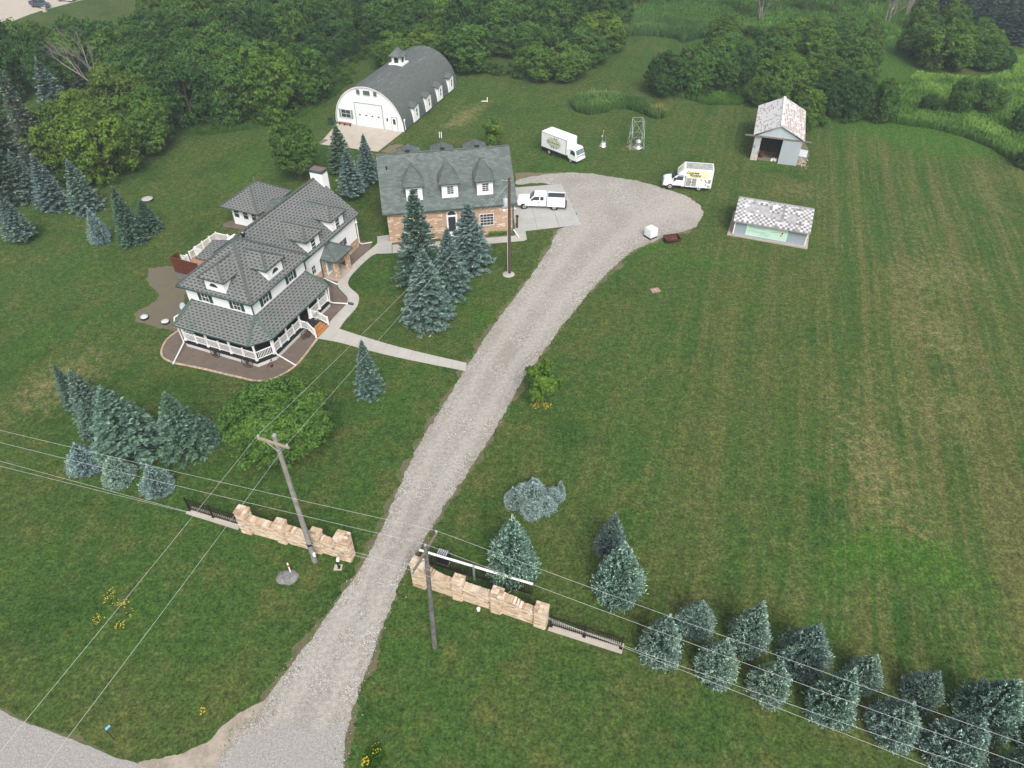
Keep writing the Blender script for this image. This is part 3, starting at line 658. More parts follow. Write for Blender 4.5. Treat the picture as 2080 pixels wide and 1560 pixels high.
SEG=(((-1.15,-.3,ez),(-2.3,2.72,tz)),((.3,1.5,ez),(-2.3,2.72,tz)),((-10.15,-.3,ez),(-9.9,2.72,tz)),((.3,11.3,ez),(-2.32,11.3,tz)),((-10.95,1.5,ez),(-9.9,2.72,tz)))
caps(pr,SEG,.26,.06,M['green_cap'],'hip_cap')
mb=MB(); gutter(mb,[(-10.95,1.5,2.83),(-10.15,-.36,2.83),(-1.15,-.36,2.83),(.36,1.5,2.83),(.36,11.3,2.83)],.12); mb.build('gutter',M['green_trim'],house)
mb=MB(); mb.prism([(-10.0,-.2),(-1.1,-.2),(.2,1.55),(.2,11.4),(-2.3,11.4),(-2.3,2.7),(-10.0,2.7)],2.70,2.76); mb.build('porch_ceiling',M['porch_shade'],house)
# porch posts and railings
post_at=[(-9.75,.1),(-6.9,.1),(-4.05,.1),(-1.0,.1),(-.1,1.65),(-.1,4.0),(-.1,6.25),(-.1,7.95),(-.1,9.75),(-.1,11.35),(-9.75,2.5)]
for x,y in post_at:
    mb=MB(); mb.box(x-.075,x+.075,y-.075,y+.075,.76,2.70); mb.box(x-.11,x+.11,y-.11,y+.11,.76,.96); mb.box(x-.11,x+.11,y-.11,y+.11,2.56,2.70); mb.build('porch_post',M['rail_white'],house)
balu=MB().box(-.022,.022,-.022,.022,0,.74).build('baluster',M['rail_white']).data; bpy.data.objects.remove(bpy.data.objects['baluster'])
def railing(parent,a,b,mid=0,h=.98,posts=True,sp=.15,slope=0):
    a=Vector(a);b=Vector(b); mb=MB(); d=b-a; mb.beam(a+Z*h,b+Z*h,.09,.07); mb.beam(a+Z*.14,b+Z*.14,.06,.06)
    for k in range(1,mid+1):
        p=a.lerp(b,k/(mid+1)); mb.box(p.x-.06,p.x+.06,p.y-.06,p.y+.06,p.z,p.z+h+.12); mb.box(p.x-.08,p.x+.08,p.y-.08,p.y+.08,p.z+h+.12,p.z+h+.16)
    if posts:
        for p in (a,b): mb.box(p.x-.06,p.x+.06,p.y-.06,p.y+.06,p.z,p.z+h+.14)
    r=mb.build('railing',M['rail_white'],parent)
    n_=max(2,int(d.length/sp))
    for i in range(1,n_):
        o=bpy.data.objects.new('baluster',balu); link(o,r); o.location=a.lerp(b,i/n_)+Z*.17; o.scale=(1,1,(h-.18)/.74)
    return r
zf=.76
for a,b,mid in (((-9.65,.1),(-7.0,.1),1),((-6.8,.1),(-4.15,.1),1),((-3.95,.1),(-1.1,.1),1),((-.95,.2),(-.15,1.55),0),((-.1,1.75),(-.1,3.9),1),((-.1,4.1),(-.1,6.15),1),((-.1,8.05),(-.1,9.65),0),((-.1,9.85),(-.1,11.25),0),((-9.75,.25),(-9.75,2.4),0),((-.2,11.4),(-2.1,11.4),0)):
    railing(house,(*a,zf),(*b,zf),mid,posts=False)
# splayed stair wing railings and stair
mb=MB(); mb.box(0.02,.95,6.3,7.95,.62,.74); st=mb.build('stair_landing',M['screen'],house)
for k in range(3):
    x=.95+k*.32; z=.58-k*.19
    for j in range(2): MB().box(x+j*.165,x+j*.165+.155,6.35-.05*k,8.0+.12*k,z-.04,z).build('tread',M['step'],house)
    MB().box(x,x+.31,6.42-.05*k,7.95+.1*k,0.02,z-.045).build('riser',M['step'],house)
railing(house,(.0,6.2,zf),(.95,6.15,zf),0,.98); railing(house,(.95,6.15,zf),(1.75,6.05,.1),0,.98)
railing(house,(.0,8.1,zf),(.95,8.15,zf),0,.98); railing(house,(.95,8.15,zf),(1.75,8.4,.1),0,.98)
# upper hip roof
e=5.85; eo=[(-10.9,2.2),(-1.8,2.2),(-1.8,11.9),(-10.9,11.9)]; ap=(-6.35,6.75,9.45); ap2=(-6.35,7.35,9.45)
mb=MB(); E4=[(*p,e) for p in eo]
mb.slab([E4[0],E4[1],ap],.16,0,1); mb.slab([E4[1],E4[2],ap2,ap],.16,0,1); mb.slab([E4[2],E4[3],ap2],.16,0,1); mb.slab([E4[3],E4[0],ap,ap2],.16,0,1)
ur=mb.build('hip_roof',[M['shingle'],M['green_trim']],house)
caps(ur,((E4[0],ap),(E4[1],ap),(E4[2],ap2),(E4[3],ap2),(ap,ap2)),.3,.06,M['ridgecap'])
mb=MB(); mb.prism([(-10.85,2.25),(-1.85,2.25),(-1.85,11.85),(-10.85,11.85)],5.60,5.66); mb.build('soffit',M['whitep'],house)
mb=MB(); gutter(mb,[(-10.9,2.13,5.78),(-1.75,2.13,5.78),(-1.75,11.9,5.78)],.12); mb.build('gutter',M['green_trim'],house)
slope=.79
zb=lambda d:e+slope*d
dA=dormer(house,2.55,-7.25,-4.95,5.9,7.45,-7.65,-4.5,7.62,2.2,3.6,8.65,(4.45,5.75),'v',M['shingle'],M['white'])
dB=dormer(house,-2.3,5.85,8.2,5.9,7.45,5.45,8.55,7.62,-2.0,-3.45,8.65,(-4.05,-5.35),'u',M['shingle'],M['white'])
def fanlight(parent,c,nrm,w,h):
    nrm=Vector(nrm); r=Z.cross(nrm).normalized(); c=Vector(c); pts=[c+r*w/2*math.cos(t*PI/12)+Z*h*math.sin(t*PI/12) for t in range(13)]
    f=MB().plate([c+(p-c)*1.18-Z*.05 for p in pts],nrm,.03).build('window',M['whitep'],parent); MB().plate(pts,nrm,.05).build('pane',M['glass'],f)
fanlight(house,(-6.2,2.55,6.62),(0,-1,0),.95,.42); fanlight(house,(-2.3,7.0,6.62),(1,0,0),.95,.42)
for x in (-8.05,-4.2): window(house,(x,2.7,4.82),(0,-1,0),.8,.95,2,2,shut=M['shutter'])
for v in (4.75,9.0): window(house,(-2.3,v,4.85),(1,0,0),.8,.95,2,2,shut=M['shutter'])
# wing roof
we=4.3; wu=-3.3; ru=-8.5; rz=8.05; lu=-13.7
mb=MB()
mb.slab([(wu,12.6,we),(wu,24.1,we),(ru,24.1,rz),(ru,9.0,rz),(-6.2,9.0,we+(rz-we)*2.9/5.2)],.16,0,1)
mb.slab([(lu,12.6,we),(lu,24.1,we),(ru,24.1,rz),(ru,9.0,rz),(-12,9.0,we+(rz-we)*1.7/5.2)],.16,0,1)
wr=mb.build('wing_roof',[M['shingle'],M['green_trim']],house)
MB().beam((ru,9.2,rz+.03),(ru,24.1,rz+.03),.3,.07).build('ridge_cap',M['ridgecap'],wr)
MB().box(-3.36,-3.24,12.6,24.1,we-.14,we-.03).build('gutter',M['green_trim'],house)
d1=dormer(house,-3.6,14.0,16.35,2.6,6.0,13.6,16.75,6.02,-3.25,-4.5,7.05,(-5.85,-7.1),'u',M['shingle'],M['white'])
d2=dormer(house,-3.6,18.9,21.3,2.6,6.0,18.5,21.7,6.02,-3.25,-4.5,7.05,(-5.85,-7.1),'u',M['shingle'],M['white'])
for v in (15.15,20.05): window(house,(-3.6,v,4.95),(1,0,0),.75,1.25,1,3)
window(house,(-3.65,14.35,2.2),(1,0,0),.65,1.1,2,2); window(house,(-3.65,20.5,2.3),(1,0,0),1.5,1.15,2,1)
window(house,(-9.0,22.,4.9),(0,1,0),.8,1.1,2,2)
# chimney behind the wing gable
mb=MB(); mb.box(-8.95,-7.25,23.65,24.75,0,8.75); ch=mb.build('chimney',M['white'],house)
mb=MB(); mb.box(-9.0,-7.2,23.6,24.8,8.75,9.05); mb.build('chimney_cap',M['green_trim'],ch); MB().box(-8.95,-7.25,23.65,24.75,9.05,9.09).build('chimney_lid',simple('rusted cap',(.17,.12,.12),.7,.2,4),ch)
# side porch with stone columns
mb=MB(); mb.prism([(-3.6,15.9),(-1.75,15.9),(-1.75,19.1),(-3.6,19.1)],0,.14); mb.build('porch_slab',concrete('tan porch slab',(.42,.37,.31)),house)
for v in (16.35,18.7):
    mb=MB(); mb.box(-2.3,-1.85,v-.22,v+.22,.14,2.6); mb.build('brick_column',M['brick'],house)
mb=MB(); mb.slab([(-1.5,15.75,2.75),(-1.5,19.3,2.75),(-3.6,17.9,3.75),(-3.6,17.2,3.75)],.16,0,1); mb.slab([(-1.5,15.75,2.75),(-3.6,17.2,3.75),(-3.6,15.75,2.75)],.16,0,1); mb.slab([(-1.5,19.3,2.75),(-3.6,19.3,2.75),(-3.6,17.9,3.75)],.16,0,1)
sp=mb.build('side_porch_roof',[M['shingle_dark'],M['green_trim']],house); caps(sp,(((-1.5,15.75,2.75),(-3.6,17.2,3.75)),((-1.5,19.3,2.75),(-3.6,17.9,3.75))),.2,.05,M['ridgecap'])
d_=MB().box(-3.56,-3.48,16.5,17.45,.14,2.25).build('door',M['whitep'],house); MB().box(-3.49,-3.45,16.66,17.29,.5,2.1).build('pane',M['glass_pale'],d_); MB().box(-3.5,-3.42,17.33,17.4,1.1,1.2).build('handle',M['steel'],d_)
# downspouts and their long extensions
def spout(pts,name='downspout',mat='gutter'):
    mb=MB()
    for a,b in zip(pts,pts[1:]): mb.beam(a,b,.11,.09)
    mb.build(name,M[mat],house)
spout([(-10.1,-.2,2.75),(-10.05,-.05,2.6),(-10.0,-.05,.75),(-9.9,-.15,.6),(-9.1,-2.85,.1)])
spout([(-10.95,1.5,2.8),(-11.2,.9,2.7),(-10.2,-.25,2.6)]); 
spout([(.1,1.7,2.7),(.1,1.7,.75),(.25,1.75,.6),(2.4,1.5,.1)]); spout([(.25,11.4,2.75),(.1,11.4,.7),(.3,11.7,.4),(1.6,12.5,.12)])
spout([(-2.2,11.95,5.7),(-2.25,11.5,5.5),(-2.25,11.5,4.2)],mat='green_trim'); spout([(-2.28,2.66,5.6),(-2.28,2.66,4.2)],mat='green_trim'); spout([(-3.55,15.7,2.7),(-3.55,15.7,.6),(-3.4,15.5,.4),(-1.7,14.6,.1)],mat='green_trim'); spout([(-3.35,15.45,.4),(-1.5,15.3,.1)])
spout([(-3.35,23.7,4.2),(-3.55,23.65,3.9),(-3.55,23.65,.5),(-3.3,23.8,.3),(-2.6,24.9,.1)]); spout([(-13.0,6.6,.12),(-10.6,6.6,.3)])
MB().box(1.6,2.25,12.45,12.7,.02,.22).build('splash_block',M['green_trim'],house)
mb=MB(); mb.lathe((-7.1,9.0,8.45),[(.16,0),(.16,.25),(.24,.27),(.26,.45),(.2,.52)],14); mb.build('roof_vent',M['black'],house); MB().lathe((-7.1,9.0,8.97),[(.13,0),(.1,.03)],12).build('vent_cap',M['steel'],house)
MB().box(-3.5,-3.3,23.3,23.5,3.35,3.55).build('floodlight',M['whitep'],house)
# low wing on the left with its own shallow roof
mb=MB(); mb.box(-15.4,-10.4,10.35,15.9,.4,3.35); mb.build('wall',M['white'],house)
mb=MB(); mb.slab([(-15.9,9.85,3.45),(-9.5,9.85,3.45),(-9.5,13.1,4.25),(-15.9,13.1,4.0)],.14,0,1); mb.slab([(-15.9,13.1,4.0),(-9.5,13.1,4.25),(-9.5,16.4,3.3),(-15.9,14.0,3.5)],.14,0,1); mb.build('low_roof',[M['shingle'],M['green_trim']],house)
# raised deck behind
DZ=1.05
deck=thing('deck','raised timber deck with white railings wrapping the low left wing of the farmhouse','deck',HO,HA)
mb=MB(); mb.box(-19.4,-15.4,9.6,17.0,.05,DZ-.06); mb.build('deck_frame',M['redwood'],deck)
for i in range(27):
    x=-19.45+i*.15
    MB().box(x,x+.14,9.6,17.05,DZ-.05,DZ).build('deck_board',M['deck'],deck)
for i in range(9):
    x=-15.4+i*.15
    MB().box(x,x+.14,13.9,17.05,DZ-.05,DZ).build('deck_board',M['deck'],deck)
railing(deck,(-19.4,13.4,DZ),(-19.4,17.0,DZ),2,1.0); railing(deck,(-19.4,17.0,DZ),(-14.1,17.0,DZ),2,1.0); railing(deck,(-19.4,12.3,DZ),(-19.4,13.2,DZ),0,.95); railing(deck,(-19.4,13.3,DZ),(-18.5,13.2,DZ),0,1.0); railing(deck,(-19.9,11.5,DZ-.3),(-19.1,11.6,DZ-.1),0,1.1); railing(deck,(-19.0,10.9,DZ),(-19.0,11.6,DZ),0,1.0)
fence=thing('privacy_fence','tall red brown board privacy fence at the front corner of the deck','fence',HO,HA)
for i in range(25):
    x=-19.35+i*.15; MB().box(x,x+.142,9.50,9.54,1.0,2.9+random.uniform(-.01,.01)).build('board',M['redwood'],fence)
for i in range(8):
    y=9.56+i*.15; MB().box(-19.42,-19.38,y,y+.142,1.0,2.9).build('board',M['redwood'],fence)
MB().box(-19.42,-15.55,9.45,9.58,2.91,2.97).build('top_rail',M['redwood'],fence)
for x in (-19.35,-17.5,-15.65): MB().box(x-.05,x+.05,9.55,9.65,0,2.9).build('post',M['barnwood'],fence)
MB().box(-19.3,-15.6,9.52,9.56,.05,1.0).build('lattice',simple('dark grey old lattice',(.16,.17,.17),.8,.3,9),fence)  # plain dark grey lattice below the fence boards
# summerhouse
sh_=thing('summerhouse','small white hip roofed summerhouse with three windows behind the farmhouse','summerhouse',HO,HA)
mb=MB(); mb.box(-21.3,-17.4,22.4,28.0,.1,2.75); mb.build('wall',M['white'],sh_)
mb=MB(); mb.box(-17.4,-16.95,22.38,22.8,0,2.75); mb.box(-17.4,-16.95,27.6,28.0,0,2.75); mb.build('brick_column',M['brick'],sh_); MB().box(-17.42,-17.0,22.8,27.6,.1,2.6).build('side_wall',M['whitep'],sh_)
e_=2.72; a1=(-19.35,24.5,4.75); a2=(-19.35,25.9,4.75); c4=[(-22.3,21.6,e_),(-16.4,21.6,e_),(-16.4,28.7,e_),(-22.3,28.7,e_)]
mb=MB(); mb.slab([c4[0],c4[1],a1],.14,0,1); mb.slab([c4[1],c4[2],a2,a1],.14,0,1); mb.slab([c4[2],c4[3],a2],.14,0,1); mb.slab([c4[3],c4[0],a1,a2],.14,0,1)
rf=mb.build('roof',[M['shingle'],M['green_trim']],sh_)
caps(rf,((c4[0],a1),(c4[1],a1),(c4[2],a2),(c4[3],a2),(a1,a2)),.28,.06,M['ridgecap']); MB().tube((-19.35,25.6,4.8),(-19.35,25.6,5.5),.015).build('lightning_rod',M['steel'],rf)
for x in (-20.6,-19.2,-17.9): window(sh_,(x,22.4,1.75),(0,-1,0),.75,1.15,1,2)
window(sh_,(-17.0,23.6,1.7),(1,0,0),.9,1.1,1,2)
# link roof between them
mb=MB(); mb.slab([(-16.9,22.6,2.55),(-13.6,22.6,2.9),(-13.6,25.2,3.4),(-16.9,25.2,3.1)],.12,0,1); mb.slab([(-16.9,27.4,2.5),(-13.6,27.4,2.5),(-13.6,25.2,3.4),(-16.9,25.2,3.1)],.12,0,1); mb.build('link_roof',[M['shingle_dark'],M['green_trim']],sh_)
MB().box(-16.9,-13.6,23.0,26.9,.1,2.5).build('link_wall',M['white'],sh_)
# objects round the house
def H(u,v,z=0):
    c,s=math.cos(HA),math.sin(HA); return Vector((HO[0]+u*c-v*s,HO[1]+u*s+v*c,z))
def wagon_wheel(loc,rz,label,r=.55,lean=.2):
    t=thing('wagon_wheel',label,'wheel',loc,rz,'old iron wagon wheels leaning on the porch skirt'); mb=MB(); n_=24
    P=lambda a,rr,y=0: Vector((rr*math.cos(a),y+lean*(r+rr*math.sin(a))*.3,r+rr*math.sin(a)))
    for i in range(n_): mb.beam(P(2*PI*i/n_,r),P(2*PI*(i+1)/n_,r),.07,.05)
    mb.build('rim',M['ironwheel'],t)
    for i in range(12): MB().beam(P(2*PI*i/12,.08),P(2*PI*i/12,r),.035,.035).build('spoke',M['ironwheel'],t)
    MB().tube(P(0,0)+Vector((0,-.1,0)),P(0,0)+Vector((0,.1,0)),.11).build('hub',M['ironwheel'],t)
wagon_wheel(H(-5.85,-.35),HA,'iron wagon wheel against the lattice, leftmost of the three along the porch skirt')
wagon_wheel(H(-1.9,-.4),HA+.1,'largest iron wagon wheel at the chamfered front corner of the porch skirt',.62)
wagon_wheel(H(.85,5.6),HA+rad(60),'iron wagon wheel beside the left railing of the orange porch stairs',.5)
wp=thing('hand_plough','rusty upright garden plough on the mulch by the porch corner','plough',H(.25,.6),HA); mb=MB(); mb.tube((0,0,0),(0,.1,.9),.03); mb.tube((0,.1,.9),(-.4,-.3,.05),.03); mb.tube((0,.1,.9),(.35,-.2,1.1),.025); mb.build('frame',M['rust'],wp); MB().tube((-.05,-.1,.15),(.05,-.1,.15),.16,n=14).build('wheel',M['rust'],wp)
di=thing('satellite_dish','grey satellite dish on a short post in the bare dirt beside the farmhouse','satellite dish',H(-13.4,4.2)); mb=MB(); mb.tube((0,0,0),(0,0,1.2),.035); mb.build('mast',M['steel'],di)
mb=MB(); n_=Vector((-.35,-.8,.5)).normalized(); a=n_.orthogonal().normalized(); b_=n_.cross(a); c0=Vector((0,-.1,1.35)); rings=[[c0+n_*(.1*(r/.42)**2)+a*math.cos(t*PI/10)*r+b_*math.sin(t*PI/10)*r for t in range(20)] for r in (.05,.2,.32,.42)]
for q0,q1 in zip(rings,rings[1:]):
    for i in range(20): mb.face([q0[i],q0[(i+1)%20],q1[(i+1)%20],q1[i]],0,True)
mb.face(rings[0]); mb.build('dish',simple('grey dish',(.42,.45,.48),.5,.1,3),di); MB().tube(c0-b_*.4,c0+n_*.5,.02).build('feed_arm',M['steel'],di)
def lid(x,y,label,r=.42):
    t=thing('septic_riser',label,'septic lid',G(x,y)); MB().lathe((0,0,0),[(r,0),(r,.22),(r*.92,.25)],20).build('riser',M['black'],t); MB().lathe((0,0,.25),[(r*.97,0),(r*.97,.05),(r*.5,.11)],20).build('lid',simple('pale lid',(.52,.55,.5),.6,.1,4),t); return t
t=lid(294.5,647,'round pale septic lid with a green bucket at the tip of the bare dirt patch'); MB().lathe((-.25,.35,.0),[(.14,0),(.17,.3)],12).build('bucket',simple('teal plastic',(.05,.32,.27),.5,.1,3),t)
lid(337,656,'round pale septic lid on the grass just left of the porch gutter')
bb=thing('stone_birdbath','flat grey stone disc on the lawn behind the pair of dark green spruces','birdbath',G(301,409)); MB().lathe((0,0,0),[(.2,0),(.14,.3),(.7,.35),(.75,.45),(.5,.42)],20).build('basin',M['concrete3'],bb)
# ------------------------------------------------ brick garage with loft
GO=G(793.08,493.3); GA=rad(9.8)
ga=thing('garage','long tan brick garage with a steep green grey roof and white dormers','garage',GO,GA)
gw=15.4; gd=11.6; ge=4.15; gr=8.85; gv=5.8
MB().box(0,gw,0,gd,0,4.05).build('wall',M['brick'],ga)
for u in (0,gw-.1):
    MB().plate([(u,0,4.05),(u,gd,4.05),(u,gv,8.45)],(1,0,0),.1).build('gable_wall',M['white'],ga)
mb=MB(); mb.slab([(-.5,-.45,ge),(gw+.55,-.45,ge),(gw+.55,gv,gr),(-.5,gv,gr)],.18,0,1); mb.slab([(-.5,gv,gr),(gw+.55,gv,gr),(gw+.55,gd+.45,ge),(-.5,gd+.45,ge)],.18,0,1)
rf=mb.build('roof',[M['shingle_dark'],M['green_trim']],ga)
MB().beam((-.5,gv,gr+.02),(gw+.55,gv,gr+.02),.3,.06).build('ridge_cap',M['shingle_dark'],rf)
MB().box(-.5,gw+.55,-.56,-.44,ge-.14,ge-.03).build('gutter',M['green_trim'],ga)
for c in (3.55,7.85,12.13):
    d=dormer(ga,.75,c-.98,c+.98,4.9,6.95,c-1.25,c+1.25,7.02,.3,4.1,8.05,(4.0,5.1),'v',M['shingle_dark'],M['white'],M['shingle_dark'])
    window(ga,(c+.05,.75,6.05),(0,-1,0),.75,1.0,2,4,lip=.06)
    dormer(ga,-10.9,c-1.15,c+1.15,4.9,6.9,c-1.5,c+1.5,7.15,-11.2,-9.9,8.2,(-8.0,-6.7),'v',M['shingle_dark'],M['white'],M['shingle_dark']).scale=(1,-1,1)
    MB().lathe((c-.2,gv+.25,8.65),[(.24,0),(.24,.22),(.34,.26),(.34,.36),(.2,.42)],14).build('roof_vent',M['black'],rf)
MB().lathe((.6,4.2,7.6),[(.09,0),(.09,.45)],10).build('vent_pipe',M['black'],rf)
window(ga,(12.15,0,2.1),(0,-1,0),1.65,1.5,4,4,lip=.06); window(ga,(2.7,0,2.1),(0,-1,0),1.65,1.5,4,4,lip=.06)
mb=MB(); pts=[(7.15,-.02,0),(8.45,-.02,0),(8.45,-.02,3.1)]+[(7.8+.65*math.cos(t*PI/10),-.02,3.1+.65*math.sin(t*PI/10)) for t in range(1,10)]+[(7.15,-.02,3.1)]
dr_=mb.plate([(x,y,z) for x,y,z in pts],(0,-1,0),.06).build('door',M['whitep'],ga); MB().plate([(7.8+.52*math.cos(t*PI/10),-.09,3.18+.52*math.sin(t*PI/10)) for t in range(11)],(0,-1,0),.02).build('fanlight',M['glass'],dr_); MB().box(7.35,8.25,-.1,-.07,.9,2.9).build('pane',M['glass'],dr_)
mb=MB(); mb.beam((gw+.05,-.12,4.0),(gw+.05,-.12,.5),.12,.1); mb.build('downspout',M['green_trim'],ga); MB().beam((gw+.1,-.15,.45),(gw+.55,-1.6,.08),.13,.11).build('downspout_tail',M['gutter'],ga)
MB().lathe((gw+.25,-.2,3.3),[(.05,0),(.14,.05),(.14,.14)],12).build('floodlight',M['whitep'],ga)
for k in range(2): 
    dd=MB().box(gw,gw+.05,1.4+k*5,5.4+k*5,0,2.7).build('garage_door',M['whitep'],ga)
    for j in range(4): MB().box(gw+.055,gw+.075,1.5+k*5,5.3+k*5,.08+j*.66,.66+j*.66).build('panel',M['whitep'],dd)
t=thing('carved_post','dark brown carved post with a round top at the garage corner','post',GO+Matrix.Rotation(GA,3,'Z')@Vector((gw+.75,.9,0))); MB().box(-.12,.12,-.1,.1,0,1.5).build('shaft',M['rust'],t); MB().lathe((0,0,1.5),[(.1,0),(.2,.12),(.2,.25),(.08,.35)],12).build('head',M['rust'],t); MB().box(-.16,.1,.12,.3,0,.5).build('foot',M['rust'],t)
# ------------------------------------------------ arched barn
BO=(-28.5855,114.8555,0); BA=rad(-19.3)
ba=thing('arched_barn','white fronted round roofed barn with a cupola and four side dormers','barn',BO,BA)
bc=5.98; br=6.05; bz=.3; bl=21.4
def arc(r,y,n=28,a0=-.05): return [Vector((bc-r*math.cos(t),y,bz+r*math.sin(t))) for t in [a0+(PI-2*a0)*i/n for i in range(n+1)]]
pts=arc(br,0); MB().plate(pts,(0,-1,0),-.15).build('front_wall',siding('white barn boards',(.82,.83,.83),.25,.9),ba)
MB().plate(arc(br,bl),(0,1,0),-.15).build('rear_wall',M['whitep'],ba)
m,nt,b=newmat('dark grey felt roofing'); n=N(nt); u,v,_=n.sep(n.coord('UV')); p=n.coord('Object'); f=n.noise(p,2.2,6,.7)
c=n.mix(n.ss(f,.35,.7),(.075,.09,.087),(.11,.125,.12)); seam=n.math('LESS_THAN',n.math('FRACT',n.math('DIVIDE',n.sep(p)[1],1.0)),.03); c=n.mix(n.math('MULTIPLY',seam,.35),c,(.05,.06,.06))
pz=n.sep(p)[2]; top=n.ss(pz,4.6,6.3); c=n.mix(n.math('MULTIPLY',n.ss(n.noise(n.mapping(p,0,(1.2,.25,1.2)),1.6,6,.75),.52,.66),top),c,(.16,.165,.16)); c=n.mix(n.math('MULTIPLY',n.ss(n.noise(p,1.2,5,.7),.62,.70),.6),c,(.045,.05,.05))
n.lk(c,b.inputs['Base Color']); b.inputs['Roughness'].default_value=.85; n.lk(n.bump(f,.3,.03),b.inputs['Normal']); M['felt']=m
mb=MB(); A_=arc(br+.1,-.25,36,-.02); B_=arc(br+.1,bl+.2,36,-.02); A2=arc(br-.02,-.25,36,-.02)
for i in range(36):
    for k in range(6):
        p0=A_[i].lerp(B_[i],k/6); p1=A_[i].lerp(B_[i],(k+1)/6); q0=A_[i+1].lerp(B_[i+1],k/6); q1=A_[i+1].lerp(B_[i+1],(k+1)/6); mb.face([p0,q0,q1,p1][::-1],0,True)
    mb.face([A_[i],A2[i],A2[i+1],A_[i+1]],1)
mb.build('roof',[M['felt'],M['whitep']],ba)
dd=MB().box(3.68,8.5,-.2,-.15,.05,3.75).build('garage_door',simple('pale blue white door',(.70,.73,.75),.45,.04,1.5),ba)
for j in range(5): MB().box(3.76,8.42,-.235,-.205,.1+j*.73,.80+j*.73).build('door_panel',dd.data.materials[0],dd)
for k in range(4): MB().box(4.3+k*1.12,4.62+k*1.12,-.26,-.24,1.83,2.03).build('door_light',M['glass'],dd)
mb=MB(); mb.box(3.58,3.68,-.23,-.15,.05,3.85); mb.box(8.5,8.6,-.23,-.15,.05,3.85); mb.box(3.58,8.6,-.23,-.15,3.75,3.85); mb.build('door_trim',M['shutter_pale'],ba)
window(ba,(1.85,-.15,1.75),(0,-1,0),1.65,1.25,2,2,shut=M['shutter_pale'],shutw=.36)
for x,w_,c_ in ((4.6,.42,2),(6.1,1.0,4),(7.6,.42,2)): window(ba,(x,-.15,5.5),(0,-1,0),w_,.55,c_,2,frame=M['shutter_pale'],fw=.09)
pd=MB().box(10.05,10.95,-.21,-.15,.05,2.15).build('door',M['whitep'],ba); MB().box(10.28,10.75,-.235,-.215,1.1,1.95).build('pane',M['glass'],pd); MB().box(10.85,10.9,-.28,-.21,1.0,1.1).build('handle',M['steel'],pd)
mb=MB(); mb.box(9.97,10.05,-.22,-.15,.05,2.25); mb.box(10.95,11.03,-.22,-.15,.05,2.25); mb.box(9.97,11.03,-.22,-.15,2.15,2.24); mb.build('door_trim',M['shutter_pale'],ba)
MB().box(9.15,9.4,-.22,-.16,1.5,1.95).build('meter_box',M['rust'],ba); MB().lathe((6.15,-.3,4.4),[(.03,0),(.12,.08),(.03,.14)],10).build('lamp',M['steel'],ba)
for k in range(4):
    v0=3.3+k*4.8; v1=v0+2.0; uf=12.3
    mb=MB(); mb.box(9.8,uf,v0,v1,.35,2.75); mb.build('dormer_wall',M['white'],ba)
    mb=MB(); vm=(v0+v1)/2
    mb.slab([(uf+.3,v0-.3,2.75),(uf+.3,vm,3.2),(9.2,vm,3.75),(9.4,v0-.3,3.3)],.1,0,1); mb.slab([(uf+.3,v1+.3,2.75),(uf+.3,vm,3.2),(9.2,vm,3.75),(9.4,v1+.3,3.3)],.1,0,1)
    mb.build('dormer_roof',[M['felt'],M['shutter']],ba)
    window(ba,(uf,vm+.1,1.65),(1,0,0),.5,1.2,1,2,frame=M['whitep'],fw=.05)
cu=MB().box(4.7,7.2,10.6,13.1,5.6,6.55).build('cupola_base',M['whitep'],ba)
cp=MB().box(5.15,6.75,11.05,12.65,6.55,7.75).build('cupola',M['whitep'],ba)
for (x,y,nv) in ((5.95,11.05,(0,-1,0)),(6.75,11.85,(1,0,0))):
    nv=Vector(nv); r=Z.cross(nv); c0=Vector((x,y,7.1)); pts=[c0-r*.36-Z*.42,c0+r*.36-Z*.42]+[c0+r*.36*math.cos(t*PI/8)+Z*(.1+.34*math.sin(t*PI/8)) for t in range(9)]
    MB().plate([c0+(p_-c0)*1.2 for p_ in pts],nv,.02).build('arch_frame',M['shutter_pale'],cp); MB().plate(pts,nv,.035).build('pane',M['glass'],cp)
mb=MB(); e4=[(4.75,10.65,7.7),(7.15,10.65,7.7),(7.15,13.05,7.7),(4.75,13.05,7.7)]; tp=(5.95,11.85,9.0)
for a,b_ in zip(e4,e4[1:]+e4[:1]): mb.slab([a,b_,tp],.08,0,1)
cr=mb.build('cupola_roof',[M['felt'],M['green_trim']],cp); MB().lathe((5.95,11.85,8.95),[(.03,0),(.1,.1),(.1,.2),(.02,.3)],10).build('finial',M['felt'],cr)
mb=MB(); mb.beam((12.15,.25,.3),(12.0,.3,1.6),.1,.1); mb.tube((12.0,.3,1.6),(12.1,.3,1.95),.13); mb.build('vent_pipe',M['gutter'],ba)
def Bp(u,v): c,s=math.cos(BA),math.sin(BA); return Vector((BO[0]+u*c-v*s,BO[1]+u*s+v*c,0))
t=thing('bench','low weathered red bench on the forecourt under the barn window','bench',Bp(1.7,-.75),BA); MB().box(-1.2,1.2,-.2,.2,.4,.46).build('seat',simple('faded red paint',(.30,.10,.09),.7,.2,4),t)
for x in (-1.0,0,1.0): MB().box(x-.05,x+.05,-.18,.18,.06,.4).build('leg',M['rust'],t)
t=thing('dustbin','dark wheeled bin at the left edge of the barn forecourt','bin',Bp(-.6,-1.2),BA); MB().box(-.3,.3,-.3,.3,.1,1.0).build('bin_body',M['shutter'],t); MB().box(-.34,.34,-.36,.34,1.0,1.08).build('lid',M['black'],t); MB().tube((-.3,.3,.12),(.3,.3,.12),.12).build('wheel',M['black'],t)
t=thing('timber_stack','stack of old grey planks at the lower left corner of the barn forecourt','planks',G(655,289)+Z*.06,rad(60))
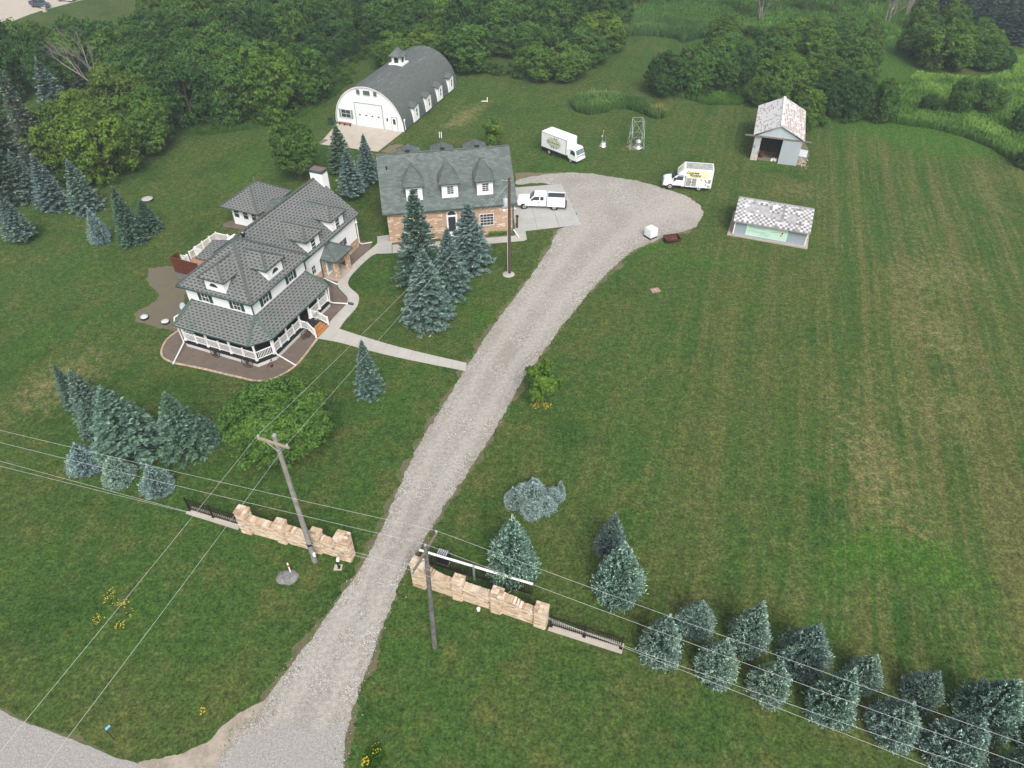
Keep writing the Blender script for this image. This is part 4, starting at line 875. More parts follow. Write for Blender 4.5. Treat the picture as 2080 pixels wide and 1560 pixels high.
for k in range(4): MB().box(-.9,.9,-.3+k*.15,-.17+k*.15,0,.08).build('plank',M['barnwood'],t)
# ------------------------------------------------ open shed with rusty shingle roof
SO=G(1523.2,323.9); SA=rad(-18)
s1=thing('open_shed','weathered open fronted shed with rust stained white shingle roof and a sliding door','shed',SO,SA)
tin=siding('grey blue tin cladding',(.38,.43,.46),.28,.85); tin2=siding('grey tin door boards',(.34,.38,.41),.28,.8)
sw=6.54; sdp=11.2; se=3.9; sr=5.65
MB().box(0,.95,-.02,.1,0,3.6).build('front_post_panel',brick('patched block panel',(.40,.43,.43),(.36,.38,.36),(.2,.26,.27),(.4,.42,.42),.5,.45,.3),s1)
MB().box(-.03,.98,-.05,-.02,0,.9).build('block_foot',simple('chalky blocks',(.50,.43,.38),.9,.15,5),s1)
MB().box(0,.1,.1,sdp,0,3.6).build('side_wall',brick('hollow clay blocks',(.28,.13,.10),(.22,.11,.09),(.33,.2,.16),(.25,.2,.18),.4,.22),s1); MB().box(sw-.1,sw,.1,sdp,0,3.6).build('side_wall',brick('hollow clay block wall',(.28,.13,.10),(.22,.11,.09),(.33,.2,.16),(.25,.2,.18),.4,.22),s1)
MB().box(0,sw,sdp-.1,sdp,0,3.6).build('rear_wall',tin,s1)
MB().plate([(0,.05,3.6),(sw,.05,3.6),(sw/2,.05,5.45)],(0,-1,0),.1).build('gable_wall',siding('patched grey blue boards',(.40,.45,.48),.95,.80,True),s1); MB().plate([(0,sdp,3.6),(sw,sdp,3.6),(sw/2,sdp,5.45)],(0,1,0),.1).build('gable_wall',tin,s1)
sd_=MB().box(3.95,6.6,-.22,-.14,.02,3.62).build('sliding_door',tin2,s1)
mb=MB(); mb.box(-1.5,7.85,-.3,-.16,3.62,3.80); mb.build('door_rail',M['barnwood'],s1)
m,nt,b=newmat('rust stained pale shingles'); n=N(nt); u,v,_=n.sep(n.coord('UV')); p=n.coord('Object'); px_=n.sep(p)[0]
row=n.math('FLOOR',n.math('DIVIDE',v,.28)); uu=n.math('ADD',n.math('DIVIDE',u,.5),n.math('MULTIPLY',n.math('MODULO',n.math('ABSOLUTE',row),2.),.5)); wn=n.node('ShaderNodeTexWhiteNoise',noise_dimensions='2D'); n.lk(n.comb(n.math('FLOOR',uu),row),wn.inputs['Vector'])
side=n.ss(px_,3.2,3.4); th=n.math('SUBTRACT',.74,n.math('MULTIPLY',side,.46)); msk=n.math('MULTIPLY',n.math('GREATER_THAN',n.math('ADD',wn.outputs['Value'],n.math('MULTIPLY',n.math('SUBTRACT',n.noise(p,.5,4),.5),.9)),th),n.math('GREATER_THAN',n.math('FRACT',n.math('DIVIDE',v,.28)),.35))
c=n.mix(n.noise(p,5.,5,.7),(.50,.50,.50),(.64,.65,.66)); c=n.mix(n.math('MULTIPLY',msk,.8),c,(.27,.15,.11)); n.lk(c,b.inputs['Base Color']); b.inputs['Roughness'].default_value=.8; n.lk(n.bump(n.math('FRACT',n.math('DIVIDE',v,.28)),.4,.02),b.inputs['Normal']); M['rustroof']=m
mb=MB(); mb.slab([(-.3,-.35,se),(sw/2,-.35,sr),(sw/2,sdp+.3,sr),(-.3,sdp+.3,se)],.12,0,1); mb.slab([(sw+.3,-.35,se),(sw/2,-.35,sr),(sw/2,sdp+.3,sr),(sw+.3,sdp+.3,se)],.12,0,1)
rf=mb.build('roof',[M['rustroof'],simple('pale fascia',(.5,.52,.52),.7,.15,4)],s1); mb=MB(); mb.beam((sw/2,-.35,sr+.03),(sw/2,3.6,sr+.03),.35,.05); mb.beam((sw/2,4.6,sr+.03),(sw/2,sdp+.3,sr+.03),.35,.05); mb.build('ridge_cap',M['gutter'],rf)
for i in range(16): MB().box(.0,.09,-.04,.04,0,.09).build('rafter_tail',M['black'],rf,loc=(-.1+i*.2,-.36,se+.02+i*.2*(sr-se)/(sw/2+.3)))
# clutter inside
MB().box(.1,sw-.1,.1,sdp-.1,0,.03).build('earth_floor',M['dirt'],s1)
def shedthing(name,label,cat,u,v,z=0.03,group=None):
    c,s=math.cos(SA),math.sin(SA); return thing(name,label,cat,(SO.x+u*c-v*s,SO.y+u*s+v*c,z),SA,group)
t=shedthing('hay_rake','rusty red hay rake stored just inside the open shed','farm machine',2.3,2.2); mb=MB(); mb.beam((-1.1,0,.5),(1.1,0,.5),.1,.1); mb.beam((0,0,.5),(0,1.6,.7),.1,.1); mb.build('frame',M['rust'],t)
for k in range(9): MB().beam((-1.0+k*.25,0,.5),(-1.0+k*.25,-.35,.1),.03,.03).build('tine',M['rust'],t)
for x in (-1.2,1.2): MB().tube((x-.05,0,.45),(x+.05,0,.45),.42,n=16).build('wheel',simple('faded red rim',(.22,.05,.035),.7,.2,4),t)
t=shedthing('plank_stack','stack of pale planks lying across the shed entrance','planks',2.3,.75)
for k in range(4): MB().box(-1.3,1.2,-.35+k*.18,-.2+k*.18,.0,.09+.04*(k%2)).build('plank',M['barnwood'],t)
t=shedthing('white_sacks','heap of white plastic sacks beside the sliding door of the shed','sacks',3.35,.35)
for dx,dy,s in ((-.3,0,.26),(.2,.05,.3),(0,.3,.27),(.35,.3,.2)): MB().lathe((dx,dy,0),[(s*.7,0),(s,.12),(s*.9,.3),(s*.3,.42)],9).build('sack',simple('white sack',(.62,.58,.55),.6,.15,5),t)
t=shedthing('old_barrel','brown rusty drum in the left corner of the open shed','barrel',1.45,1.0); MB().lathe((0,0,0),[(.3,0),(.31,.3),(.3,.6),(.31,.85),(.27,.87)],16).build('drum',M['rust'],t); MB().lathe((0,0,.87),[(.27,0),(.25,.02)],16).build('lid',M['rust'],t)
t=shedthing('rubble_heap','low heap of broken stone and weeds at the right wall of the open shed','rubble',7.2,1.6,0); Q=[]
for k in range(260):
    x=random.gauss(0,.45); y=random.gauss(0,1.2); s=random.uniform(.05,.16)
    if x<-.45: continue
    mb_=(x,y,s); a=random.uniform(0,PI); c_,d_=math.cos(a)*s,math.sin(a)*s; z=max(0,.25-.2*abs(x)); p_=[(x+c_,y+d_,z),(x-d_,y+c_,z),(x-c_,y-d_,z),(x+d_,y-c_,z)]; tt=(x,y,z+s)
    for i in range(4): Q.append([p_[i],p_[(i+1)%4],tt,tt])
o=bpy.data.objects.new('stones',quads('stones',np.array(Q),np.zeros(len(Q)),simple('broken pale stone',(.36,.31,.26),.9,.25,3))); link(o,t); tag(o,kind='stuff')
t=shedthing('white_sheet','pale blue white metal sheet lying on the rubble beside the open shed','metal sheet',7.35,3.9,.25); MB().obox((-.9,-1.2,.1),(1.5,-.15,-.05),(.2,2.3,.1),(0,0,.05)).build('sheet_panel',simple('pale blue sheet',(.55,.60,.64),.5,.08,2),t)
patch('rubble_ground',[(1610,332),(1625,336),(1641,326),(1644,312),(1640,296),(1627,286),(1618,300)],M['soil'],.0065,61,.3)
# ------------------------------------------------ low shed with chequered shingles
LO=G(1476.4,477.6); LA=rad(-20.8)
s2=thing('chequered_shed','low grey shed with a white and grey chequered shingle roof and a mint green sign','shed',LO,LA)
MB().box(0,9.7,0,6.6,0,.12).build('slab',concrete('tan slab',(.42,.34,.29)),s2)
mb=MB(); mb.box(.62,9.3,.35,6.2,.12,2.0); mb.build('wall',siding('grey blue boards',(.27,.32,.36),.3,.85),s2)
MB().box(.66,9.36,.12,.36,.12,.25).build('sill',M['steel'],s2)
for u in (.6,9.2): MB().box(u,u+.12,.28,.42,.12,2.0).build('corner_board',M['whitep'],s2)
fz=2.2; rz2=3.62; v0=-.15; v1=3.4
mb=MB(); mb.slab([(.4,v0,fz-.05),(9.5,v0,fz-.05),(9.4,v1,rz2-.05),(.3,v1,rz2-.05)],.1,0,1); mb.slab([(.3,v1,rz2-.05),(9.4,v1,rz2-.05),(9.5,6.8,fz-.05),(.4,6.8,fz-.05)],.1,0,1)
rf=mb.build('roof',[simple('bare grey roof felt',(.33,.33,.33),.9,.12,3),simple('grey roof edge',(.3,.3,.3),.8,.2,4)],s2); MB().plate([(.62,.4,1.9),(.62,6.2,1.9),(.62,3.4,3.3)],(-1,0,0),.05).build('gable_wall',s2.children[1].data.materials[0],s2); MB().plate([(9.3,.4,1.9),(9.3,6.2,1.9),(9.3,3.4,3.3)],(1,0,0),.05).build('gable_wall',s2.children[1].data.materials[0],s2)
MB().beam((.3,v1,rz2+.02),(9.4,v1,rz2+.02),.22,.05).build('ridge_cap',M['steel'],rf)
tw=simple('white shingle',(.58,.58,.59),.6,.06,5,objvar=.3); tg=simple('grey shingle',(.27,.26,.27),.85,.15,5,objvar=.4); cols=30; rows=12
d=Vector((0,v1-v0,rz2-fz)); L_=d.length; d.normalize(); cw=9.1/cols; rh=L_/rows; tm=[]
for mt in (tw,tg):
    mb=MB(); mb.obox((0,0,0),(cw*.97,0,0),d*rh*1.05,Vector((0,-d.z,d.y))*.025); o=mb.build('shingle',mt); tm.append(o.data); bpy.data.objects.remove(o)
for r_ in range(rows):
    for c_ in range(cols):
        x=c_/cols; y=r_/rows; gap=(abs(x-.27)<.14 and abs(y-.6)<.2) or (abs(x-.72)<.07 and abs(y-.42)<.17) or (abs(x-.48)<.10 and abs(y-.45)<.12)
        if gap and random.random()<.93: continue
        white=(r_+c_)%2==0
        if random.random()<.06: white=not white
        if not white and y>.7 and random.random()<.35: continue
        o=bpy.data.objects.new('shingle',tm[0 if white else 1]); link(o,rf); p_=Vector((.4+c_*cw-.1*y,v0,fz))+d*rh*r_+Vector((0,-d.z,d.y))*.0; o.location=p_; o.rotation_euler=(random.uniform(0.01,.03),0,random.uniform(-.02,.02))
m,nt,b=newmat('faded mint green sign paint'); n=N(nt); p=n.coord('Object'); f=n.noise(p,1.2,5,.7); n.lk(n.mix(n.ss(f,.35,.7),(.42,.62,.52),(.50,.68,.58)),b.inputs['Base Color']); b.inputs['Roughness'].default_value=.6
sg=MB().plate([(2.1,.33,.32),(7.05,.33,.32),(7.05,.33,1.95),(2.1,.33,1.95)],(0,-1,0),.03).build('sign_board',m,s2)
ink=simple('faded grey sign lettering',(.27,.42,.37),.7,.1,5); inkd=simple('dark sign ink',(.06,.07,.06),.7,.1,5)
mb=MB()
def strokes(mb,x0,z0,w,h,n_,y=.296,th=.022):
    x=x0
    for i in range(n_):
        cw_=w/n_; a=random.random()
        mb.beam((x,y,z0),(x+cw_*.25,y,z0+h*random.uniform(.5,1)),th,th); mb.beam((x+cw_*.25,y,z0+h*random.uniform(.5,1)),(x+cw_*.55,y,z0+h*.05),th,th)
        if a>.4: mb.beam((x+cw_*.1,y,z0+h*.5),(x+cw_*.7,y,z0+h*.55),th,th)
        x+=cw_
random.seed(5); strokes(mb,2.5,1.35,2.0,.35,9,th=.03); strokes(mb,2.5,.95,2.0,.25,12,th=.025); strokes(mb,3.9,.72,1.1,.16,9); strokes(mb,3.7,.5,1.3,.12,10); mb.beam((2.5,.296,.9),(4.4,.296,.9),.03,.02); mb.build('sign_lettering',ink,sg)
mb=MB(); mb.plate([(6.35+.27*math.cos(t*PI/9),.30,1.32+.3*math.sin(t*PI/9)) for t in range(18)],(0,-1,0),.012); o=mb.build('sign_emblem',simple('cream emblem',(.66,.62,.40),.6,.08,4),sg)
mb=MB(); mb.plate([(6.4+.11*math.cos(t*PI/5),.285,1.36+.13*math.sin(t*PI/5)) for t in range(10)],(0,-1,0),.01); mb.box(6.2,6.45,.275,.285,1.0,1.1); mb.beam((5.0,.296,1.28),(6.1,.296,1.42),.04,.02); mb.build('sign_emblem_mark',inkd,sg)
# ================================================ VEGETATION
def orient_quads(C,D,Lh,Wh,Nrm=None):
    """quads centred on C, long axis D (unit), half length, half width; side axis perpendicular to Nrm"""
    n=len(C); R=RNG.normal(size=(n,3)) if Nrm is None else Nrm+RNG.normal(size=(n,3))*.35
    S=np.cross(D,R); S/=np.linalg.norm(S,axis=1,keepdims=True)+1e-9
    a=D*Lh[:,None]; b=S*Wh[:,None]
    return np.stack([C-a-b*.55,C-a*.2+b-a*.0,C+a,C-a*.2-b],1) if False else np.stack([C-a,C+b,C+a,C-b],1)
def broad_crown(seed,nl=20,leaves=10000,flat=1.0,lsize=.050,kind='round',low=.12,fine=1.):
    """crown of radius 1: big boughs carrying smaller leaf clumps, gaps between them; returns quads and t"""
    r=np.random.default_rng(seed); big=[]
    for i in range(nl):
        a=r.uniform(0,2*PI); z=r.uniform(-.8,.95); k=math.sqrt(max(0,1-z*z))*r.uniform(.50,.72)
        if kind=='tall': k*=(1-.35*max(0,z))
        big.append((math.cos(a)*k,math.sin(a)*k,z*.72-.04,r.uniform(.24,.36)))
    big.append((0,0,.1,.5)); C=[];R=[];B=[]
    for i,(x,y,z,rb) in enumerate(big):
        m=int((7+rb*34)*fine)
        for _ in range(m):
            d=r.normal(size=3); d[2]=d[2]*.8+.25; d/=np.linalg.norm(d); q=rb*r.uniform(.75,1.05); C.append((x+d[0]*q,y+d[1]*q,z+d[2]*q*.9)); R.append(r.uniform(.07,.15)/fine**.5); B.append(i)
    C=np.array(C);R=np.array(R);B=np.array(B); w=R**2; w/=w.sum(); idx=r.choice(len(C),leaves,p=w)
    d=r.normal(size=(leaves,3)); d[:,2]=d[:,2]*.8+.3; d/=np.linalg.norm(d,axis=1,keepdims=True)
    rr=R[idx]*r.uniform(.55,1.12,leaves); P=C[idx]+d*rr[:,None]*np.array([1.1,1.1,.8])
    # leaves deep inside the crown are few
    rad_=np.sqrt((P[:,0])**2+P[:,1]**2+(P[:,2]/.75)**2); keep=(rad_>.5)|(r.random(leaves)<.25); P=P[keep]; d=d[keep]; idx=idx[keep]; n=len(P); o=P/np.linalg.norm(P,axis=1,keepdims=True)
    Nn=d*.6+o*.35+r.normal(size=(n,3))*.5+np.array([0,0,.4]); Nn/=np.linalg.norm(Nn,axis=1,keepdims=True)
    T1=np.cross(Nn,r.normal(size=(n,3))); T1/=np.linalg.norm(T1,axis=1,keepdims=True); T2=np.cross(Nn,T1)
    s=lsize*r.uniform(.6,1.35,n); a=T1*s[:,None]; b=T2*(s*r.uniform(.5,.8,n))[:,None]
    Q=np.stack([P-a,P+b,P+a*1.1,P-b],1); Q[:,:,2]=(Q[:,:,2]*flat)+flat*1.0
    lob=r.uniform(-.14,.14,len(big)); sub=r.uniform(-.16,.16,len(C)); t=.40+.30*d[:,2]+lob[B[idx]]+sub[idx]+r.uniform(-.16,.22,n); t=np.clip(t,0,1)  # upward leaves lighter, downward darker: lit tops and dark undersides painted into t
    lowm=Q[:,:,2].min(1)>low*.1; return Q[lowm],t[lowm]
PROTO={}
def proto_broad(key,seed,**k):
    Q,t=broad_crown(seed,**k); me=quads('crown_'+key,Q,t,M['leaf']); PROTO[key]=me
def trunk_mesh(key,h,r,mat,limbs=5,seed=0,spread=.5):
    rr=random.Random(seed); mb=MB(); mb.tube((0,0,-.1),(0,0,h*.55),r,r*.7,8); mb.tube((0,0,h*.55),(rr.uniform(-.1,.1),rr.uniform(-.1,.1),h),r*.7,r*.3,7)
    for i in range(limbs):
        a=2*PI*i/limbs+rr.uniform(-.4,.4); z=h*rr.uniform(.35,.7); e=Vector((math.cos(a)*spread,math.sin(a)*spread,z+h*rr.uniform(.2,.45))); mb.tube((0,0,z),e,r*.4,r*.15,6)
    o=mb.build('trunk',mat); me=o.data; bpy.data.objects.remove(o); PROTO[key]=me
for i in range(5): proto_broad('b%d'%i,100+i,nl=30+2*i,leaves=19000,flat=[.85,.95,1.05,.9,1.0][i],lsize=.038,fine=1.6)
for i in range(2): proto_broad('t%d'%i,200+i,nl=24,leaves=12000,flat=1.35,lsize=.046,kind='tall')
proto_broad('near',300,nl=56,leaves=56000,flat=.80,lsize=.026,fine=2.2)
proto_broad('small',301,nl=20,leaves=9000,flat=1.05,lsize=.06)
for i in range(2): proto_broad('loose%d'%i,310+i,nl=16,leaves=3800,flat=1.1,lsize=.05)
trunk_mesh('trunk_b',1.0,.055,M['bark'],6,1,.45)
def tree(x,y,topy,wpx,key,label,tint=(1,1,1),cat='tree',group=None,name='tree',hs=1.,lift=.0,gap=.0):
    """x,y: foot in the photo; topy: top of the crown; wpx: crown width"""
    g=G(x,y); h=tall((x,y),topy); d=math.sqrt(g.x**2+g.y**2+CAM_H**2); h=max(2.,h*.93); w=wpx*mpp(x,y)*1.0
    t=thing(name,label,cat,g,random.uniform(0,6.28),group)
    me=PROTO[key]; zs=max(v.co.z for v in me.vertices) if 'zmax' not in me else me['zmax']
    if 'zmax' not in me: me['zmax']=zs
    c=bpy.data.objects.new('crown',me); link(c,t); c.color=(*tint,1)
    base=h*gap; c.scale=(w/2,w/2,(h-base)/zs); c.location=(0,0,base)
    k=bpy.data.objects.new('trunk',PROTO['trunk_b']); link(k,t); k.scale=(h*.45,h*.45,h*.8)
    return t
# ---- spruces
def spruce_young(seed,n_tip=640,per=22,H_=1.,dens=1.):
    """fuzzy young spruce in metres for height 3.6, base radius 1.35"""
    r=np.random.default_rng(seed); Hh=3.6; Rb=1.38; C=[];D=[];L=[];W=[];T=[]
    k=np.arange(n_tip); z=Hh*(1-np.sqrt(1-(k+.5)/n_tip*.985))
    z=np.clip(Hh*(((k+.5)/n_tip)**1.35),0.1,Hh*.99); z=Hh*(1-(1-((k+.5)/n_tip))**.62)*1.0
    ang=k*2.39996+r.uniform(-.3,.3,n_tip)
    prof=Rb*(1-(z/Hh)**1.35)**.98*np.minimum(1,.66+z/Hh*1.9); prof*=1+r.uniform(-.20,.16,n_tip)+.07*np.sin(ang*3+z*2); bt=r.uniform(-.22,.22,n_tip)
    out=np.stack([np.cos(ang),np.sin(ang),np.zeros(n_tip)],1); tips=out*prof[:,None]; tips[:,2]=z-prof*.02
    up=.25+.9*(z/Hh); dirs=out+np.stack([0*up,0*up,up],1); dirs/=np.linalg.norm(dirs,axis=1,keepdims=True)
    for j in range(per):
        f=r.uniform(-.75,.15,n_tip) if j>3 else r.uniform(-.1,.12,n_tip)
        ctr=tips+dirs*(f*.5*(.3+prof/Rb))[:,None]+r.normal(size=(n_tip,3))*(.062*(.4+prof/Rb))[:,None]
        d=dirs+r.normal(size=(n_tip,3))*.55; d/=np.linalg.norm(d,axis=1,keepdims=True)
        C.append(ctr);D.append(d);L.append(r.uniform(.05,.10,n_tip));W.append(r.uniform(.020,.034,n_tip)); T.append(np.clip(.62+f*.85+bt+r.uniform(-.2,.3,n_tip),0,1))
    # leader
    m=14; C.append(np.stack([r.normal(size=m)*.04,r.normal(size=m)*.04,Hh*r.uniform(.93,1.03,m)],1)); d=np.stack([r.normal(size=m)*.4,r.normal(size=m)*.4,np.ones(m)],1); d/=np.linalg.norm(d,axis=1,keepdims=True); D.append(d);L.append(np.full(m,.14));W.append(np.full(m,.025));T.append(np.full(m,.95))
    C=np.concatenate(C);D=np.concatenate(D);L=np.concatenate(L);W=np.concatenate(W);T=np.concatenate(T)
    S=np.cross(D,r.normal(size=D.shape)); S/=np.linalg.norm(S,axis=1,keepdims=True)
    Q=np.stack([C-D*L[:,None],C+S*W[:,None]-D*(L*.2)[:,None],C+D*L[:,None],C-S*W[:,None]-D*(L*.2)[:,None]],1)
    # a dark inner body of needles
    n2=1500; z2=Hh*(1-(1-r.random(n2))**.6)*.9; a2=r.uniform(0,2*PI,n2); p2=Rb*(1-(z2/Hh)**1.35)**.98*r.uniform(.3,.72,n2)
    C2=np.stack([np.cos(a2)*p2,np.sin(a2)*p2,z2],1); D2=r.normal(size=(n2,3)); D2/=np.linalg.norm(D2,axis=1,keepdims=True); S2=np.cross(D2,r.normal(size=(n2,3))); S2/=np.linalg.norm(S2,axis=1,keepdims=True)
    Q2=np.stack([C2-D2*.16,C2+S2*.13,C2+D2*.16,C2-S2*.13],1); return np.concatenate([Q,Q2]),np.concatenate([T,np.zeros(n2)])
def spruce_old(seed,Hh=8.,Rb=2.3,gapz=.32,nb=11):
    """layered spruce: whorls of flat boughs with hanging twigs"""
    r=np.random.default_rng(seed); C=[];D=[];L=[];W=[];T=[];Nn=[]
    z=.35
    while z<Hh-.25:
        f=1-z/Hh; Rz=Rb*f**.82*min(1,.8+z*.25); n_=max(5,int(nb*(.5+.6*f)))
        a0=r.uniform(0,6.28)
        for i in range(n_):
            a=a0+2*PI*i/n_+r.uniform(-.22,.22); ln=Rz*r.uniform(.78,1.12); zz=z+r.uniform(-.14,.14); droop=r.uniform(.10,.28)-.35*(1-f)
            m=int(9+ln*13); s=np.sqrt(r.random(m)); u=s*ln; side=r.choice([-1,1],m); wd=.36*np.sqrt(np.clip(1-s*.85,0.05,1))*min(1,.35+ln*.4)*r.uniform(.2,1,m)
            o=np.array([math.cos(a),math.sin(a),0]); sd=np.array([-o[1],o[0],0])
            P=o*u[:,None]+sd*(side*wd)[:,None]; P[:,2]=zz-droop*u+.16*(u/max(ln,.1))**2*ln*.6+r.uniform(-.05,.05,m)-wd*.25
            d=o*.8+sd[None]*(side*.75)[:,None]+r.normal(size=(m,3))*.2; d[:,2]+= -.05+.3*(1-f); d/=np.linalg.norm(d,axis=1,keepdims=True)
            C.append(P);D.append(d);L.append(r.uniform(.12,.24,m)*(.6+.5*f));W.append(r.uniform(.045,.09,m));T.append(np.clip(.15+s*.62+r.uniform(-.15,.25,m),0,1)); nn=np.tile([0,0,1.],(m,1))+r.normal(size=(m,3))*.45; Nn.append(nn)
        z+=gapz*(.55+.6*f)*r.uniform(.85,1.15)
    m=10; C.append(np.stack([r.normal(size=m)*.05,r.normal(size=m)*.05,Hh*r.uniform(.95,1.02,m)],1)); d=np.stack([r.normal(size=m)*.5,r.normal(size=m)*.5,np.ones(m)],1); d/=np.linalg.norm(d,axis=1,keepdims=True); D.append(d);L.append(np.full(m,.2));W.append(np.full(m,.04));T.append(np.full(m,.9)); Nn.append(r.normal(size=(m,3)))
    C=np.concatenate(C);D=np.concatenate(D);L=np.concatenate(L);W=np.concatenate(W);T=np.concatenate(T);Nn=np.concatenate(Nn)
    S=np.cross(D,Nn); S/=np.linalg.norm(S,axis=1,keepdims=True)+1e-9
    Q=np.stack([C-D*L[:,None],C+S*W[:,None],C+D*L[:,None],C-S*W[:,None]],1)
    return Q,T
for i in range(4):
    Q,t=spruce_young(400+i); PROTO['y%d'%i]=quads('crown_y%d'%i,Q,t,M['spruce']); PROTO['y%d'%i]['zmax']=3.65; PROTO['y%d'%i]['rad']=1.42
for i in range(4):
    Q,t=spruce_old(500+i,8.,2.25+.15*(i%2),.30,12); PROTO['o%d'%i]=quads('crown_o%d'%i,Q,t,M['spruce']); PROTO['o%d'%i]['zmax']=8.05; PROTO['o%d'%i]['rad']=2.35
o_=MB().tube((0,0,-.1),(0,0,1.),.03,.006,7).build('trunk',M['bark']); PROTO['trunk_s']=o_.data; bpy.data.objects.remove(o_)
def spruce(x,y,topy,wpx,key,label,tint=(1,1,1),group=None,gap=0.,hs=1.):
    g=G(x,y); h=max(1.2,tall((x,y),topy))*hs; w=wpx*mpp(x,y)
    if key[0]=='o': tint=tuple(q*.70 for q in tint); w*=1.13
    t=thing('spruce_tree',label,'spruce',g,random.uniform(0,6.28),group); me=PROTO[key]; base=gap*h
    c=bpy.data.objects.new('crown',me); link(c,t); c.color=(*tint,1); s=w/2/me['rad']; c.scale=(s*random.uniform(.95,1.05),s*random.uniform(.95,1.05),(h-base)/me['zmax']); c.location=(0,0,base)
    k=bpy.data.objects.new('trunk',PROTO['trunk_s']); link(k,t); k.scale=(max(1.5,h*.6),max(1.5,h*.6),h*.97)
    return t
BL=(1.16,1.28,1.24); GR=(.72,.92,.66); DK=(.55,.74,.55); PALE=(1.3,1.42,1.3); TEAL=(1.05,1.25,1.14); BLUE=(1.15,1.25,1.42)
gr1='blue spruces along the road east of the gate'
LR=[(1338,1330,1249,88,'y0','blue spruce nearest the iron fence end, first of the roadside row',BL),
(1411,1275,1221,73,'y1','small round topped blue spruce behind the gap between the first two roadside spruces',BL),
(1514,1308,1223,84,'y2','tall blue spruce second in the rear line of the roadside spruces',PALE),
(1450,1370,1298,86,'y3','blue spruce second in the front roadside line, just under the power wires',PALE),
(1556,1408,1344,86,'y0','blue spruce third in the front roadside line with a slim pointed tip',PALE),
(1625,1345,1269,98,'y1','broad dark blue spruce third in the rear roadside line',(1.02,1.14,1.12)),
(1678,1446,1359,101,'y2','large blue spruce fourth in the front roadside line',TEAL),
(1744,1385,1330,70,'y3','small grey green spruce tucked behind the large fourth roadside spruce',PALE),
(1862,1418,1363,76,'y1','small leaning blue spruce alone in the rear roadside line',BL),
(1805,1486,1426,97,'y0','blue spruce fifth in the front roadside line',BL),
(1990,1462,1383,118,'y2','broad spruce at the far right of the rear roadside line',TEAL),
(1922,1535,1458,115,'y3','large blue spruce at the bottom right corner above the lowest wire',BL),
(2085,1510,1456,70,'y0','spruce cut by the right edge of the photo in the rear roadside line',TEAL),
(2052,1600,1512,100,'y1','spruce cut by the bottom right corner of the photo',BL)]
for a in LR: spruce(a[0],a[1],a[2],a[3]*1.0,*a[4:],group=gr1)
spruce(1041,1163,1049,104,'y2','grey green spruce standing right behind the white topped sliding gate',TEAL)
spruce(1239,1118,1042,62,'y1','smaller narrow blue spruce behind the big one right of the gate',(.9,.98,1.))
spruce(1252,1203,1100,104,'y3','big blue spruce right of the gate, in front of the narrow one',TEAL)
# broken, spreading blue spruce without a leader
random.seed(77)
bs=thing('spruce_bush','wide lumpy pale blue spruce bush without a tip, beside the driveway','bush',G(1086,1018))
for dx,dy,s,h in ((0,0,1.0,1.0),(-1.5,-.3,.72,.75),(1.55,.3,.66,.8),(-.2,-1.0,.8,.62),(.8,-.6,.75,.65),(-.9,.6,.7,.8),(-2.0,.3,.42,.6),(2.1,.55,.38,.62),(.1,.6,.8,.9)):
    c=bpy.data.objects.new('crown',PROTO['y%d'%random.randrange(4)]); link(c,bs); c.location=(dx,dy,-.1); c.scale=(s*.95,s*.95,.80*h*.85); c.rotation_euler=(random.uniform(-.2,.2),dx*.16,random.uniform(0,6)); c.color=(1.45,1.45,1.55,1)
spruce(180,950,900,72,'y0','small steel blue spruce, left end of the three small ones by the left roadside',BLUE)
spruce(247,975,927,66,'y3','small pale spruce in the middle of the three small ones by the left roadside',PALE)
spruce(325,995,943,68,'y1','small blue spruce nearest the left iron fence',BLUE)
spruce(155,822,740,48,'o2','thin dark spruce at the upper left of the left lawn cluster',(.62,.8,.7))
spruce(195,850,752,80,'o0','blue green spruce between the thin one and the large one in the left lawn cluster',(.85,.97,.88))
spruce(200,880,815,60,'o3','low spruce squeezed under the left side of the large left lawn spruce',(.7,.88,.75))
spruce(272,918,785,135,'o1','largest green spruce of the left lawn cluster with broad layered boughs',(.78,1.0,.84))
spruce(386,915,797,106,'o2','dark green spruce left of the round leafy tree',(.62,.84,.66))
spruce(425,895,840,64,'o3','lower dark green spruce joined to the right side of another by the round tree',(.55,.75,.6))
spruce(753,800,690,64,'o0','slim blue green spruce alone on the lawn below the concrete path',(.72,.92,.86))
hg='tall spruces in front of the brick garage'
spruce(857,575,378,98,'o1','tallest dark spruce against the garage roof, leftmost of the four',(.62,.80,.74),gap=.02)
spruce(955,540,412,98,'o2','blue spruce right of the other three, in front of the garage door',(.85,.98,1.06))
spruce(916,595,462,88,'o0','blue spruce behind the front one, in the middle of the garage group',(.82,.95,.98))
spruce(872,655,503,104,'o3','front blue spruce of the garage group, nearest the concrete path',(.88,1.0,1.0))
spruce(697,350,252,62,'o2','dark green spruce at the foot of the barn forecourt',(.6,.72,.52),gap=.08)
spruce(718,403,300,60,'o1','pale blue spruce on a bare trunk between farmhouse and garage',(.95,1.05,1.12),gap=.14)
spruce(752,380,272,48,'o3','slim blue spruce at the left end of the garage roof',(.8,.95,1.0),gap=.16)
spruce(48,490,395,64,'o0','blue spruce cut by the left photo edge, lowest of the upper left lawn group',(.85,.98,1.0),gap=.1)
spruce(68,405,305,66,'o1','blue spruce at the left of the row below the bright green trees',(.88,1.,1.02))
spruce(114,422,313,66,'o2','blue spruce second from the left in the row below the bright green trees',(.92,1.02,1.1))
spruce(180,425,325,70,'o3','blue spruce at the right end of the row below the bright green trees',(.86,1.,.98))
spruce(208,491,422,46,'y1','small pointed steel blue spruce alone in front of the upper left row',BLUE)
spruce(273,492,378,66,'o0','dark green spruce, larger of the touching pair on the upper left lawn',(.55,.76,.6))
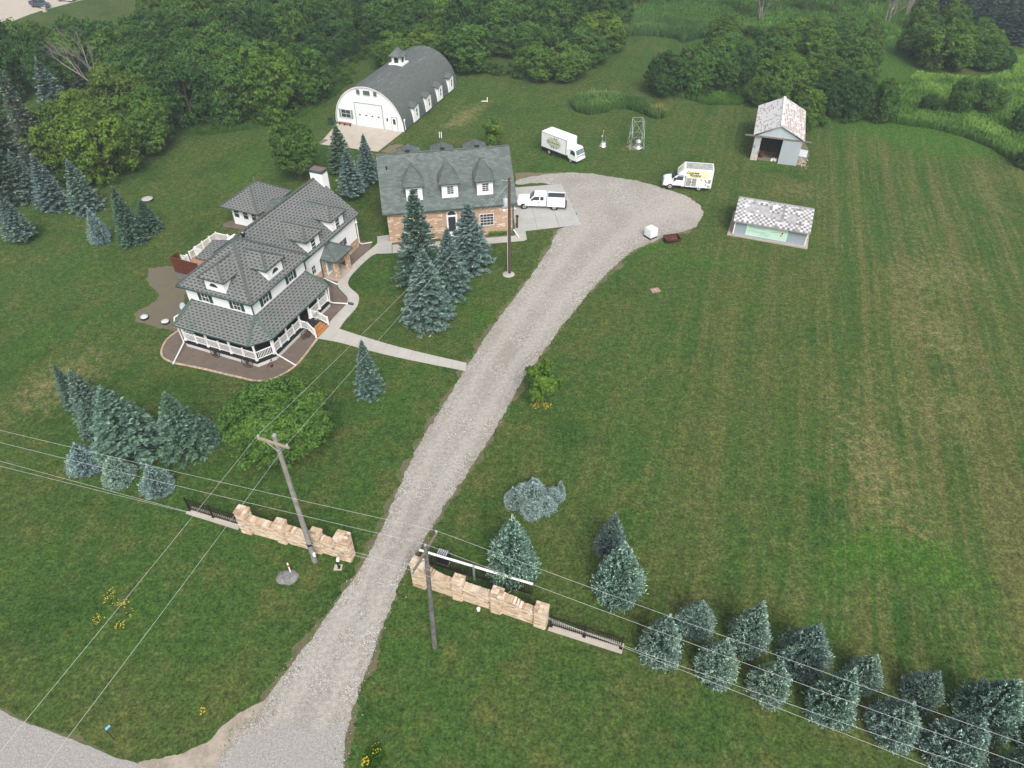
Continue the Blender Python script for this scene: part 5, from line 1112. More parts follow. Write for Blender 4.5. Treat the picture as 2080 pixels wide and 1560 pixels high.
spruce(308,468,405,52,'o2','dark green spruce, smaller right half of the touching pair',(.5,.7,.55))
spruce(138,270,118,84,'o1','tall pale blue spruce above the bright green trees at the upper left',(.9,1.02,1.0))
spruce(92,345,135,76,'o0','tall spruce with a rusty brown top at the left edge',(.85,.8,.72))
spruce(20,330,120,100,'o3','very dark spruce on the left photo edge',(.42,.5,.38)); spruce(30,410,250,90,'o2','dark spruce low on the left photo edge',(.45,.56,.45))
spruce(168,175,95,50,'o2','dark narrow spruce among the bare twigs of the upper left wood',(.45,.6,.45))
for i,(x,y) in enumerate([(1905,48),(1945,60),(1985,68),(2025,78),(2065,88),(1925,28),(1968,38),(2010,46),(2052,56),(2090,66),(2110,95),(1890,18)]):
    spruce(x,y,y-92,62,'o%d'%(i%4),'blue grey spruce in the dense stand at the top right corner',(.48,.60,.64),group='spruces at the top right corner')
# ---- broadleaf trees standing apart
tree(576,905,783,226,'near','large round leafy tree below the porch, behind the crossarmed pole',(1.02,1.22,1.08))
tree(1101,822,735,80,'small','small bright leafy tree on the right verge of the driveway',(1.15,1.25,.8),gap=.12)
tree(612,366,235,104,'b2','round dark green tree on the lawn between farmhouse and barn',(.85,1.0,.8),gap=.10)
tree(1003,300,236,46,'small','small bright tree sticking up behind the right end of the garage roof',(1.2,1.25,.85))
W='leafy trees of the wood around the barn'
def wt(L,group,tintset=None):
    for (x,y,ty,wd,lab,tn) in L: tree(x,y,ty,wd*1.04,random.choice(['b0','b1','b2','b3','b4']),lab,tn,group=group,gap=-.09)
YG=(1.22,1.22,.70); MG=(.74,.95,.82); DG=(.42,.62,.62); LG=(.98,1.10,.78)
wt([(140,335,200,132,'bright yellow green tree over the blue spruces, left lobe of the big clump',YG),(225,365,205,140,'bright yellow green tree at the front of the big clump on the upper left lawn',YG),(300,310,185,120,'bright yellow green tree at the right of the big clump on the upper left lawn',LG),
(190,290,175,120,'yellow green tree at the back of the big clump on the upper left lawn',YG),(262,250,118,125,'pale tree with bare branch tips above the big yellow green clump',(1.15,1.1,.9)),(330,290,160,80,'leafy tree fading into shade right of the pale one',MG),
(490,242,95,118,'left lobe of the large rounded trees left of the barn',MG),(565,240,68,140,'middle and tallest of the large rounded trees left of the barn',LG),(628,205,75,110,'right lobe of the large rounded trees left of the barn',MG),(530,180,60,130,'tree at the back of the large rounded trees left of the barn',MG),
(395,255,105,125,'very dark tree between the bright clump and the rounded trees',DG),(350,200,70,110,'dark tree behind the very dark one at the wood edge',DG),(440,150,40,120,'dull green tree above the rounded trees left of the barn',MG),
(690,120,20,100,'dark tree at the end of the lawn strip left of the barn',DG),(650,140,60,90,'dark tree hanging over the lawn strip left of the barn',DG),
(800,140,60,90,'bright tree directly behind the barn cupola',LG),(868,125,50,90,'bright tree behind the middle of the barn roof',YG),(955,142,35,125,'dark green tree just right behind the barn roof',MG),
(1090,160,88,95,'bright lobed tree on the lawn edge right of the barn, left half',LG),(1150,160,85,100,'bright lobed tree on the lawn edge right of the barn, right half',LG),(1215,105,15,110,'bright tree at the right end of the wood behind the barn',YG),(1190,130,40,100,'tree behind the bright lobed pair right of the barn',MG),(1040,110,25,110,'tall soft green tree above the bright lobed pair',MG)],W)
wt([(1352,190,95,92,'dark green tree at the left end of the clump behind the open shed',DG),(1400,190,85,90,'dark green tree second from the left in the clump behind the open shed',MG),(1450,180,75,95,'green tree in the left middle of the clump behind the open shed',MG),(1490,170,80,80,'shaded tree in the middle dip of the clump behind the open shed',DG),
(1555,215,112,90,'yellow green tree touching the left of the open shed roof',LG),(1600,200,100,100,'yellow green tree behind the open shed roof',LG),(1632,262,168,74,'bright round bush tree leaning over the right wall of the open shed',LG),(1680,236,125,90,'dark tree right of the open shed',DG),(1730,240,140,76,'dark narrow tree second right of the open shed',DG),(1785,245,150,64,'dark narrow tree at the right end of the clump behind the open shed',MG),
(1650,160,50,110,'tree high in the clump behind the open shed',LG),(1720,170,60,95,'tree in the upper right of the clump behind the open shed',MG),(1560,150,70,90,'tree in the upper middle of the clump behind the open shed',MG),(1485,72,24,52,'small pale round tree above the clump behind the open shed',YG),(1640,100,28,90,'pale yellow green tree at the top of the clump behind the open shed',YG),(1700,95,25,75,'pale tree beside the top one of the shed clump',LG),(1580,100,45,70,'grey green tree on the top left of the shed clump',MG),(1760,110,30,55,'slim pale tree at the top right of the shed clump',LG),
(1862,115,35,90,'tree at the left of the separate clump near the top right',MG),(1905,140,40,110,'largest tree of the separate clump near the top right',LG),(1950,130,55,85,'tree right of the largest in the clump near the top right',MG),(1995,140,70,75,'tree near the right end of the clump near the top right',MG),(2030,142,90,50,'shrubby tree at the right tip of the clump near the top right',DG),
(1945,228,150,58,'slim tree at the left of the pair in the rough meadow',MG),(1985,228,155,60,'slim tree at the right of the pair in the rough meadow',MG),(2015,225,175,44,'shrub beside the slim pair in the rough meadow',LG),(1883,224,188,38,'low round shrub left of the slim pair in the rough meadow',DG),(2075,268,205,56,'leafy shrub on the right photo edge in the rough meadow',MG),(2080,340,290,44,'lower shrub on the right photo edge above the lawn',MG)],'leafy trees behind the open shed and in the rough meadow')
# the wood proper: fill, each tree its own
def inpoly(x,y,P):
    c=False; j=len(P)-1
    for i in range(len(P)):
        if (P[i][1]>y)!=(P[j][1]>y) and x<(P[j][0]-P[i][0])*(y-P[i][1])/(P[j][1]-P[i][1])+P[i][0]: c=not c
        j=i
    return c
def fill(poly,step,hrange,rr,label,group,tints,seed,keys=('b0','b1','b2','b3','b4'),jit=.35):
    r=random.Random(seed); P=[(G(*p).x,G(*p).y) for p in poly]; x0=min(p[0] for p in P);x1=max(p[0] for p in P);y0=min(p[1] for p in P);y1=max(p[1] for p in P); y=y0; n_=0
    while y<y1:
        x=x0+r.uniform(0,step)
        while x<x1:
            X=x+r.uniform(-jit,jit)*step; Y=y+r.uniform(-jit,jit)*step
            if inpoly(X,Y,P):
                t=thing('tree',label,'tree',(X,Y,0),r.uniform(0,6.28),group); key=r.choice(keys); me=PROTO[key]
                if 'zmax' not in me: me['zmax']=max(v.co.z for v in me.vertices)
                c=bpy.data.objects.new('crown',me); link(c,t); q=r.choice(tints); s=r.uniform(.85,1.12); c.color=(q[0]*s,q[1]*s,q[2]*s,1); h=r.uniform(*hrange); w_=r.uniform(*rr); c.scale=(w_,w_,h*1.08/me['zmax']); c.location=(0,0,-.08*h)
                k=bpy.data.objects.new('trunk',PROTO['trunk_b']); link(k,t); k.scale=(h*.45,h*.45,h*.8); n_+=1
            x+=step
        y+=step*.87
    return n_
ts=[MG,DG,LG,(.6,.8,.74),(.85,1.02,.7),DG]
fill([(240,185),(330,250),(430,240),(480,200),(560,150),(650,120),(700,90),(700,5),(560,-60),(420,-60),(370,10),(330,75),(270,118),(200,128),(150,135),(100,140),(60,160),(110,185)],7.4,(8.5,12),(4.2,5.4),'leafy tree inside the wood left of the barn','trees inside the wood left of the barn',ts,1)
fill([(-60,210),(30,210),(100,200),(100,150),(40,140),(-10,120),(-80,120)],7.,(9,12),(4.,5.),'leafy tree in the dark wood at the left photo edge','trees in the wood at the left photo edge',[DG,MG,DG],2)
fill([(705,70),(790,100),(900,100),(960,120),(1040,110),(1130,120),(1190,100),(1230,80),(1250,20),(1240,-60),(700,-60)],7.2,(8.5,12.5),(4.2,5.6),'leafy tree inside the wood behind the barn','trees inside the wood behind the barn',ts,3)
fill([(1380,160),(1480,150),(1540,180),(1600,190),(1700,200),(1760,210),(1800,190),(1760,130),(1700,110),(1600,110),(1540,120),(1480,110),(1430,100),(1390,110)],6.2,(5.5,8.5),(3.,4.),'leafy tree inside the clump behind the open shed','trees inside the clump behind the open shed',[MG,MG,LG,DG],4)
fill([(1860,95),(1920,115),(2010,125),(2030,105),(1960,80),(1900,60),(1860,60)],5.2,(5,8),(2.8,3.6),'leafy tree inside the clump near the top right','trees inside the clump near the top right',[MG,LG],5)
# beyond the top of the photo: trees whose trunks stand in the meadow
for i,(x,y,ty,wd) in enumerate([(1300,14,-60,60),(1365,8,-70,70),(1500,22,-60,60),(1534,38,-60,64),(1575,26,-60,60),(1635,24,-50,50),(1650,24,-60,60),(1690,30,-55,70),(1760,20,-60,60),(1820,10,-60,70),(1430,2,-80,70),(1240,0,-90,60)]):
    tree(x,y,ty,wd,'loose%d'%(i%2),'loose crowned tree on a visible trunk at the top edge above the meadow',(.95,1.0,.85),group='loose trees at the top edge above the meadow',gap=.42)
# undergrowth under the wood edges
def bushes(name,label,pts,n_,s,seed,tint=(.7,.85,.7)):
    r=random.Random(seed); Qs=[];Ts=[]; base,bt=broad_crown(900+seed,nl=8,leaves=420,flat=.8,lsize=.12); seg=[G(*p) for p in pts]; L=[(b-a).length for a,b in zip(seg,seg[1:])]
    for _ in range(n_):
        t=r.uniform(0,sum(L)); k=0
        while t>L[k] and k<len(L)-1: t-=L[k]; k+=1
        p=seg[k].lerp(seg[k+1],min(1,t/L[k])); sc=s*r.uniform(.6,1.3); a=r.uniform(0,6.28); R_=np.array([[math.cos(a),-math.sin(a),0],[math.sin(a),math.cos(a),0],[0,0,1]])
        Qs.append((base@R_.T)*sc+np.array([p.x+r.gauss(0,1.1),p.y+r.gauss(0,1.1)+.8,-.1])); Ts.append(np.clip(bt+r.uniform(-.2,.2),0,1))
    o=bpy.data.objects.new(name,quads(name,np.concatenate(Qs),np.concatenate(Ts),M['leaf'])); link(o); o.color=(*tint,1); tag(o,label,'undergrowth',kind='stuff')
bushes('undergrowth','low leafy undergrowth closing the foot of the wood left of the barn',[(340,262),(430,262),(500,248),(570,238),(640,212),(680,165),(715,125),(760,105)],90,1.1,1)
bushes('undergrowth','low leafy undergrowth along the wood edge behind and right of the barn',[(930,150),(990,148),(1050,158),(1130,165),(1200,140),(1245,95)],60,1.1,2)
bushes('undergrowth','low leafy growth along the foot of the clump by the open shed',[(1330,185),(1400,196),(1480,196),(1545,212),(1640,260),(1700,245),(1810,250)],70,1.0,3)
bushes('undergrowth','dark undergrowth beneath the spruces on the left photo edge',[(0,330),(40,340),(90,370),(130,380),(160,350)],30,1.2,4,(.6,.7,.5))
# ---- bare trees
def bare(x,y,ty,label,seed,spread=.45,lean=(0,0),group=None):
    r=random.Random(seed); g=G(x,y); h=tall((x,y),ty); t=thing('bare_tree',label,'tree',g,0,group); tr=MB(); tw=MB()
    def grow(p,d,l,rad_,lv):
        q=p+d*l; (tr if lv<2 else tw).tube(p,q,rad_,rad_*.6,6 if lv<2 else 3,cap=False)
        if lv>=4: return
        for _ in range(r.choice([2,3,3]) if lv<3 else 3):
            nd=(d+Vector((r.gauss(0,spread),r.gauss(0,spread),r.uniform(-.05,.35)))).normalized(); grow(p+d*l*r.uniform(.55,1.),nd,l*r.uniform(.55,.8),rad_*.55,lv+1)
    for k in range(3): grow(Vector((r.uniform(-.6,.6),r.uniform(-.6,.6),0)),Vector((lean[0]+r.gauss(0,.25),lean[1]+r.gauss(0,.2),1)).normalized(),h*.36,.17,0)
    tr.build('trunk',M['deadbark'],t); tw.build('twigs',M['deadbark'],t)
bare(205,182,30,'bare grey twiggy tree in the upper left wood below the parking lot',1); bare(158,172,45,'bare leaning tree left of the other bare one in the upper left wood',2,lean=(-.3,0)); bare(360,95,15,'bare pinkish tree top in the wood above the very dark tree',3); bare(290,118,8,'bare tree rising from the wood near the parking lot',4)
bare(1800,45,-40,'bare forked grey tree at the top edge left of the spruce stand',5,lean=(.3,0)); bare(1545,42,-30,'bare pale trunk with fallen branches in the meadow at the top edge',6); bare(1840,30,-30,'grey twiggy dead tree just left of the top right spruces',7)
# ---- reeds, tall grass, weeds
def blades(name,label,poly,n_,h,wd,seed,mat='reed',cat='grass',tint=(1,1,1),hv=.35,tr=(0,1),edge=0):
    r=np.random.default_rng(seed); P=[(G(*p).x,G(*p).y) for p in poly]; A=np.array(P); lo=A.min(0);hi=A.max(0); pts=[]
    while len(pts)<n_:
        c=r.uniform(lo,hi,size=(4000,2)); pts+= [p for p in c if inpoly(p[0],p[1],P)]
    pts=np.array(pts[:n_]); a=r.uniform(0,PI,n_); nz=np.array([fbm(p[0]*.25,seed,2)+fbm(p[1]*.3,seed+9,2) for p in pts]); hh=h*(1+r.uniform(-hv,hv,n_)+nz*.35); lean=r.normal(size=(n_,2))*.22*hh[:,None]
    b=np.stack([np.cos(a),np.sin(a)],1)*wd; z0=np.zeros(n_)
    Q=np.stack([np.c_[pts-b,z0],np.c_[pts+b,z0],np.c_[pts+lean+b*.5,hh],np.c_[pts+lean-b*.5,hh*.96]],1)
    T0=np.clip(.40+nz*.9+r.uniform(-.45,.45,n_),0,1); T=np.stack([T0*.3,T0*.3,T0+.25,T0+.25],1); T=np.clip(T,tr[0],tr[1])
    o=bpy.data.objects.new(name,quads(name,Q,T,M[mat])); link(o); o.color=(*tint,1); return tag(o,label,cat,kind='stuff')
POND=[(1161,216),(1166,209),(1180,204),(1215,202),(1255,204),(1290,209),(1320,217),(1345,226),(1355,233),(1350,240),(1335,243),(1318,238),(1300,230),(1275,222),(1245,223),(1225,231),(1195,234),(1172,228)]
blades('reeds','dense green reeds filling the curved boggy hollow behind the windmill frame',POND,11000,1.1,.09,1,cat='reeds',tint=(.78,.95,.8),tr=(0,.9),hv=.5)
blades('reeds','clump of tan seeding reeds at the right tip of the boggy hollow',[(1322,232),(1336,226),(1350,230),(1352,240),(1334,243)],800,1.0,.06,2,cat='reeds',tint=(1.0,.85,.75),tr=(.1,1))
MEAD=[(1822,250),(1860,256),(1900,262),(1960,278),(2010,298),(2050,322),(2130,370),(2180,260),(2100,120),(2040,95),(2040,150),(1990,160),(1860,150),(1830,170),(1800,190)]
blades('meadow_grass','rough pale green meadow grass right of the shed clump up to the curved lawn edge',MEAD,34000,.45,.10,3,tint=(1.3,1.5,1.0),tr=(0,.85))
blades('meadow_weeds','tall weeds lining the curved edge between lawn and meadow',[(1812,250),(1860,258),(1900,264),(1960,280),(2010,300),(2050,324),(2120,372),(2130,340),(2050,300),(1990,275),(1900,250),(1830,236)],9000,1.0,.08,4,tint=(.9,1.15,.8),tr=(0,.8))
blades('meadow_grass','tall grey green grass band across the clearing at the top',[(1250,52),(1300,40),(1400,50),(1480,58),(1590,70),(1600,82),(1500,84),(1430,78),(1385,88),(1375,80),(1330,74),(1256,74)],16000,1.3,.11,5,tint=(.72,.85,.85),tr=(0,.75))
blades('meadow_grass','bright meadow grass in the clearing at the top edge',[(1256,40),(1300,-10),(1500,-20),(1700,-20),(1860,0),(1850,60),(1800,90),(1620,72),(1480,52),(1400,44),(1300,34)],26000,.6,.12,6,tint=(1.0,1.25,.85),tr=(0,.8))
blades('weeds','strip of weeds under the shaded front of the clump left of the open shed',[(1335,190),(1380,198),(1440,214),(1500,214),(1525,206),(1540,218),(1500,200),(1420,192)],5000,.7,.08,7,tint=(.75,1.0,.65),tr=(0,.75))
blades('weeds','thin weeds beneath the wood edge left of the barn',[(350,262),(430,266),(520,252),(600,235),(680,180),(715,130),(725,134),(690,190),(605,243),(520,262),(430,275),(350,272)],3500,.5,.07,8,tint=(.7,.9,.6),tr=(0,.7))
def flowers(label,pts,seed,name='yellow_wildflowers'):
    r=random.Random(seed); Q=[]
    for (x,y,rp,n_) in pts:
        g=G(x,y); k=mpp(x,y)
        for _ in range(n_):
            a=r.uniform(0,6.28); d=r.random()**.6*rp*k; px=g.x+math.cos(a)*d; py=g.y+math.sin(a)*d; z=r.uniform(.15,.45); s=r.uniform(.03,.065); b=r.uniform(0,1.5)
            c_,s_=math.cos(b)*s,math.sin(b)*s; Q.append([(px-c_,py-s_,z),(px+s_,py-c_,z+.02),(px+c_,py+s_,z),(px-s_,py+c_,z-.01)])
    o=bpy.data.objects.new(name,quads(name,np.array(Q),np.zeros(len(Q)),M['flower'])); link(o); tag(o,label,'flowers',kind='stuff')
flowers('sprays of yellow wildflowers on the lower left lawn under the wires',[(222,1218,12,22),(241,1228,8,14),(256,1230,8,22),(202,1262,12,22),(246,1272,12,22),(232,1205,8,9),(270,1250,10,9),(413,1447,7,12)],1)
flowers('yellow flowers around the foot of the small bright tree on the driveway verge',[(1087,828,9,40),(1112,829,9,40),(1098,822,10,20)],2)
flowers('yellow flowers at the bottom edge right of the driveway',[(742,1550,9,30),(765,1524,12,12)],3)
blades('weeds','bright weeds among the yellow flowers at the bottom edge',[(735,1560),(745,1520),(770,1512),(785,1535),(760,1570)],900,.25,.03,9,tint=(.8,1.15,.5))
blades('weeds','low green plants in the mulch at the garage corner',[(993,474),(1040,470),(1040,477),(993,481)],300,.4,.05,10,tint=(.9,1.2,.5))
# weeds creeping over the edges of the drive
r=np.random.default_rng(5); Qb=[];Tb=[]
for src,side in ((dl,-1),(dr,-1)):
    rr_=resample(src,.03)
    for i in range(1,len(rr_)-1):
        if vnoise(i*.012,8)<.42 or r.random()>.45: continue
        d=(rr_[i+1]-rr_[i-1]); n_=Vector((d.y,-d.x,0)).normalized()*side; q=rr_[i]+n_*(r.normal()*.28+.15); a=r.uniform(0,PI); s=r.uniform(.02,.045); h=r.uniform(.04,.14); lx,ly=r.normal(size=2)*.05
        b=(math.cos(a)*s,math.sin(a)*s); Qb.append([(q.x-b[0],q.y-b[1],0),(q.x+b[0],q.y+b[1],0),(q.x+b[0]*.4+lx,q.y+b[1]*.4+ly,h),(q.x-b[0]*.4+lx,q.y-b[1]*.4+ly,h)]); Tb.append([.2,.2,.6,.6])
o=bpy.data.objects.new('verge_weeds',quads('verge_weeds',np.array(Qb),np.array(Tb),M['reed'])); link(o); o.color=(.7,.9,.6,1); tag(o,'short weeds creeping over both edges of the gravel driveway','weeds',kind='stuff')
# ================================================ ENTRANCE WALLS, FENCES, GATE
def stonebox(seed,irr=.05):
    r=random.Random(seed); bm=bmesh.new(); bmesh.ops.create_cube(bm,size=1.)
    for v in bm.verts: v.co+=Vector((r.uniform(-irr,irr)*.6,r.uniform(-irr,irr),r.uniform(-irr,irr)))
    bmesh.ops.bevel(bm,geom=bm.edges[:],offset=.05,segments=1,affect='EDGES'); me=bpy.data.meshes.new('stone'); bm.to_mesh(me); bm.free(); me.materials.append(M['stone']); return me
STN=[stonebox(i) for i in range(8)]
def wall(label,A,B,piers,top,facing=-1):
    """A,B: foot of the front face ends (plan); piers: list of (t, width, height); top: list of (t,height) of the curtain"""
    d=(B-A); L=d.length; ang=math.atan2(d.y,d.x); t=thing('stone_wall',label,'wall',A,ang); cnt=[0]; rest=[]
    def htop(s):
        for (a,ha),(b,hb) in zip(top,top[1:]):
            if a<=s<=b: k=(s-a)/(b-a); k=k*k*(3-2*k); return ha*(1-k)+hb*k
        return top[-1][1]
    def stone(x,y,z,sx,sy,sz,tilt=0):
        if cnt[0]<300:
            o=bpy.data.objects.new('stone',random.choice(STN)); link(o,t); o.location=(x,y,z); o.scale=(sx,sy,sz); o.rotation_euler=(random.uniform(-.02,.02),tilt+random.uniform(-.015,.015),random.uniform(-.015,.015)); cnt[0]+=1
        else: rest.append((x,y,z,sx,sy,sz,tilt))
    th=.42; core=MB(); n_=60
    xs=[L*i/n_ for i in range(n_+1)]
    for a,b in zip(xs,xs[1:]):
        core.face([(a,0.03,0),(b,0.03,0),(b,0.03,htop(b/L)-.05),(a,0.03,htop(a/L)-.05)]); core.face([(b,th-.03,0),(a,th-.03,0),(a,th-.03,htop(a/L)-.05),(b,th-.03,htop(b/L)-.05)]); core.face([(a,.03,htop(a/L)-.05),(b,.03,htop(b/L)-.05),(b,th-.03,htop(b/L)-.05),(a,th-.03,htop(a/L)-.05)])
    for (s,w_,h) in piers:
        x=s*L; core.box(x-w_/2+.03,x+w_/2-.03,-.13,th+.13,0,h-.06)
    core.build('core',M['mortar'],t)
    # coping blocks first so that they are parts
    x=0
    while x<L:
        w_=random.uniform(.15,.24)
        if x>piers[0][0]*L and x<piers[-1][0]*L and not any(abs(x+w_/2-s*L)<pw/2+.06 for s,pw,h in piers):
            sl=(htop(min(1,(x+w_)/L))-htop(x/L)); stone(x+w_/2,th/2,htop((x+w_/2)/L)+.03,w_*.94,th+.10,.17+random.uniform(-.006,.008),-math.atan2(sl,w_)*1.0)
        x+=w_
    for (s,w_,h) in piers:
        x=s*L; nx_=3; ny_=4
        for i in range(nx_):
            for j in range(ny_):
                cw=(w_+.14)/nx_; cd_=(th+.44)/ny_; stone(x-w_/2-.07+cw*(i+.5),-.22+cd_*(j+.5),h+.02,cw*.95,cd_*.95,.20+random.uniform(-.006,.008))
    # pier faces
    for (s,w_,h) in piers:
        x0=s*L-w_/2; z=.0
        while z<h-.1:
            hh=random.uniform(.11,.17)
            if z+hh>h-.06: hh=max(.06,h-.06-z)
            x=x0
            while x<x0+w_-.02:
                ww=min(random.uniform(.25,.6),x0+w_-x); 
                if x0+w_-(x+ww)<.12: ww=x0+w_-x
                stone(x+ww/2,-.13,z+hh/2,ww*.96,.12,hh*.92); x+=ww
            for xe in (x0-.01,x0+w_+.01):
                y=-.13
                while y<th+.13:
                    ww=min(random.uniform(.25,.45),th+.15-y); rest.append((xe,y+ww/2,z+hh/2,.08,ww*.95,hh*.92,0)); y+=ww
            z+=hh
    # curtain faces
    z=0.
    while z<max(h for _,h in top):
        hh=random.uniform(.10,.15); x=0
        while x<L:
            ww=random.uniform(.22,.62); xm=x+ww/2
            if xm>piers[0][0]*L and xm<piers[-1][0]*L and z+hh<htop(min(1,xm/L))-.04 and not any(abs(xm-s*L)<pw/2 for s,pw,h in piers):
                stone(xm,.02,z+hh/2,ww*.96,.09+random.uniform(-.01,.02),hh*.9); rest.append((xm,th-.02,z+hh/2,ww*.96,.09,hh*.9,0))
            x+=ww
        z+=hh
    V=[];F=[]
    for (x,y,z,sx,sy,sz,tl) in rest:
        me=random.choice(STN); b=len(V); 
        for v in me.vertices: V.append((x+v.co.x*sx,y+v.co.y*sy,z+v.co.z*sz))
        for p in me.polygons: F.append(tuple(b+i for i in p.vertices))
    me=bpy.data.meshes.new('stones'); me.from_pydata(V,[],F)
    m2=bpy.data.materials.get('ledge stone joined')
    if not m2:
        m2,nt2,b2=newmat('ledge stone joined'); n=N(nt2); p=n.coord('Object'); g=n.node('ShaderNodeNewGeometry').outputs['Random Per Island']
        base=n.ramp(g,[(0,(.33,.20,.12)),(.2,(.50,.36,.235)),(.5,(.57,.45,.32)),(.75,(.66,.57,.46)),(1,(.41,.30,.22))]); f=n.noise(p,9.,5,.7); c=n.mix(n.ss(f,.45,.75,0,.55),base,(.33,.22,.15)); n.lk(c,b2.inputs['Base Color']); b2.inputs['Roughness'].default_value=.9; n.lk(n.bump(f,.7,.04),b2.inputs['Normal'])
    me.materials.append(m2); o=bpy.data.objects.new('stones',me); link(o,t); tag(o,kind='stuff'); return t,L
AL=G(492,1078); BL_=G(716,1139.5)
wl,Lw=wall('low tan ledgestone wall left of the driveway with four capped piers',AL,BL_,[(.055,.85,2.45),(.385,.72,2.1),(.70,.72,2.1),(.945,.95,2.65)],[(0,1.95),(.14,1.68),(.3,1.58),(.36,1.8),(.44,1.72),(.6,1.62),(.75,1.66),(.84,1.5),(.9,1.66),(1,2.1)])
def plaque(w_,x,z,nm='plaque'): MB().plate([(x+.14*math.cos(i*PI/5),-.23,z+.14*math.sin(i*PI/5)) for i in range(10)],(0,-1,0),.04).build(nm,simple('blue grey slate '+nm,(.22,.24,.27),.7,.15,6),w_)
plaque(wl,Lw*.87,1.35); plaque(wl,Lw*.945,1.15); plaque(wl,Lw*.055,1.1)
AR=G(842,1186); BR_=G(1109,1276)
wr_,Lr=wall('tan ledgestone wall right of the driveway, behind the crossed utility pole',AR,BR_,[(.045,.95,2.65),(.345,.72,2.1),(.635,.72,2.15),(.955,.82,2.0)],[(0,2.3),(.10,2.2),(.2,1.72),(.3,1.62),(.45,1.66),(.6,1.64),(.68,1.95),(.74,1.9),(.84,1.48),(1,1.42)])
pk=MB().box(-.02,.02,-.02,.02,0,1.0).build('picket',M['iron']).data; bpy.data.objects.remove(bpy.data.objects['picket'])
def ironfence(label,A,B,n_,h,posts,plinth=.7,nm='iron_fence'):
    d=B-A; L=d.length; t=thing(nm,label,'fence',A,math.atan2(d.y,d.x)); MB().box(-.1,L+.15,-plinth*.55,plinth*.55,0,.07).build('plinth',M['concrete2'],t)
    mb=MB(); mb.beam((0,0,.30),(L,0,.30),.06,.06); mb.beam((0,0,h-.12),(L,0,h-.12),.06,.06); mb.build('rail',M['iron'],t)
    for s in posts: mb=MB(); mb.box(s*L-.05,s*L+.05,-.05,.05,.07,h+.12); mb.box(s*L-.07,s*L+.07,-.07,.07,h+.12,h+.16); mb.box(s*L-.12,s*L+.12,-.12,.12,.07,.10); mb.build('post',M['iron'],t)
    for i in range(1,n_):
        o=bpy.data.objects.new('picket',pk); link(o,t); o.location=(L*i/n_,0,.14); o.scale=(1,1,h-.14)
ironfence('short dark iron picket fence on a concrete plinth left of the stone wall',G(386,1037),G(486,1068),26,1.5,(0,.48))
ironfence('dark iron picket fence on a concrete plinth right of the stone wall',G(1119,1272),G(1261,1317),34,1.4,(0,.48,1))
# sliding gate with white top tube
GA_=G(862,1142); GB_=G(1079,1208); d=GB_-GA_; Lg=d.length
gt=thing('sliding_gate','black iron sliding gate with a thick white top tube behind the right stone wall','gate',GA_,math.atan2(d.y,d.x))
MB().tube((-.25,0,1.45),(Lg+.1,0,1.45),.095,n=14).build('top_tube',simple('white gloss tube',(.80,.80,.80),.3,.02,2),gt)
mb=MB(); mb.beam((0,0,.12),(Lg,0,.12),.07,.07); mb.beam((0,0,.35),(Lg,0,.35),.04,.04); mb.build('rail',M['iron'],gt)
for i in range(0,51):
    o=bpy.data.objects.new('picket',pk); link(o,gt); o.location=(Lg*i/50,0,.12); o.scale=(.8,.8,1.28)
for x in (.35,4.1): MB().box(x-.07,x+.07,-.20,-.10,0,1.75).build('guide_post',M['steel'],gt); 
bx=thing('gate_operator','black gate motor cabinet with a barred pale panel behind the right stone wall','cabinet',GA_+d*.16+Vector((0,.0,0)),math.atan2(d.y,d.x)); MB().box(-.45,.45,.25,.85,.05,1.15).build('housing',M['black'],bx)
for k in range(5): MB().box(-.38+k*.16,-.28+k*.16,.30,.80,1.15,1.19).build('louvre',M['steel'],bx)
MB().box(-.5,.5,.2,.9,0,.05).build('pad',M['concrete2'],bx)
# ------------------------------------------------ small roadside things
t=thing('keypad_post','black gooseneck keypad post on a small concrete pad by the left stone wall','keypad',G(687,1153)); MB().box(-.3,.3,-.25,.25,0,.05).build('pad',M['concrete2'],t); mb=MB(); mb.tube((.05,0,.05),(0,0,.75),.06); mb.tube((0,0,.75),(.12,0,1.0),.05); mb.box(-.02,.18,-.14,.14,.04,.1); mb.build('post',M['black'],t); MB().box(.05,.25,-.12,.12,.92,1.15).build('keypad',M['gutter'],t)
t=thing('marker_post','white utility marker post with an orange band in front of the left stone wall','marker',G(591,1164)); MB().lathe((0,0,0),[(.055,0),(.055,1.15)],10).build('post',M['whitep'],t); MB().lathe((0,0,.85),[(.075,0),(.075,.25)],10).build('band',simple('orange plastic',(.55,.10,.02),.5,.1,3),t); MB().lathe((0,0,1.12),[(.06,0),(.05,.15)],10).build('cap',M['whitep'],t); MB().box(-.09,.09,-.02,.02,.95,1.02).build('tab',simple('orange tab',(.55,.10,.02),.5,.1,3),t)
c=G(584,1173); bm=bmesh.new(); t_=[]; rr=random.Random(3)
pr=[(.85,0),(.8,.06),(.6,.16),(.25,.2)]
vs=[]; 
for R_,z in pr: vs.append([bm.verts.new((R_*math.cos(i*PI/8)*(1+rr.uniform(-.12,.12)),R_*.75*math.sin(i*PI/8)*(1+rr.uniform(-.12,.12)),z+rr.uniform(-.01,.02))) for i in range(16)])
for a,b in zip(vs,vs[1:]):
    for i in range(16): bm.faces.new((a[i],a[(i+1)%16],b[(i+1)%16],b[i]))
bm.faces.new(vs[-1]); me=bpy.data.meshes.new('flat_stone'); bm.to_mesh(me); bm.free(); me.materials.append(simple('grey flat rock',(.20,.195,.20),.8,.2,4)); o=bpy.data.objects.new('flat_stone',me); link(o); o.location=c; tag(o,'flat grey boulder in the grass beside the orange banded marker','boulder')
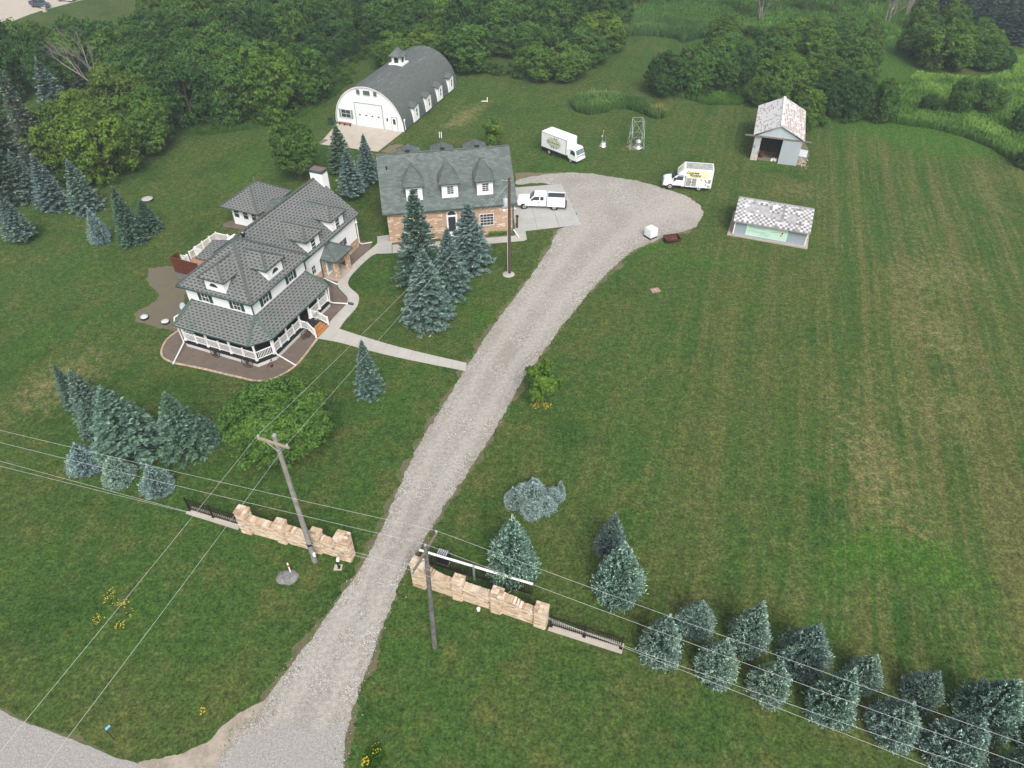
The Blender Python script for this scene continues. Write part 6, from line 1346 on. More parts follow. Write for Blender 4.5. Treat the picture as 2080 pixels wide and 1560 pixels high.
t=thing('spotlight','small white garden spotlight at the foot of the right stone wall','lamp',G(972,1240)); MB().lathe((0,0,0),[(.1,0),(.04,.08),(.12,.14),(.15,.3),(.05,.36)],12).build('lamp_body',M['whitep'],t); MB().tube((0,0,0),(0,0,.12),.03).build('stake',M['black'],t)
t=thing('flag_stake','thin dark stake with a small blue flag near the road','stake',G(232,1502)); MB().tube((0,0,0),(-.05,.05,1.5),.03).build('stake_rod',M['black'],t); MB().obox((-.05,.05,1.3),(.22,.22,.06),(.04,-.04,0),(0,0,.18)).build('flag',simple('sky blue plastic',(.18,.45,.70),.5,.1,3),t)
t=thing('well_slab','small square reddish slab lying in the lawn right of the driveway','slab',G(1331,590),.3); MB().box(-.5,.5,-.4,.4,0,.08).build('slab_top',simple('reddish slab',(.34,.22,.18),.9,.15,4),t); MB().box(-.1,.1,-.08,.08,.08,.14).build('cap',M['steel'],t)
for x,y,l in ((893,280,'upright white pipe behind the garage, left of its twin'),(897,280,'upright white pipe behind the garage, right of its twin')): t=thing('standpipe',l,'pipe',G(x,y)); MB().tube((0,0,0),(0,0,.85),.07).build('pipe',M['whitep'],t); MB().tube((0,0,.85),(0,0,.93),.09).build('cap',M['gutter'],t)
t=thing('standpipe','short white pipe with a horizontal stub on the lawn right of the barn','pipe',G(990,207)); MB().tube((0,0,0),(0,0,.8),.08).build('pipe',M['whitep'],t); MB().tube((0,0,.15),(-1.0,.0,.12),.07).build('stub',M['whitep'],t)
# windmill frame and well heads
WB=G(1291,298); t=thing('windmill_frame','galvanised four legged windmill frame without a head in front of the reeds','tower',WB,rad(4)); 
hT=4.25; bw_=1.15; tw_=.8; leg=[(-1,-1),(1,-1),(1,1),(-1,1)]
P_=lambda i,z: Vector((leg[i][0]*(bw_+(tw_-bw_)*z/hT)*.95,leg[i][1]*(bw_+(tw_-bw_)*z/hT)*.95,z))
for i in range(4): MB().beam(P_(i,0),P_(i,hT),.05,.05).build('leg',M['steel'],t)
for z in (1.9,hT):
    mb=MB(); [mb.beam(P_(i,z),P_((i+1)%4,z),.04,.04) for i in range(4)]; mb.build('girt',M['steel'],t)
for i in range(4):
    mb=MB(); mb.beam(P_(i,0),P_((i+1)%4,1.9),.025,.025); mb.beam(P_((i+1)%4,0),P_(i,1.9),.025,.025); mb.beam(P_(i,1.9),P_((i+1)%4,hT),.025,.025); mb.beam(P_((i+1)%4,1.9),P_(i,hT),.025,.025); mb.build('brace',M['steel'],t)
alu=simple('shiny aluminium',(.70,.71,.72),.25,.1,4,metal=.8)
t=thing('well_head','shiny round metal well head under the windmill frame','well',G(1296,299)); MB().lathe((0,0,0),[(.75,0),(.7,.12),(.35,.2),(.35,.5),(.5,.65),(.5,.95),(.35,1.15),(.08,1.3)],18).build('housing',alu,t)
t=thing('well_head','small shiny well head with two yellow flagged rods, left of the windmill frame','well',G(1225,296)); MB().lathe((0,0,0),[(.6,0),(.5,.1),(.45,.45),(.3,.6),(.05,.65)],16).build('housing',alu,t); MB().tube((-.15,.2,0),(-.1,.2,2.2),.025).build('rod',M['steel'],t); MB().tube((.35,.2,0),(.35,.2,1.5),.02).build('rod',M['steel'],t); MB().lathe((-.1,.2,2.0),[(.02,0),(.09,.15),(.05,.4)],8).build('flag',M['flower'],t); MB().lathe((-.25,.15,1.3),[(.02,0),(.09,.12),(.05,.3)],8).build('flag',simple('white flag',(.7,.72,.6),.5,.1,3),t)
patch('bare_dirt',[(1272,296),(1285,290),(1298,296),(1296,306),(1280,304)],M['soil'],.005,71,.25)
# liquid tote and rusty trough
t=thing('liquid_tote','white ribbed plastic liquid tote on a black pallet at the gravel edge','tote',G(1321,481),rad(35))
MB().box(-.62,.62,-.62,.62,.0,.14).build('pallet',M['black'],t); bm=bmesh.new(); bmesh.ops.create_cube(bm,size=1.); bmesh.ops.scale(bm,vec=(1.16,1.16,1.1),verts=bm.verts); bmesh.ops.bevel(bm,geom=bm.edges[:],offset=.1,segments=3,affect='EDGES'); bmesh.ops.translate(bm,vec=(0,0,.72),verts=bm.verts); me=bpy.data.meshes.new('tank'); bm.to_mesh(me); bm.free(); me.materials.append(simple('white tote plastic',(.74,.76,.77),.4,.05,3)); o=bpy.data.objects.new('tank',me); link(o,t)
for k in range(7):
    x=-.52+k*.173; MB().box(x-.035,x+.035,-.61,.61,.2,1.30).build('rib',me.materials[0],t)
t=thing('rusty_trough','dark rusty half drum lying open on the grass beside the white tote','trough',G(1364,491),rad(14))
mb=MB(); n_=12; 
for i in range(n_):
    a=PI+PI*i/n_; b=PI+PI*(i+1)/n_; f=lambda an,x,r_: (x,math.cos(an)*r_,.62+math.sin(an)*r_*1.0)
    mb.face([f(a,-.95,.6),f(a,.95,.6),f(b,.95,.6),f(b,-.95,.6)],0,True); mb.face([f(a,-.93,.55),f(b,-.93,.55),f(b,.93,.55),f(a,.93,.55)],0,True)
for x in (-.95,.95): mb.plate([(x,math.cos(PI+PI*i/n_)*.6,.62+math.sin(PI+PI*i/n_)*.6) for i in range(n_+1)],(1,0,0),.03)
mb.build('tank_shell',M['rust'],t); MB().box(-1.0,1.0,.55,.62,.60,.75).build('rim',M['rust'],t)
# ------------------------------------------------ utility poles and wires
def pole(label,base,h,r0,r1,mat,lean=(0,0)):
    t=thing('utility_pole',label,'utility pole',base); mb=MB(); mb.tube((0,0,-.3),(lean[0]*h,lean[1]*h,h),r0,r1,14); mb.build('pole_shaft',mat,t); return t
B1=G(640,1140); h1=tall((640,1140),884); p1=pole('thick grey utility pole with one timber crossarm in front of the left stone wall',B1,h1,.21,.15,M['pole'])
zA=h1-.55; c1=G(523,884,zA); c2=G(588,905,zA); dA_=(c2-c1).normalized(); mid=Vector((B1.x,B1.y,zA)); ca=mid-dA_*1.35; cb=mid+dA_*1.05
ax=lambda p: p-B1
MB().beam(ax(ca)+Vector((0,-.2,0)),ax(cb)+Vector((0,-.2,0)),.12,.14).build('crossarm',wood('orange grey crossarm wood',(.36,.22,.10),(.30,.27,.24)),p1)
mb=MB(); mb.beam(ax(ca*.6+mid*.4)+Vector((0,-.22,0)),ax(mid)+Vector((0,-.2,-.7)),.04,.04); mb.beam(ax(cb*.6+mid*.4)+Vector((0,-.22,0)),ax(mid)+Vector((0,-.2,-.7)),.04,.04); mb.build('brace',M['steel'],p1)
ins=[]
for p_ in (ca+dA_*.12,cb-dA_*.12):
    q=ax(p_)+Vector((0,-.2,.07)); MB().lathe(q,[(.03,0),(.08,.08),(.05,.14),(.08,.2),(.03,.26)],10).build('insulator',M['concrete3'],p1); ins.append(p_+Vector((0,-.2,.30)))
MB().lathe((0,0,2.1),[(.22,0),(.22,.25)],14).build('band',M['black'],p1); MB().box(.12,.3,-.3,-.15,1.0,1.35).build('meter',M['gutter'],p1)
MB().lathe((0,0,h1-.02),[(.15,0),(.13,.06)],14).build('pole_cap',M['steel'],p1)
B2=G(883,1314); T2=G(864,1108,11.3); h2=11.3; ln=((T2.x-B2.x)/h2,(T2.y-B2.y)/h2)
p2=pole('dark split utility pole with a slanting grey crossarm in front of the right stone wall',B2,h2,.19,.12,M['pole_mid'],ln)
aF=G(877,1104,11.0); aN=G(839,1171,10.6); hub=Vector((B2.x+ln[0]*10.9,B2.y+ln[1]*10.9,10.9)); dd=Vector((aF.x-aN.x,aF.y-aN.y,0)).normalized(); e1=hub+dd*1.25; e2=hub-dd*1.55; e2.z-=.25
MB().beam(e1-B2,e2-B2,.12,.12).build('crossarm',M['barnwood'],p2); MB().beam(hub-B2+Vector((0,0,-1.0)),(hub+(e2-hub)*.55)-B2,.05,.05).build('brace',M['steel'],p2)
MB().box(-.2+ln[0]*h2-.0,-.1+ln[0]*h2,-.1+ln[1]*2,.05,1.6,1.7).build('step_bolt',M['steel'],p2)
att=[e1+Z*.3,hub+Vector((0,0,.55)),e2+Z*.28,Vector((B2.x+ln[0]*9.2,B2.y+ln[1]*9.2-.15,9.2))]
for q in att[:3]: MB().lathe(q-B2-Z*.28,[(.04,0),(.09,.1),(.05,.16),(.09,.22),(.03,.28)],10).build('insulator',M['steel'],p2)
B3=G(1035,555); h3=tall((1035,555),361); p3=pole('dark brown yard pole with a grey transformer in front of the brick garage',B3,h3,.19,.14,M['pole_dark'])
MB().lathe((-.42,-.05,h3-3.3),[(.24,0),(.27,.08),(.27,.85),(.22,.95)],16).build('transformer',simple('pale grey transformer',(.42,.47,.50),.4,.06,3),p3); MB().lathe((-.42,-.05,h3-2.35),[(.04,0),(.09,.12),(.05,.22),(.07,.3)],10).build('bushing',M['concrete3'],p3)
mb=MB(); mb.beam((0,0,h3-.35),(-.85,0,h3-.25),.05,.05); mb.beam((0,0,h3-.5),(.15,-.1,h3-.2),.05,.05); mb.build('bracket',M['steel'],p3); mb=MB(); mb.beam((-.15,-.1,h3-3.6),(-.55,-.2,h3-3.7),.05,.05); mb.lathe((-.6,-.2,h3-3.8),[(.05,0),(.17,.08),(.14,.2)],12); mb.build('yard_lamp',M['whitep'],p3)
MB().beam((-.21,-.02,0),(-.21,-.02,h3-3.4),.08,.05).build('conduit',M['concrete3'],p3)
t=thing('pole_pad','small grey round pad at the foot of the yard pole','pad',G(1033,557)); MB().lathe((0,0,0),[(.7,0),(.65,.05),(.3,.06)],16).build('pad_top',M['concrete3'],t)
wm=simple('dull aluminium wire',(.50,.52,.50),.5,.05,3)
def wire(label,pts,sag=.5,r_=.0082,group=None,twist=False):
    mb=MB()
    for a,b in zip(pts,pts[1:]):
        a=Vector(a);b=Vector(b); n_=14; L_=(b-a).length; s=sag*(L_/40)**2; prev=a
        for i in range(1,n_+1):
            k=i/n_; q=a.lerp(b,k); q.z-=4*s*k*(1-k); mb.tube(prev,q,r_,n=5,cap=False); prev=q
    o=mb.build('power_wire',wm); tag(o,label,'wire',group); return o
dirL=[(0,872),(0,897),(0,935),(0,946)]; dirR=[(2079,1507),(2079,1540),(1930,1560),(1880,1560)]
names=['uppermost of the four wires along the road','second wire from the top along the road','third wire from the top along the road','lowest and slackest of the four wires along the road']
dirL=[G(0,872,11.6),G(0,897,11.4),G(0,935,10.9),G(0,945,9.3)]; dirR=[G(2079,1507,11.6),G(2079,1550,11.4),G(1985,1560,10.9),G(1900,1560,9.3)]
for q,l,r_,nm in zip(att,dirL,dirR,names):
    l=q+(l-q)*1.25; r2=q+(r_-q)*1.3; wire(nm,[l,q,r2],.18)
up1=G(1034,371,h3-.3); up2=G(1031,376,h3-.4)
wire('left of the two wires crossing from the crossarmed pole to the yard pole',[ins[0]+(G(52,1462,h1-.3)-ins[0])*1.15,ins[0],up1],.35)
wire('right of the two wires crossing from the crossarmed pole to the yard pole',[ins[1]+(G(150,1480,h1-.3)-ins[1])*1.15,ins[1],up2],.35)
# ------------------------------------------------ vehicles
def shaped(profile,w,taper=None,bev=.05,z_t=None):
    """side outline (x,z) given a width; above z_t the sides lean in by taper"""
    bm=bmesh.new(); L_=[];R_=[]
    for x,z in profile:
        y=w/2
        if z_t is not None and z>z_t: y-=taper*(z-z_t)
        L_.append(bm.verts.new((x,y,z))); R_.append(bm.verts.new((x,-y,z)))
    n_=len(profile)
    try: bm.faces.new(L_[::-1]); bm.faces.new(R_)
    except ValueError: pass
    for i in range(n_): bm.faces.new((L_[i],L_[(i+1)%n_],R_[(i+1)%n_],R_[i]))
    bmesh.ops.recalc_face_normals(bm,faces=bm.faces); 
    if bev: bmesh.ops.bevel(bm,geom=bm.edges[:],offset=bev,segments=2,affect='EDGES',clamp_overlap=True)
    return bm
def part_bm(bm,name,mat,parent):
    me=bpy.data.meshes.new(name); bm.to_mesh(me); bm.free(); me.materials.append(mat); o=bpy.data.objects.new(name,me); link(o,parent); return o
paint=simple('white vehicle paint',(.78,.79,.80),.25,.03,2,spec=.5); chrome=simple('bright trim',(.55,.55,.55),.2,.1,5,metal=.8); head=simple('headlamp lens',(.45,.47,.48),.15,.1,5); rimm=simple('alloy rim',(.42,.43,.44),.35,.15,8,metal=.5)
def wheels(t,xs_,half,r_,wd=.26,rim=None,steer=0):
    for x in xs_:
        for s in (-1,1):
            w_=thing('wheel',None,None); w_.parent=t; w_.location=(x,s*half,r_); w_.rotation_euler=(0,0,steer if x==xs_[0] else 0)
            MB().tube((0,-wd/2,0),(0,wd/2,0),r_,n=22).build('tyre',M['black'],w_); y=s*(wd/2+.004); MB().tube((0,y-s*.05,0),(0,y,0),r_*.58,n=16).build('rim',rim or rimm,w_); MB().tube((0,y,0),(0,y+s*.03,0),r_*.18,n=10).build('hub_cap',M['black'],w_)
            MB().tube((0,s*(-.05),0),(0,s*(wd/2-.06),0),r_*1.2,n=22).build('wheel_arch',M['black'],w_)
def side(t,poly,y,mat,name,th=.015):
    for s in (-1,1): MB().plate([(x,s*y,z) for x,z in poly],(0,s,0),th).build(name,mat,t)
# pickup with service body: front faces -x of the photo
a=G(*(740+1472/4.5217,260+743/4.5217)); b=G(*(740+1748/4.5217,260+755/4.5217)); fw=(a-b).normalized(); side_=Vector((-fw.y,fw.x,0))
if side_.y<0: side_=-side_
ctr=(a+b)/2+side_*.85; ang=math.atan2(fw.y,fw.x)
pu=thing('service_pickup','white pickup with service body and dark topped cargo box on the garage forecourt','pickup truck',ctr,ang)
hb=shaped([(3.0,.55),(3.05,.75),(3.0,1.12),(2.75,1.22),(1.55,1.32),(1.35,1.34),(-.85,1.36),(-.85,.52),(1.35,.5),(2.6,.5)],1.98,bev=.07); part_bm(hb,'body',paint,pu)
part_bm(shaped([(1.45,1.30),(.75,1.93),(.45,1.98),(-.75,1.98),(-.85,1.9),(-.85,1.30)],1.88,.22,.05,1.32),'cab',paint,pu)
MB().plate([(1.36,.80,1.38),(1.36,-.80,1.38),(.80,-.70,1.90),(.80,.70,1.90)],(.66,0,.75),.02).build('windscreen',M['carglass'],pu)
for s in (-1,1):
    lean=lambda z: s*(.94-.22*(z-1.32)*.9+.012)
    MB().plate([(1.15,lean(1.38),1.38),(.72,lean(1.82),1.84),(.10,lean(1.82),1.84),(.10,lean(1.38),1.38)],(0,s,.2),.02).build('side_window',M['carglass'],pu); MB().plate([(-.05,lean(1.38),1.38),(-.05,lean(1.82),1.84),(-.50,lean(1.82),1.84),(-.50,lean(1.38),1.38)],(0,s,.2),.02).build('side_window',M['carglass'],pu)
    MB().box(.95,1.12,s*1.0-.12,s*1.0+.12,1.32,1.58).build('mirror',M['black'],pu); MB().box(2.96,3.06,s*.75-.2,s*.75+.2,.82,1.05).build('headlight',head,pu)
    MB().box(.06,.12,s*1.0-.01,s*1.0+.012,.6,1.3).build('door_gap',M['black'],pu); MB().box(.15,.32,s*1.0-.01,s*1.0+.03,1.12,1.18).build('door_handle',M['black'],pu)
MB().box(3.02,3.1,-.5,.5,.72,1.08).build('grille',chrome,pu); MB().box(3.0,3.2,-.95,.95,.42,.66).build('bumper',chrome,pu)
MB().box(-3.35,-.95,-1.02,1.02,.55,1.30).build('service_body',paint,pu)
cb_=MB(); cb_.box(-3.32,-.98,-1.0,1.0,1.34,1.72); cb_.build('upper_boxes',paint,pu); MB().box(-3.25,-1.05,-.55,.55,1.72,1.78).build('tonneau',simple('dark blue grey vinyl',(.035,.045,.07),.5,.1,3),pu)
for s in (-1,1):
    MB().box(-3.34,-.96,s*1.01-.02,s*1.01+.02,1.30,1.36).build('grey_trim_strip',M['steel'],pu)
    for x in (-2.55,-1.75): MB().box(x-.012,x+.012,s*1.02-.01,s*1.02+.014,.6,1.7).build('locker_gap',M['steel'],pu)
    for x in (-1.5,-2.15,-3.2): MB().box(x-.05,x+.05,s*1.02-.01,s*1.02+.03,.95,1.04).build('locker_handle',M['black'],pu)
    MB().box(-3.40,-3.35,s*.85-.1,s*.85+.1,.75,1.15).build('tail_light',simple('red lens %d'%s,(.3,.02,.02),.3,.1,4),pu)
MB().box(-3.38,-3.34,-.7,.7,.6,1.7).build('rear_door',M['black'],pu); MB().box(-3.55,-3.35,-1.0,1.0,.42,.55).build('rear_bumper',M['black'],pu); MB().box(-3.4,2.9,-.45,.45,.35,.55).build('chassis',M['black'],pu)
wheels(pu,(2.05,-1.95),.87,.42,.27,steer=.25)
# cutaway box van
a=G(1340+320/16,320+1015/16); b=G(1340+1255/16,320+1085/16); fw=(a-b).normalized(); side_=Vector((-fw.y,fw.x,0)); side_=side_ if side_.y>0 else -side_; ctr=(a+b)/2+side_*.9; ang=math.atan2(fw.y,fw.x)
vn=thing('plumbing_van','white and yellow cutaway box van with plumbing lettering parked on the lawn edge','van',ctr,ang)
part_bm(shaped([(2.95,.5),(3.0,.85),(2.9,1.12),(2.6,1.28),(1.85,1.42),(1.1,2.12),(.8,2.2),(.05,2.2),(.05,.48),(2.7,.46)],1.95,.12,.07,1.3),'body',paint,vn)
MB().plate([(1.86,.78,1.47),(1.86,-.78,1.47),(1.20,-.70,2.06),(1.20,.70,2.06)],(.66,0,.75),.025).build('windscreen',M['carglass'],vn)
for s in (-1,1):
    MB().plate([(1.55,s*.955,1.42),(1.08,s*.90,1.95),(.35,s*.90,1.95),(.35,s*.955,1.42)],(0,s,.1),.02).build('side_window',M['carglass'],vn); MB().box(1.35,1.6,s*1.08-.1,s*1.08+.1,1.35,1.75).build('mirror',M['black'],vn); MB().box(2.9,3.0,s*.75-.18,s*.75+.18,.85,1.08).build('headlight',head,vn)
    MB().box(.5,1.6,s*.97-.02,s*.97+.03,.52,.62).build('step',M['black'],vn); MB().box(.3,.33,s*.975-.01,s*.975+.012,.6,1.4).build('door_gap',M['steel'],vn)
MB().box(2.93,3.03,-.5,.5,.7,1.05).build('grille',M['black'],vn); MB().box(2.95,3.12,-.92,.92,.42,.64).build('bumper',chrome,vn)
part_bm(shaped([(.0,.55),(.0,2.12),(1.15,2.28),(.35,3.15),(-3.55,3.15),(-3.55,.55)],2.25,bev=.05),'box_body',paint,vn)
MB().box(-3.4,.15,-1.0,1.0,3.15,3.17).build('roof_panel',simple('dirty grey van roof',(.34,.35,.34),.8,.22,3),vn)
mb=MB(); mb.box(-3.55,.35,-1.13,-1.02,3.15,3.19); mb.box(-3.55,.35,1.02,1.13,3.15,3.19); mb.box(-3.57,-3.45,-1.13,1.13,3.15,3.19); mb.build('roof_edge',paint,vn)
yl=simple('pale yellow vinyl',(.76,.73,.36),.5,.08,2); yl2=simple('cream vinyl',(.72,.72,.58),.5,.08,2); gy=simple('aluminium locker door',(.36,.38,.37),.4,.15,4,metal=.3)
s=1 if (Matrix.Rotation(ang,3,'Z')@Vector((0,1,0))).y<0 else -1   # side that faces the camera
yy=s*1.125
def sp(x0,x1,z0,z1,mat,name,o=.006,th=.012): return MB().plate([(x0,yy+s*o,z0),(x1,yy+s*o,z0),(x1,yy+s*o,z1),(x0,yy+s*o,z1)],(0,s,0),th).build(name,mat,vn)
sp(-1.75,-.05,2.0,2.95,yl,'yellow_graphic'); sp(-2.9,-2.0,2.05,2.9,yl,'yellow_graphic'); sp(-3.45,-3.05,2.2,2.9,yl2,'cream_graphic')
sp(-.75,-.1,.75,1.9,gy,'locker_door'); sp(-1.45,-.85,.75,1.9,gy,'locker_door'); sp(-2.45,-1.65,1.45,1.9,yl2,'locker_door'); sp(-3.4,-2.9,.7,1.9,M['gutter'],'locker_door'); sp(-3.35,-2.95,.75,.95,gy,'vent'); sp(-3.35,-3.0,1.3,1.85,gy,'tool_picture',.02)
for x,z in ((-2.05,1.75),(-2.75,1.05),(-.65,1.3),(-.95,1.3)): sp(x-.07,x+.07,z-.07,z+.07,M['black'],'latch',.02)
MB().plate([(-2.55,yy+s*.02,1.85),(-2.45,yy+s*.02,1.85),(-2.75,yy+s*.02,1.35),(-2.9,yy+s*.02,1.3)],(0,s,0),.01).build('wrench_picture',M['black'],vn)
def lettering(body,size,parent,loc,rot,mat,name='lettering',shear=.25,ext=.006,sx=1.):
    cu_=bpy.data.curves.new(name,'FONT'); cu_.body=body; cu_.size=size; cu_.extrude=ext; cu_.shear=shear; cu_.align_x='CENTER'; o=bpy.data.objects.new(name,cu_); link(o,parent); o.location=loc; o.rotation_euler=rot; o.scale=(sx,1,1); cu_.offset=.012
    bpy.context.view_layer.update(); me=bpy.data.meshes.new_from_object(o); me.materials.clear(); me.materials.append(mat); q=bpy.data.objects.new(name,me); link(q,parent); q.location=loc; q.rotation_euler=rot; q.scale=(sx,1,1); bpy.data.objects.remove(o); return q
rz=0 if s<0 else PI
blk=simple('black lettering vinyl',(.015,.015,.02),.5,.1,4)
lettering('Complete',.44,vn,(-.78,yy+s*.03,2.52),(PI/2,0,rz),blk,sx=.95); lettering('Plumbing',.44,vn,(-1.15,yy+s*.03,2.17),(PI/2,0,rz),blk,sx=.95)
sp(-1.55,-.65,2.05,2.08,blk,'underline',.02)
MB().plate([(1.12,.9,2.32),(1.12,-.9,2.32),(.45,-.9,3.05),(.45,.9,3.05)],(.74,0,.68),.012).build('nose_graphic',yl2,vn)
mb=MB(); 
for k in range(5): mb.plate([(1.02-.0,-.45+k*.2,2.43),(1.02,-.37+k*.2,2.43),(.62,-.37+k*.2,2.87),(.62,-.45+k*.2,2.87)],(.74,0,.68),.03)
mb.build('nose_lettering',simple('grey green nose ink',(.35,.38,.25),.6,.1,4),vn)
MB().box(-3.62,-3.55,-1.0,1.0,.6,2.9).build('rear_door',M['black'],vn); MB().box(-3.5,2.8,-.4,.4,.35,.58).build('chassis',M['black'],vn)
wheels(vn,(1.98,-1.95),.88,.40,.28,rim=M['concrete3'])
# box truck
a=G(1100+1035/17.33,250+1395/17.33); b=G(1100+545/17.33,250+1185/17.33); fw=(a-b).normalized(); fw=Vector((math.cos(rad(-44)),math.sin(rad(-44)),0)); sd_=Vector((-fw.y,fw.x,0)); sd_=sd_ if sd_.y>0 else -sd_; ctr=a-fw*1.95+sd_*.85; ang=math.atan2(fw.y,fw.x)
bt=thing('box_truck','white box truck with a jagged grey and green emblem on the back lawn','box truck',ctr,ang)
part_bm(shaped([(2.95,.55),(3.02,1.05),(2.95,1.35),(2.62,2.1),(2.45,2.2),(1.35,2.2),(1.3,2.1),(1.3,.75),(1.55,.6),(2.4,.5)],2.0,.06,.06,1.3),'cab',paint,bt)
MB().plate([(2.985,.86,1.38),(2.985,-.86,1.38),(2.70,-.80,2.02),(2.70,.80,2.02)],(.92,0,.38),.02).build('windscreen',simple('grey blue windscreen',(.16,.22,.25),.12,.15,1.2,spec=.6),bt)
MB().box(3.0,3.05,-.9,.9,1.14,1.20).build('grille_line',M['black'],bt); MB().box(2.98,3.12,-1.0,1.0,.52,.80).build('bumper',paint,bt)
s=1 if (Matrix.Rotation(ang,3,'Z')@Vector((0,1,0))).y<0 else -1
for q in (-1,1):
    MB().box(3.0,3.06,q*.72-.2,q*.72+.2,.88,1.06).build('headlight',head,bt); MB().plate([(2.75,q*.985,1.35),(2.5,q*.955,1.95),(1.85,q*.955,1.95),(1.85,q*.985,1.35)],(0,q,.05),.02).build('side_window',M['carglass'],bt); MB().box(2.62,2.75,q*1.12-.08,q*1.12+.08,1.4,1.85).build('mirror',M['black'],bt); MB().box(1.8,1.82,q*.99-.01,q*.99+.014,.7,1.95).build('door_gap',M['steel'],bt)
part_bm(shaped([(1.2,.95),(1.2,3.2),(1.05,3.28),(-3.75,3.28),(-3.75,.95)],2.3,bev=.03),'cargo_box',paint,bt)
mb=MB(); 
for q in (-1,1): mb.box(-3.75,1.1,q*1.155-.015,q*1.155+.015,3.12,3.20); mb.box(1.05,1.22,q*1.155-.015,q*1.155+.015,.95,3.2); mb.box(-3.75,1.2,q*1.155-.015,q*1.155+.015,.95,1.03)
mb.build('box_trim',simple('grey corner trim',(.30,.33,.36),.5,.1,4),bt)
MB().box(1.2,1.24,-1.1,1.1,3.0,3.12).build('front_ledge',M['gutter'],bt); MB().box(-3.6,2.6,-.45,.45,.55,.93).build('chassis',M['black'],bt); MB().box(-4.0,-3.75,-1.0,1.0,.45,.6).build('rear_step',M['black'],bt); MB().box(-3.78,-3.74,-1.05,1.05,1.0,3.1).build('rear_door',M['gutter'],bt)
yy=s*1.155; rr=random.Random(4); cx_,cz_=-1.25,2.1
pts=[]
for k in range(32):
    an=2*PI*k/32; ro=(1.55 if k%2==0 else 1.05)*(1+rr.uniform(-.12,.16)); pts.append((cx_+math.cos(an)*ro*.98,cz_+math.sin(an)*ro*.56))
mb=MB(); 
for k in range(32):
    a_,b_=pts[k],pts[(k+1)%32]; mb.plate([(cx_,yy+s*.004,cz_),(a_[0],yy+s*.004,a_[1]),(b_[0],yy+s*.004,b_[1])],(0,s,0),.008)
em=mb.build('burst_emblem',simple('slate grey vinyl',(.20,.22,.26),.5,.1,4),bt)
mb=MB(); rr=random.Random(8)
for row,(z0,h_,x0,x1,n_) in enumerate(((2.22,.50,-2.5,.05,9),(1.62,.40,-2.3,-.1,8))):
    cw=(x1-x0)/n_
    for k in range(n_):
        x=x0+k*cw; th=.085; f=lambda X,Zz: (X,yy+s*.02,Zz)
        def bar(xa,za,xb,zb):
            d_=Vector((xb-xa,0,zb-za)).normalized(); n_2=Vector((-d_.z,0,d_.x))*th/2; mb.plate([Vector(f(xa,za))-n_2,Vector(f(xb,zb))-n_2,Vector(f(xb,zb))+n_2,Vector(f(xa,za))+n_2],(0,s,0),.01)
        bar(x+.04,z0,x+.04,z0+h_)
        if rr.random()<.7: bar(x+cw-.08,z0,x+cw-.08,z0+h_)
        for zz in (z0,z0+h_/2,z0+h_):
            if rr.random()<.6: bar(x+.02,zz,x+cw-.06,zz)
mb.build('burst_lettering',simple('pale lime lettering vinyl',(.60,.68,.42),.5,.08,4),bt)
wheels(bt,(1.95,-2.3),.85,.40,.27,rim=M['concrete3'])
t=thing('rusty_barrow','small rusty cart frame on reddish ground at the rear of the box truck','cart',G(1108,304),.3); MB().box(-.5,.4,-.25,.25,.2,.35).build('tray',M['rust'],t); MB().tube((.3,-.3,.18),(.3,-.25,.18),.18).build('wheel',M['black'],t); MB().box(-.5,-.44,-.2,.2,.0,.8).build('handle',M['black'],t)
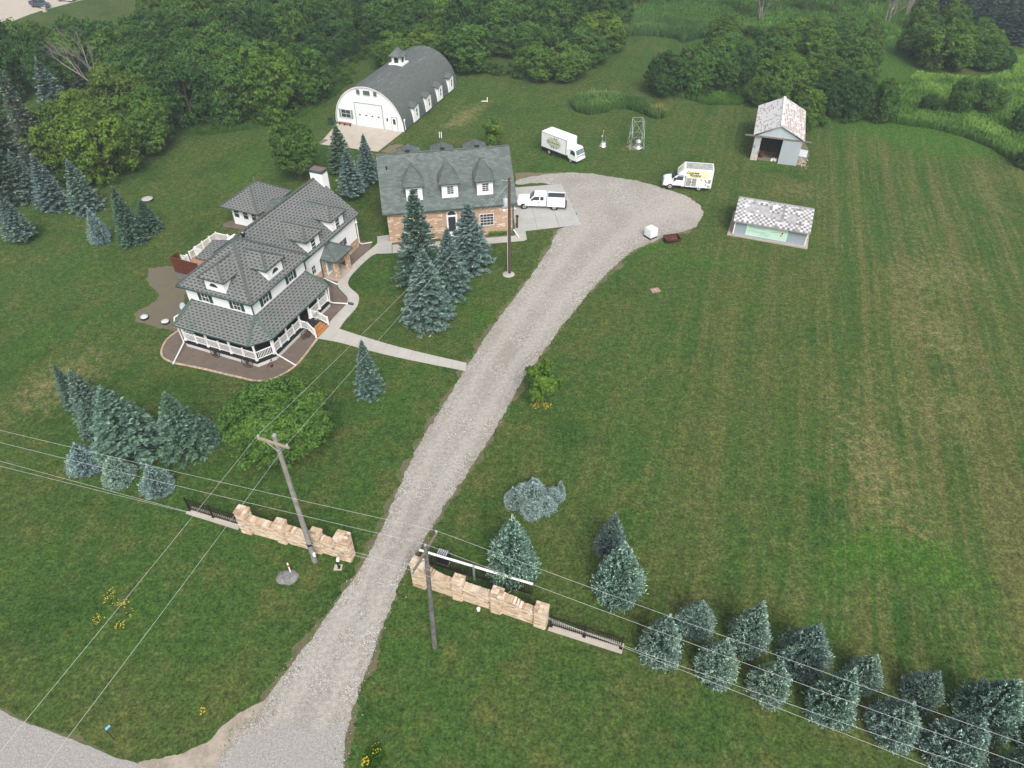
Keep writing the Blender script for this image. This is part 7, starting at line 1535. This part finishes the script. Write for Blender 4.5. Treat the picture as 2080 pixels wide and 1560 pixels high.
# far parking lot and cars at the top left
lot=patch('parking_lot',[(-60,75),(20,45),(75,24),(100,18),(150,4),(185,-4),(240,-22),(150,-60),(-80,-30)],M['concrete2'],.006,81,.1,1.)
def far_car(label,name,cat,px,py,ang,paintm,L_=5.4,pick=False):
    t=thing(name,label,cat,G(px,py),ang)
    if pick: prof=[(2.75,.45),(2.78,.95),(2.6,1.1),(1.45,1.2),(.7,1.82),(-.7,1.85),(-.85,1.25),(-2.75,1.22),(-2.75,.5)]
    else: prof=[(2.25,.35),(2.3,.75),(2.1,.9),(1.2,1.0),(.5,1.42),(-.9,1.44),(-1.6,1.02),(-2.25,.95),(-2.25,.38)]
    part_bm(shaped(prof,1.9,.25,.08,1.1),'body',paintm,t); k=1.0 if pick else .8
    for q in (-1,1): MB().plate([(1.2*k,q*.93,1.25*k+.0),(.7*k,q*.84,1.74*k),(-.65*k,q*.84,1.76*k),(-.75*k,q*.93,1.28*k)],(0,q,.2),.03).build('side_window',M['carglass'],t)
    MB().plate([(1.42*k,.8,1.26*k),(1.42*k,-.8,1.26*k),(.78*k,-.7,1.78*k),(.78*k,.7,1.78*k)],(.6,0,.8),.03).build('windscreen',M['carglass'],t)
    if pick: MB().box(-2.65,-.95,-.78,.78,1.2,1.24).build('truck_bed',M['black'],t)
    for q in (-1,1): MB().box(2.7*(1 if pick else .82),2.8*(1 if pick else .83),q*.65-.2,q*.65+.2,.75,.95).build('headlight',head,t)
    MB().box(2.72*(1 if pick else .82),2.82*(1 if pick else .82),-.9,.9,.4,.6).build('bumper',chrome,t)
    xs2=(1.7,-1.7) if pick else (1.4,-1.4); wheels(t,xs2,.82,.38 if pick else .33,.24)
far_car('dark blue grey pickup on the pale parking lot at the top left','dark_pickup','pickup truck',83,15,rad(-28),simple('dark slate blue paint',(.05,.065,.10),.3,.1,3,spec=.5),pick=True)
far_car('white car cut by the top edge on the parking lot','white_car','car',137,2,rad(-12),paint)
t=thing('stone_marker','pale stone marker block at the edge of the parking lot by the dark pickup','marker',G(92,24)); MB().box(-.4,.4,-.3,.3,0,.9).build('block',M['concrete2'],t); MB().box(-.45,.45,-.35,.35,.9,1.0).build('cap',M['concrete2'],t)
# ------------------------------------------------ air
hz=bpy.data.meshes.new('haze'); mb=MB().box(-445,445,-205,645,-1.2,CAM_H+3.)
o=mb.build('haze',M['black']); o.data.materials.clear()
m=bpy.data.materials.new('pale summer haze'); m.use_nodes=True; nt=m.node_tree; nt.nodes.clear(); ou=nt.nodes.new('ShaderNodeOutputMaterial'); pv_=nt.nodes.new('ShaderNodeVolumePrincipled'); pv_.inputs['Color'].default_value=(.78,.90,1,1); pv_.inputs['Density'].default_value=HAZE; nt.links.new(pv_.outputs[0],ou.inputs['Volume']); o.data.materials.append(m); tag(o,kind='stuff')
for me in [m_ for m_ in bpy.data.meshes if m_.users==0]: bpy.data.meshes.remove(me)
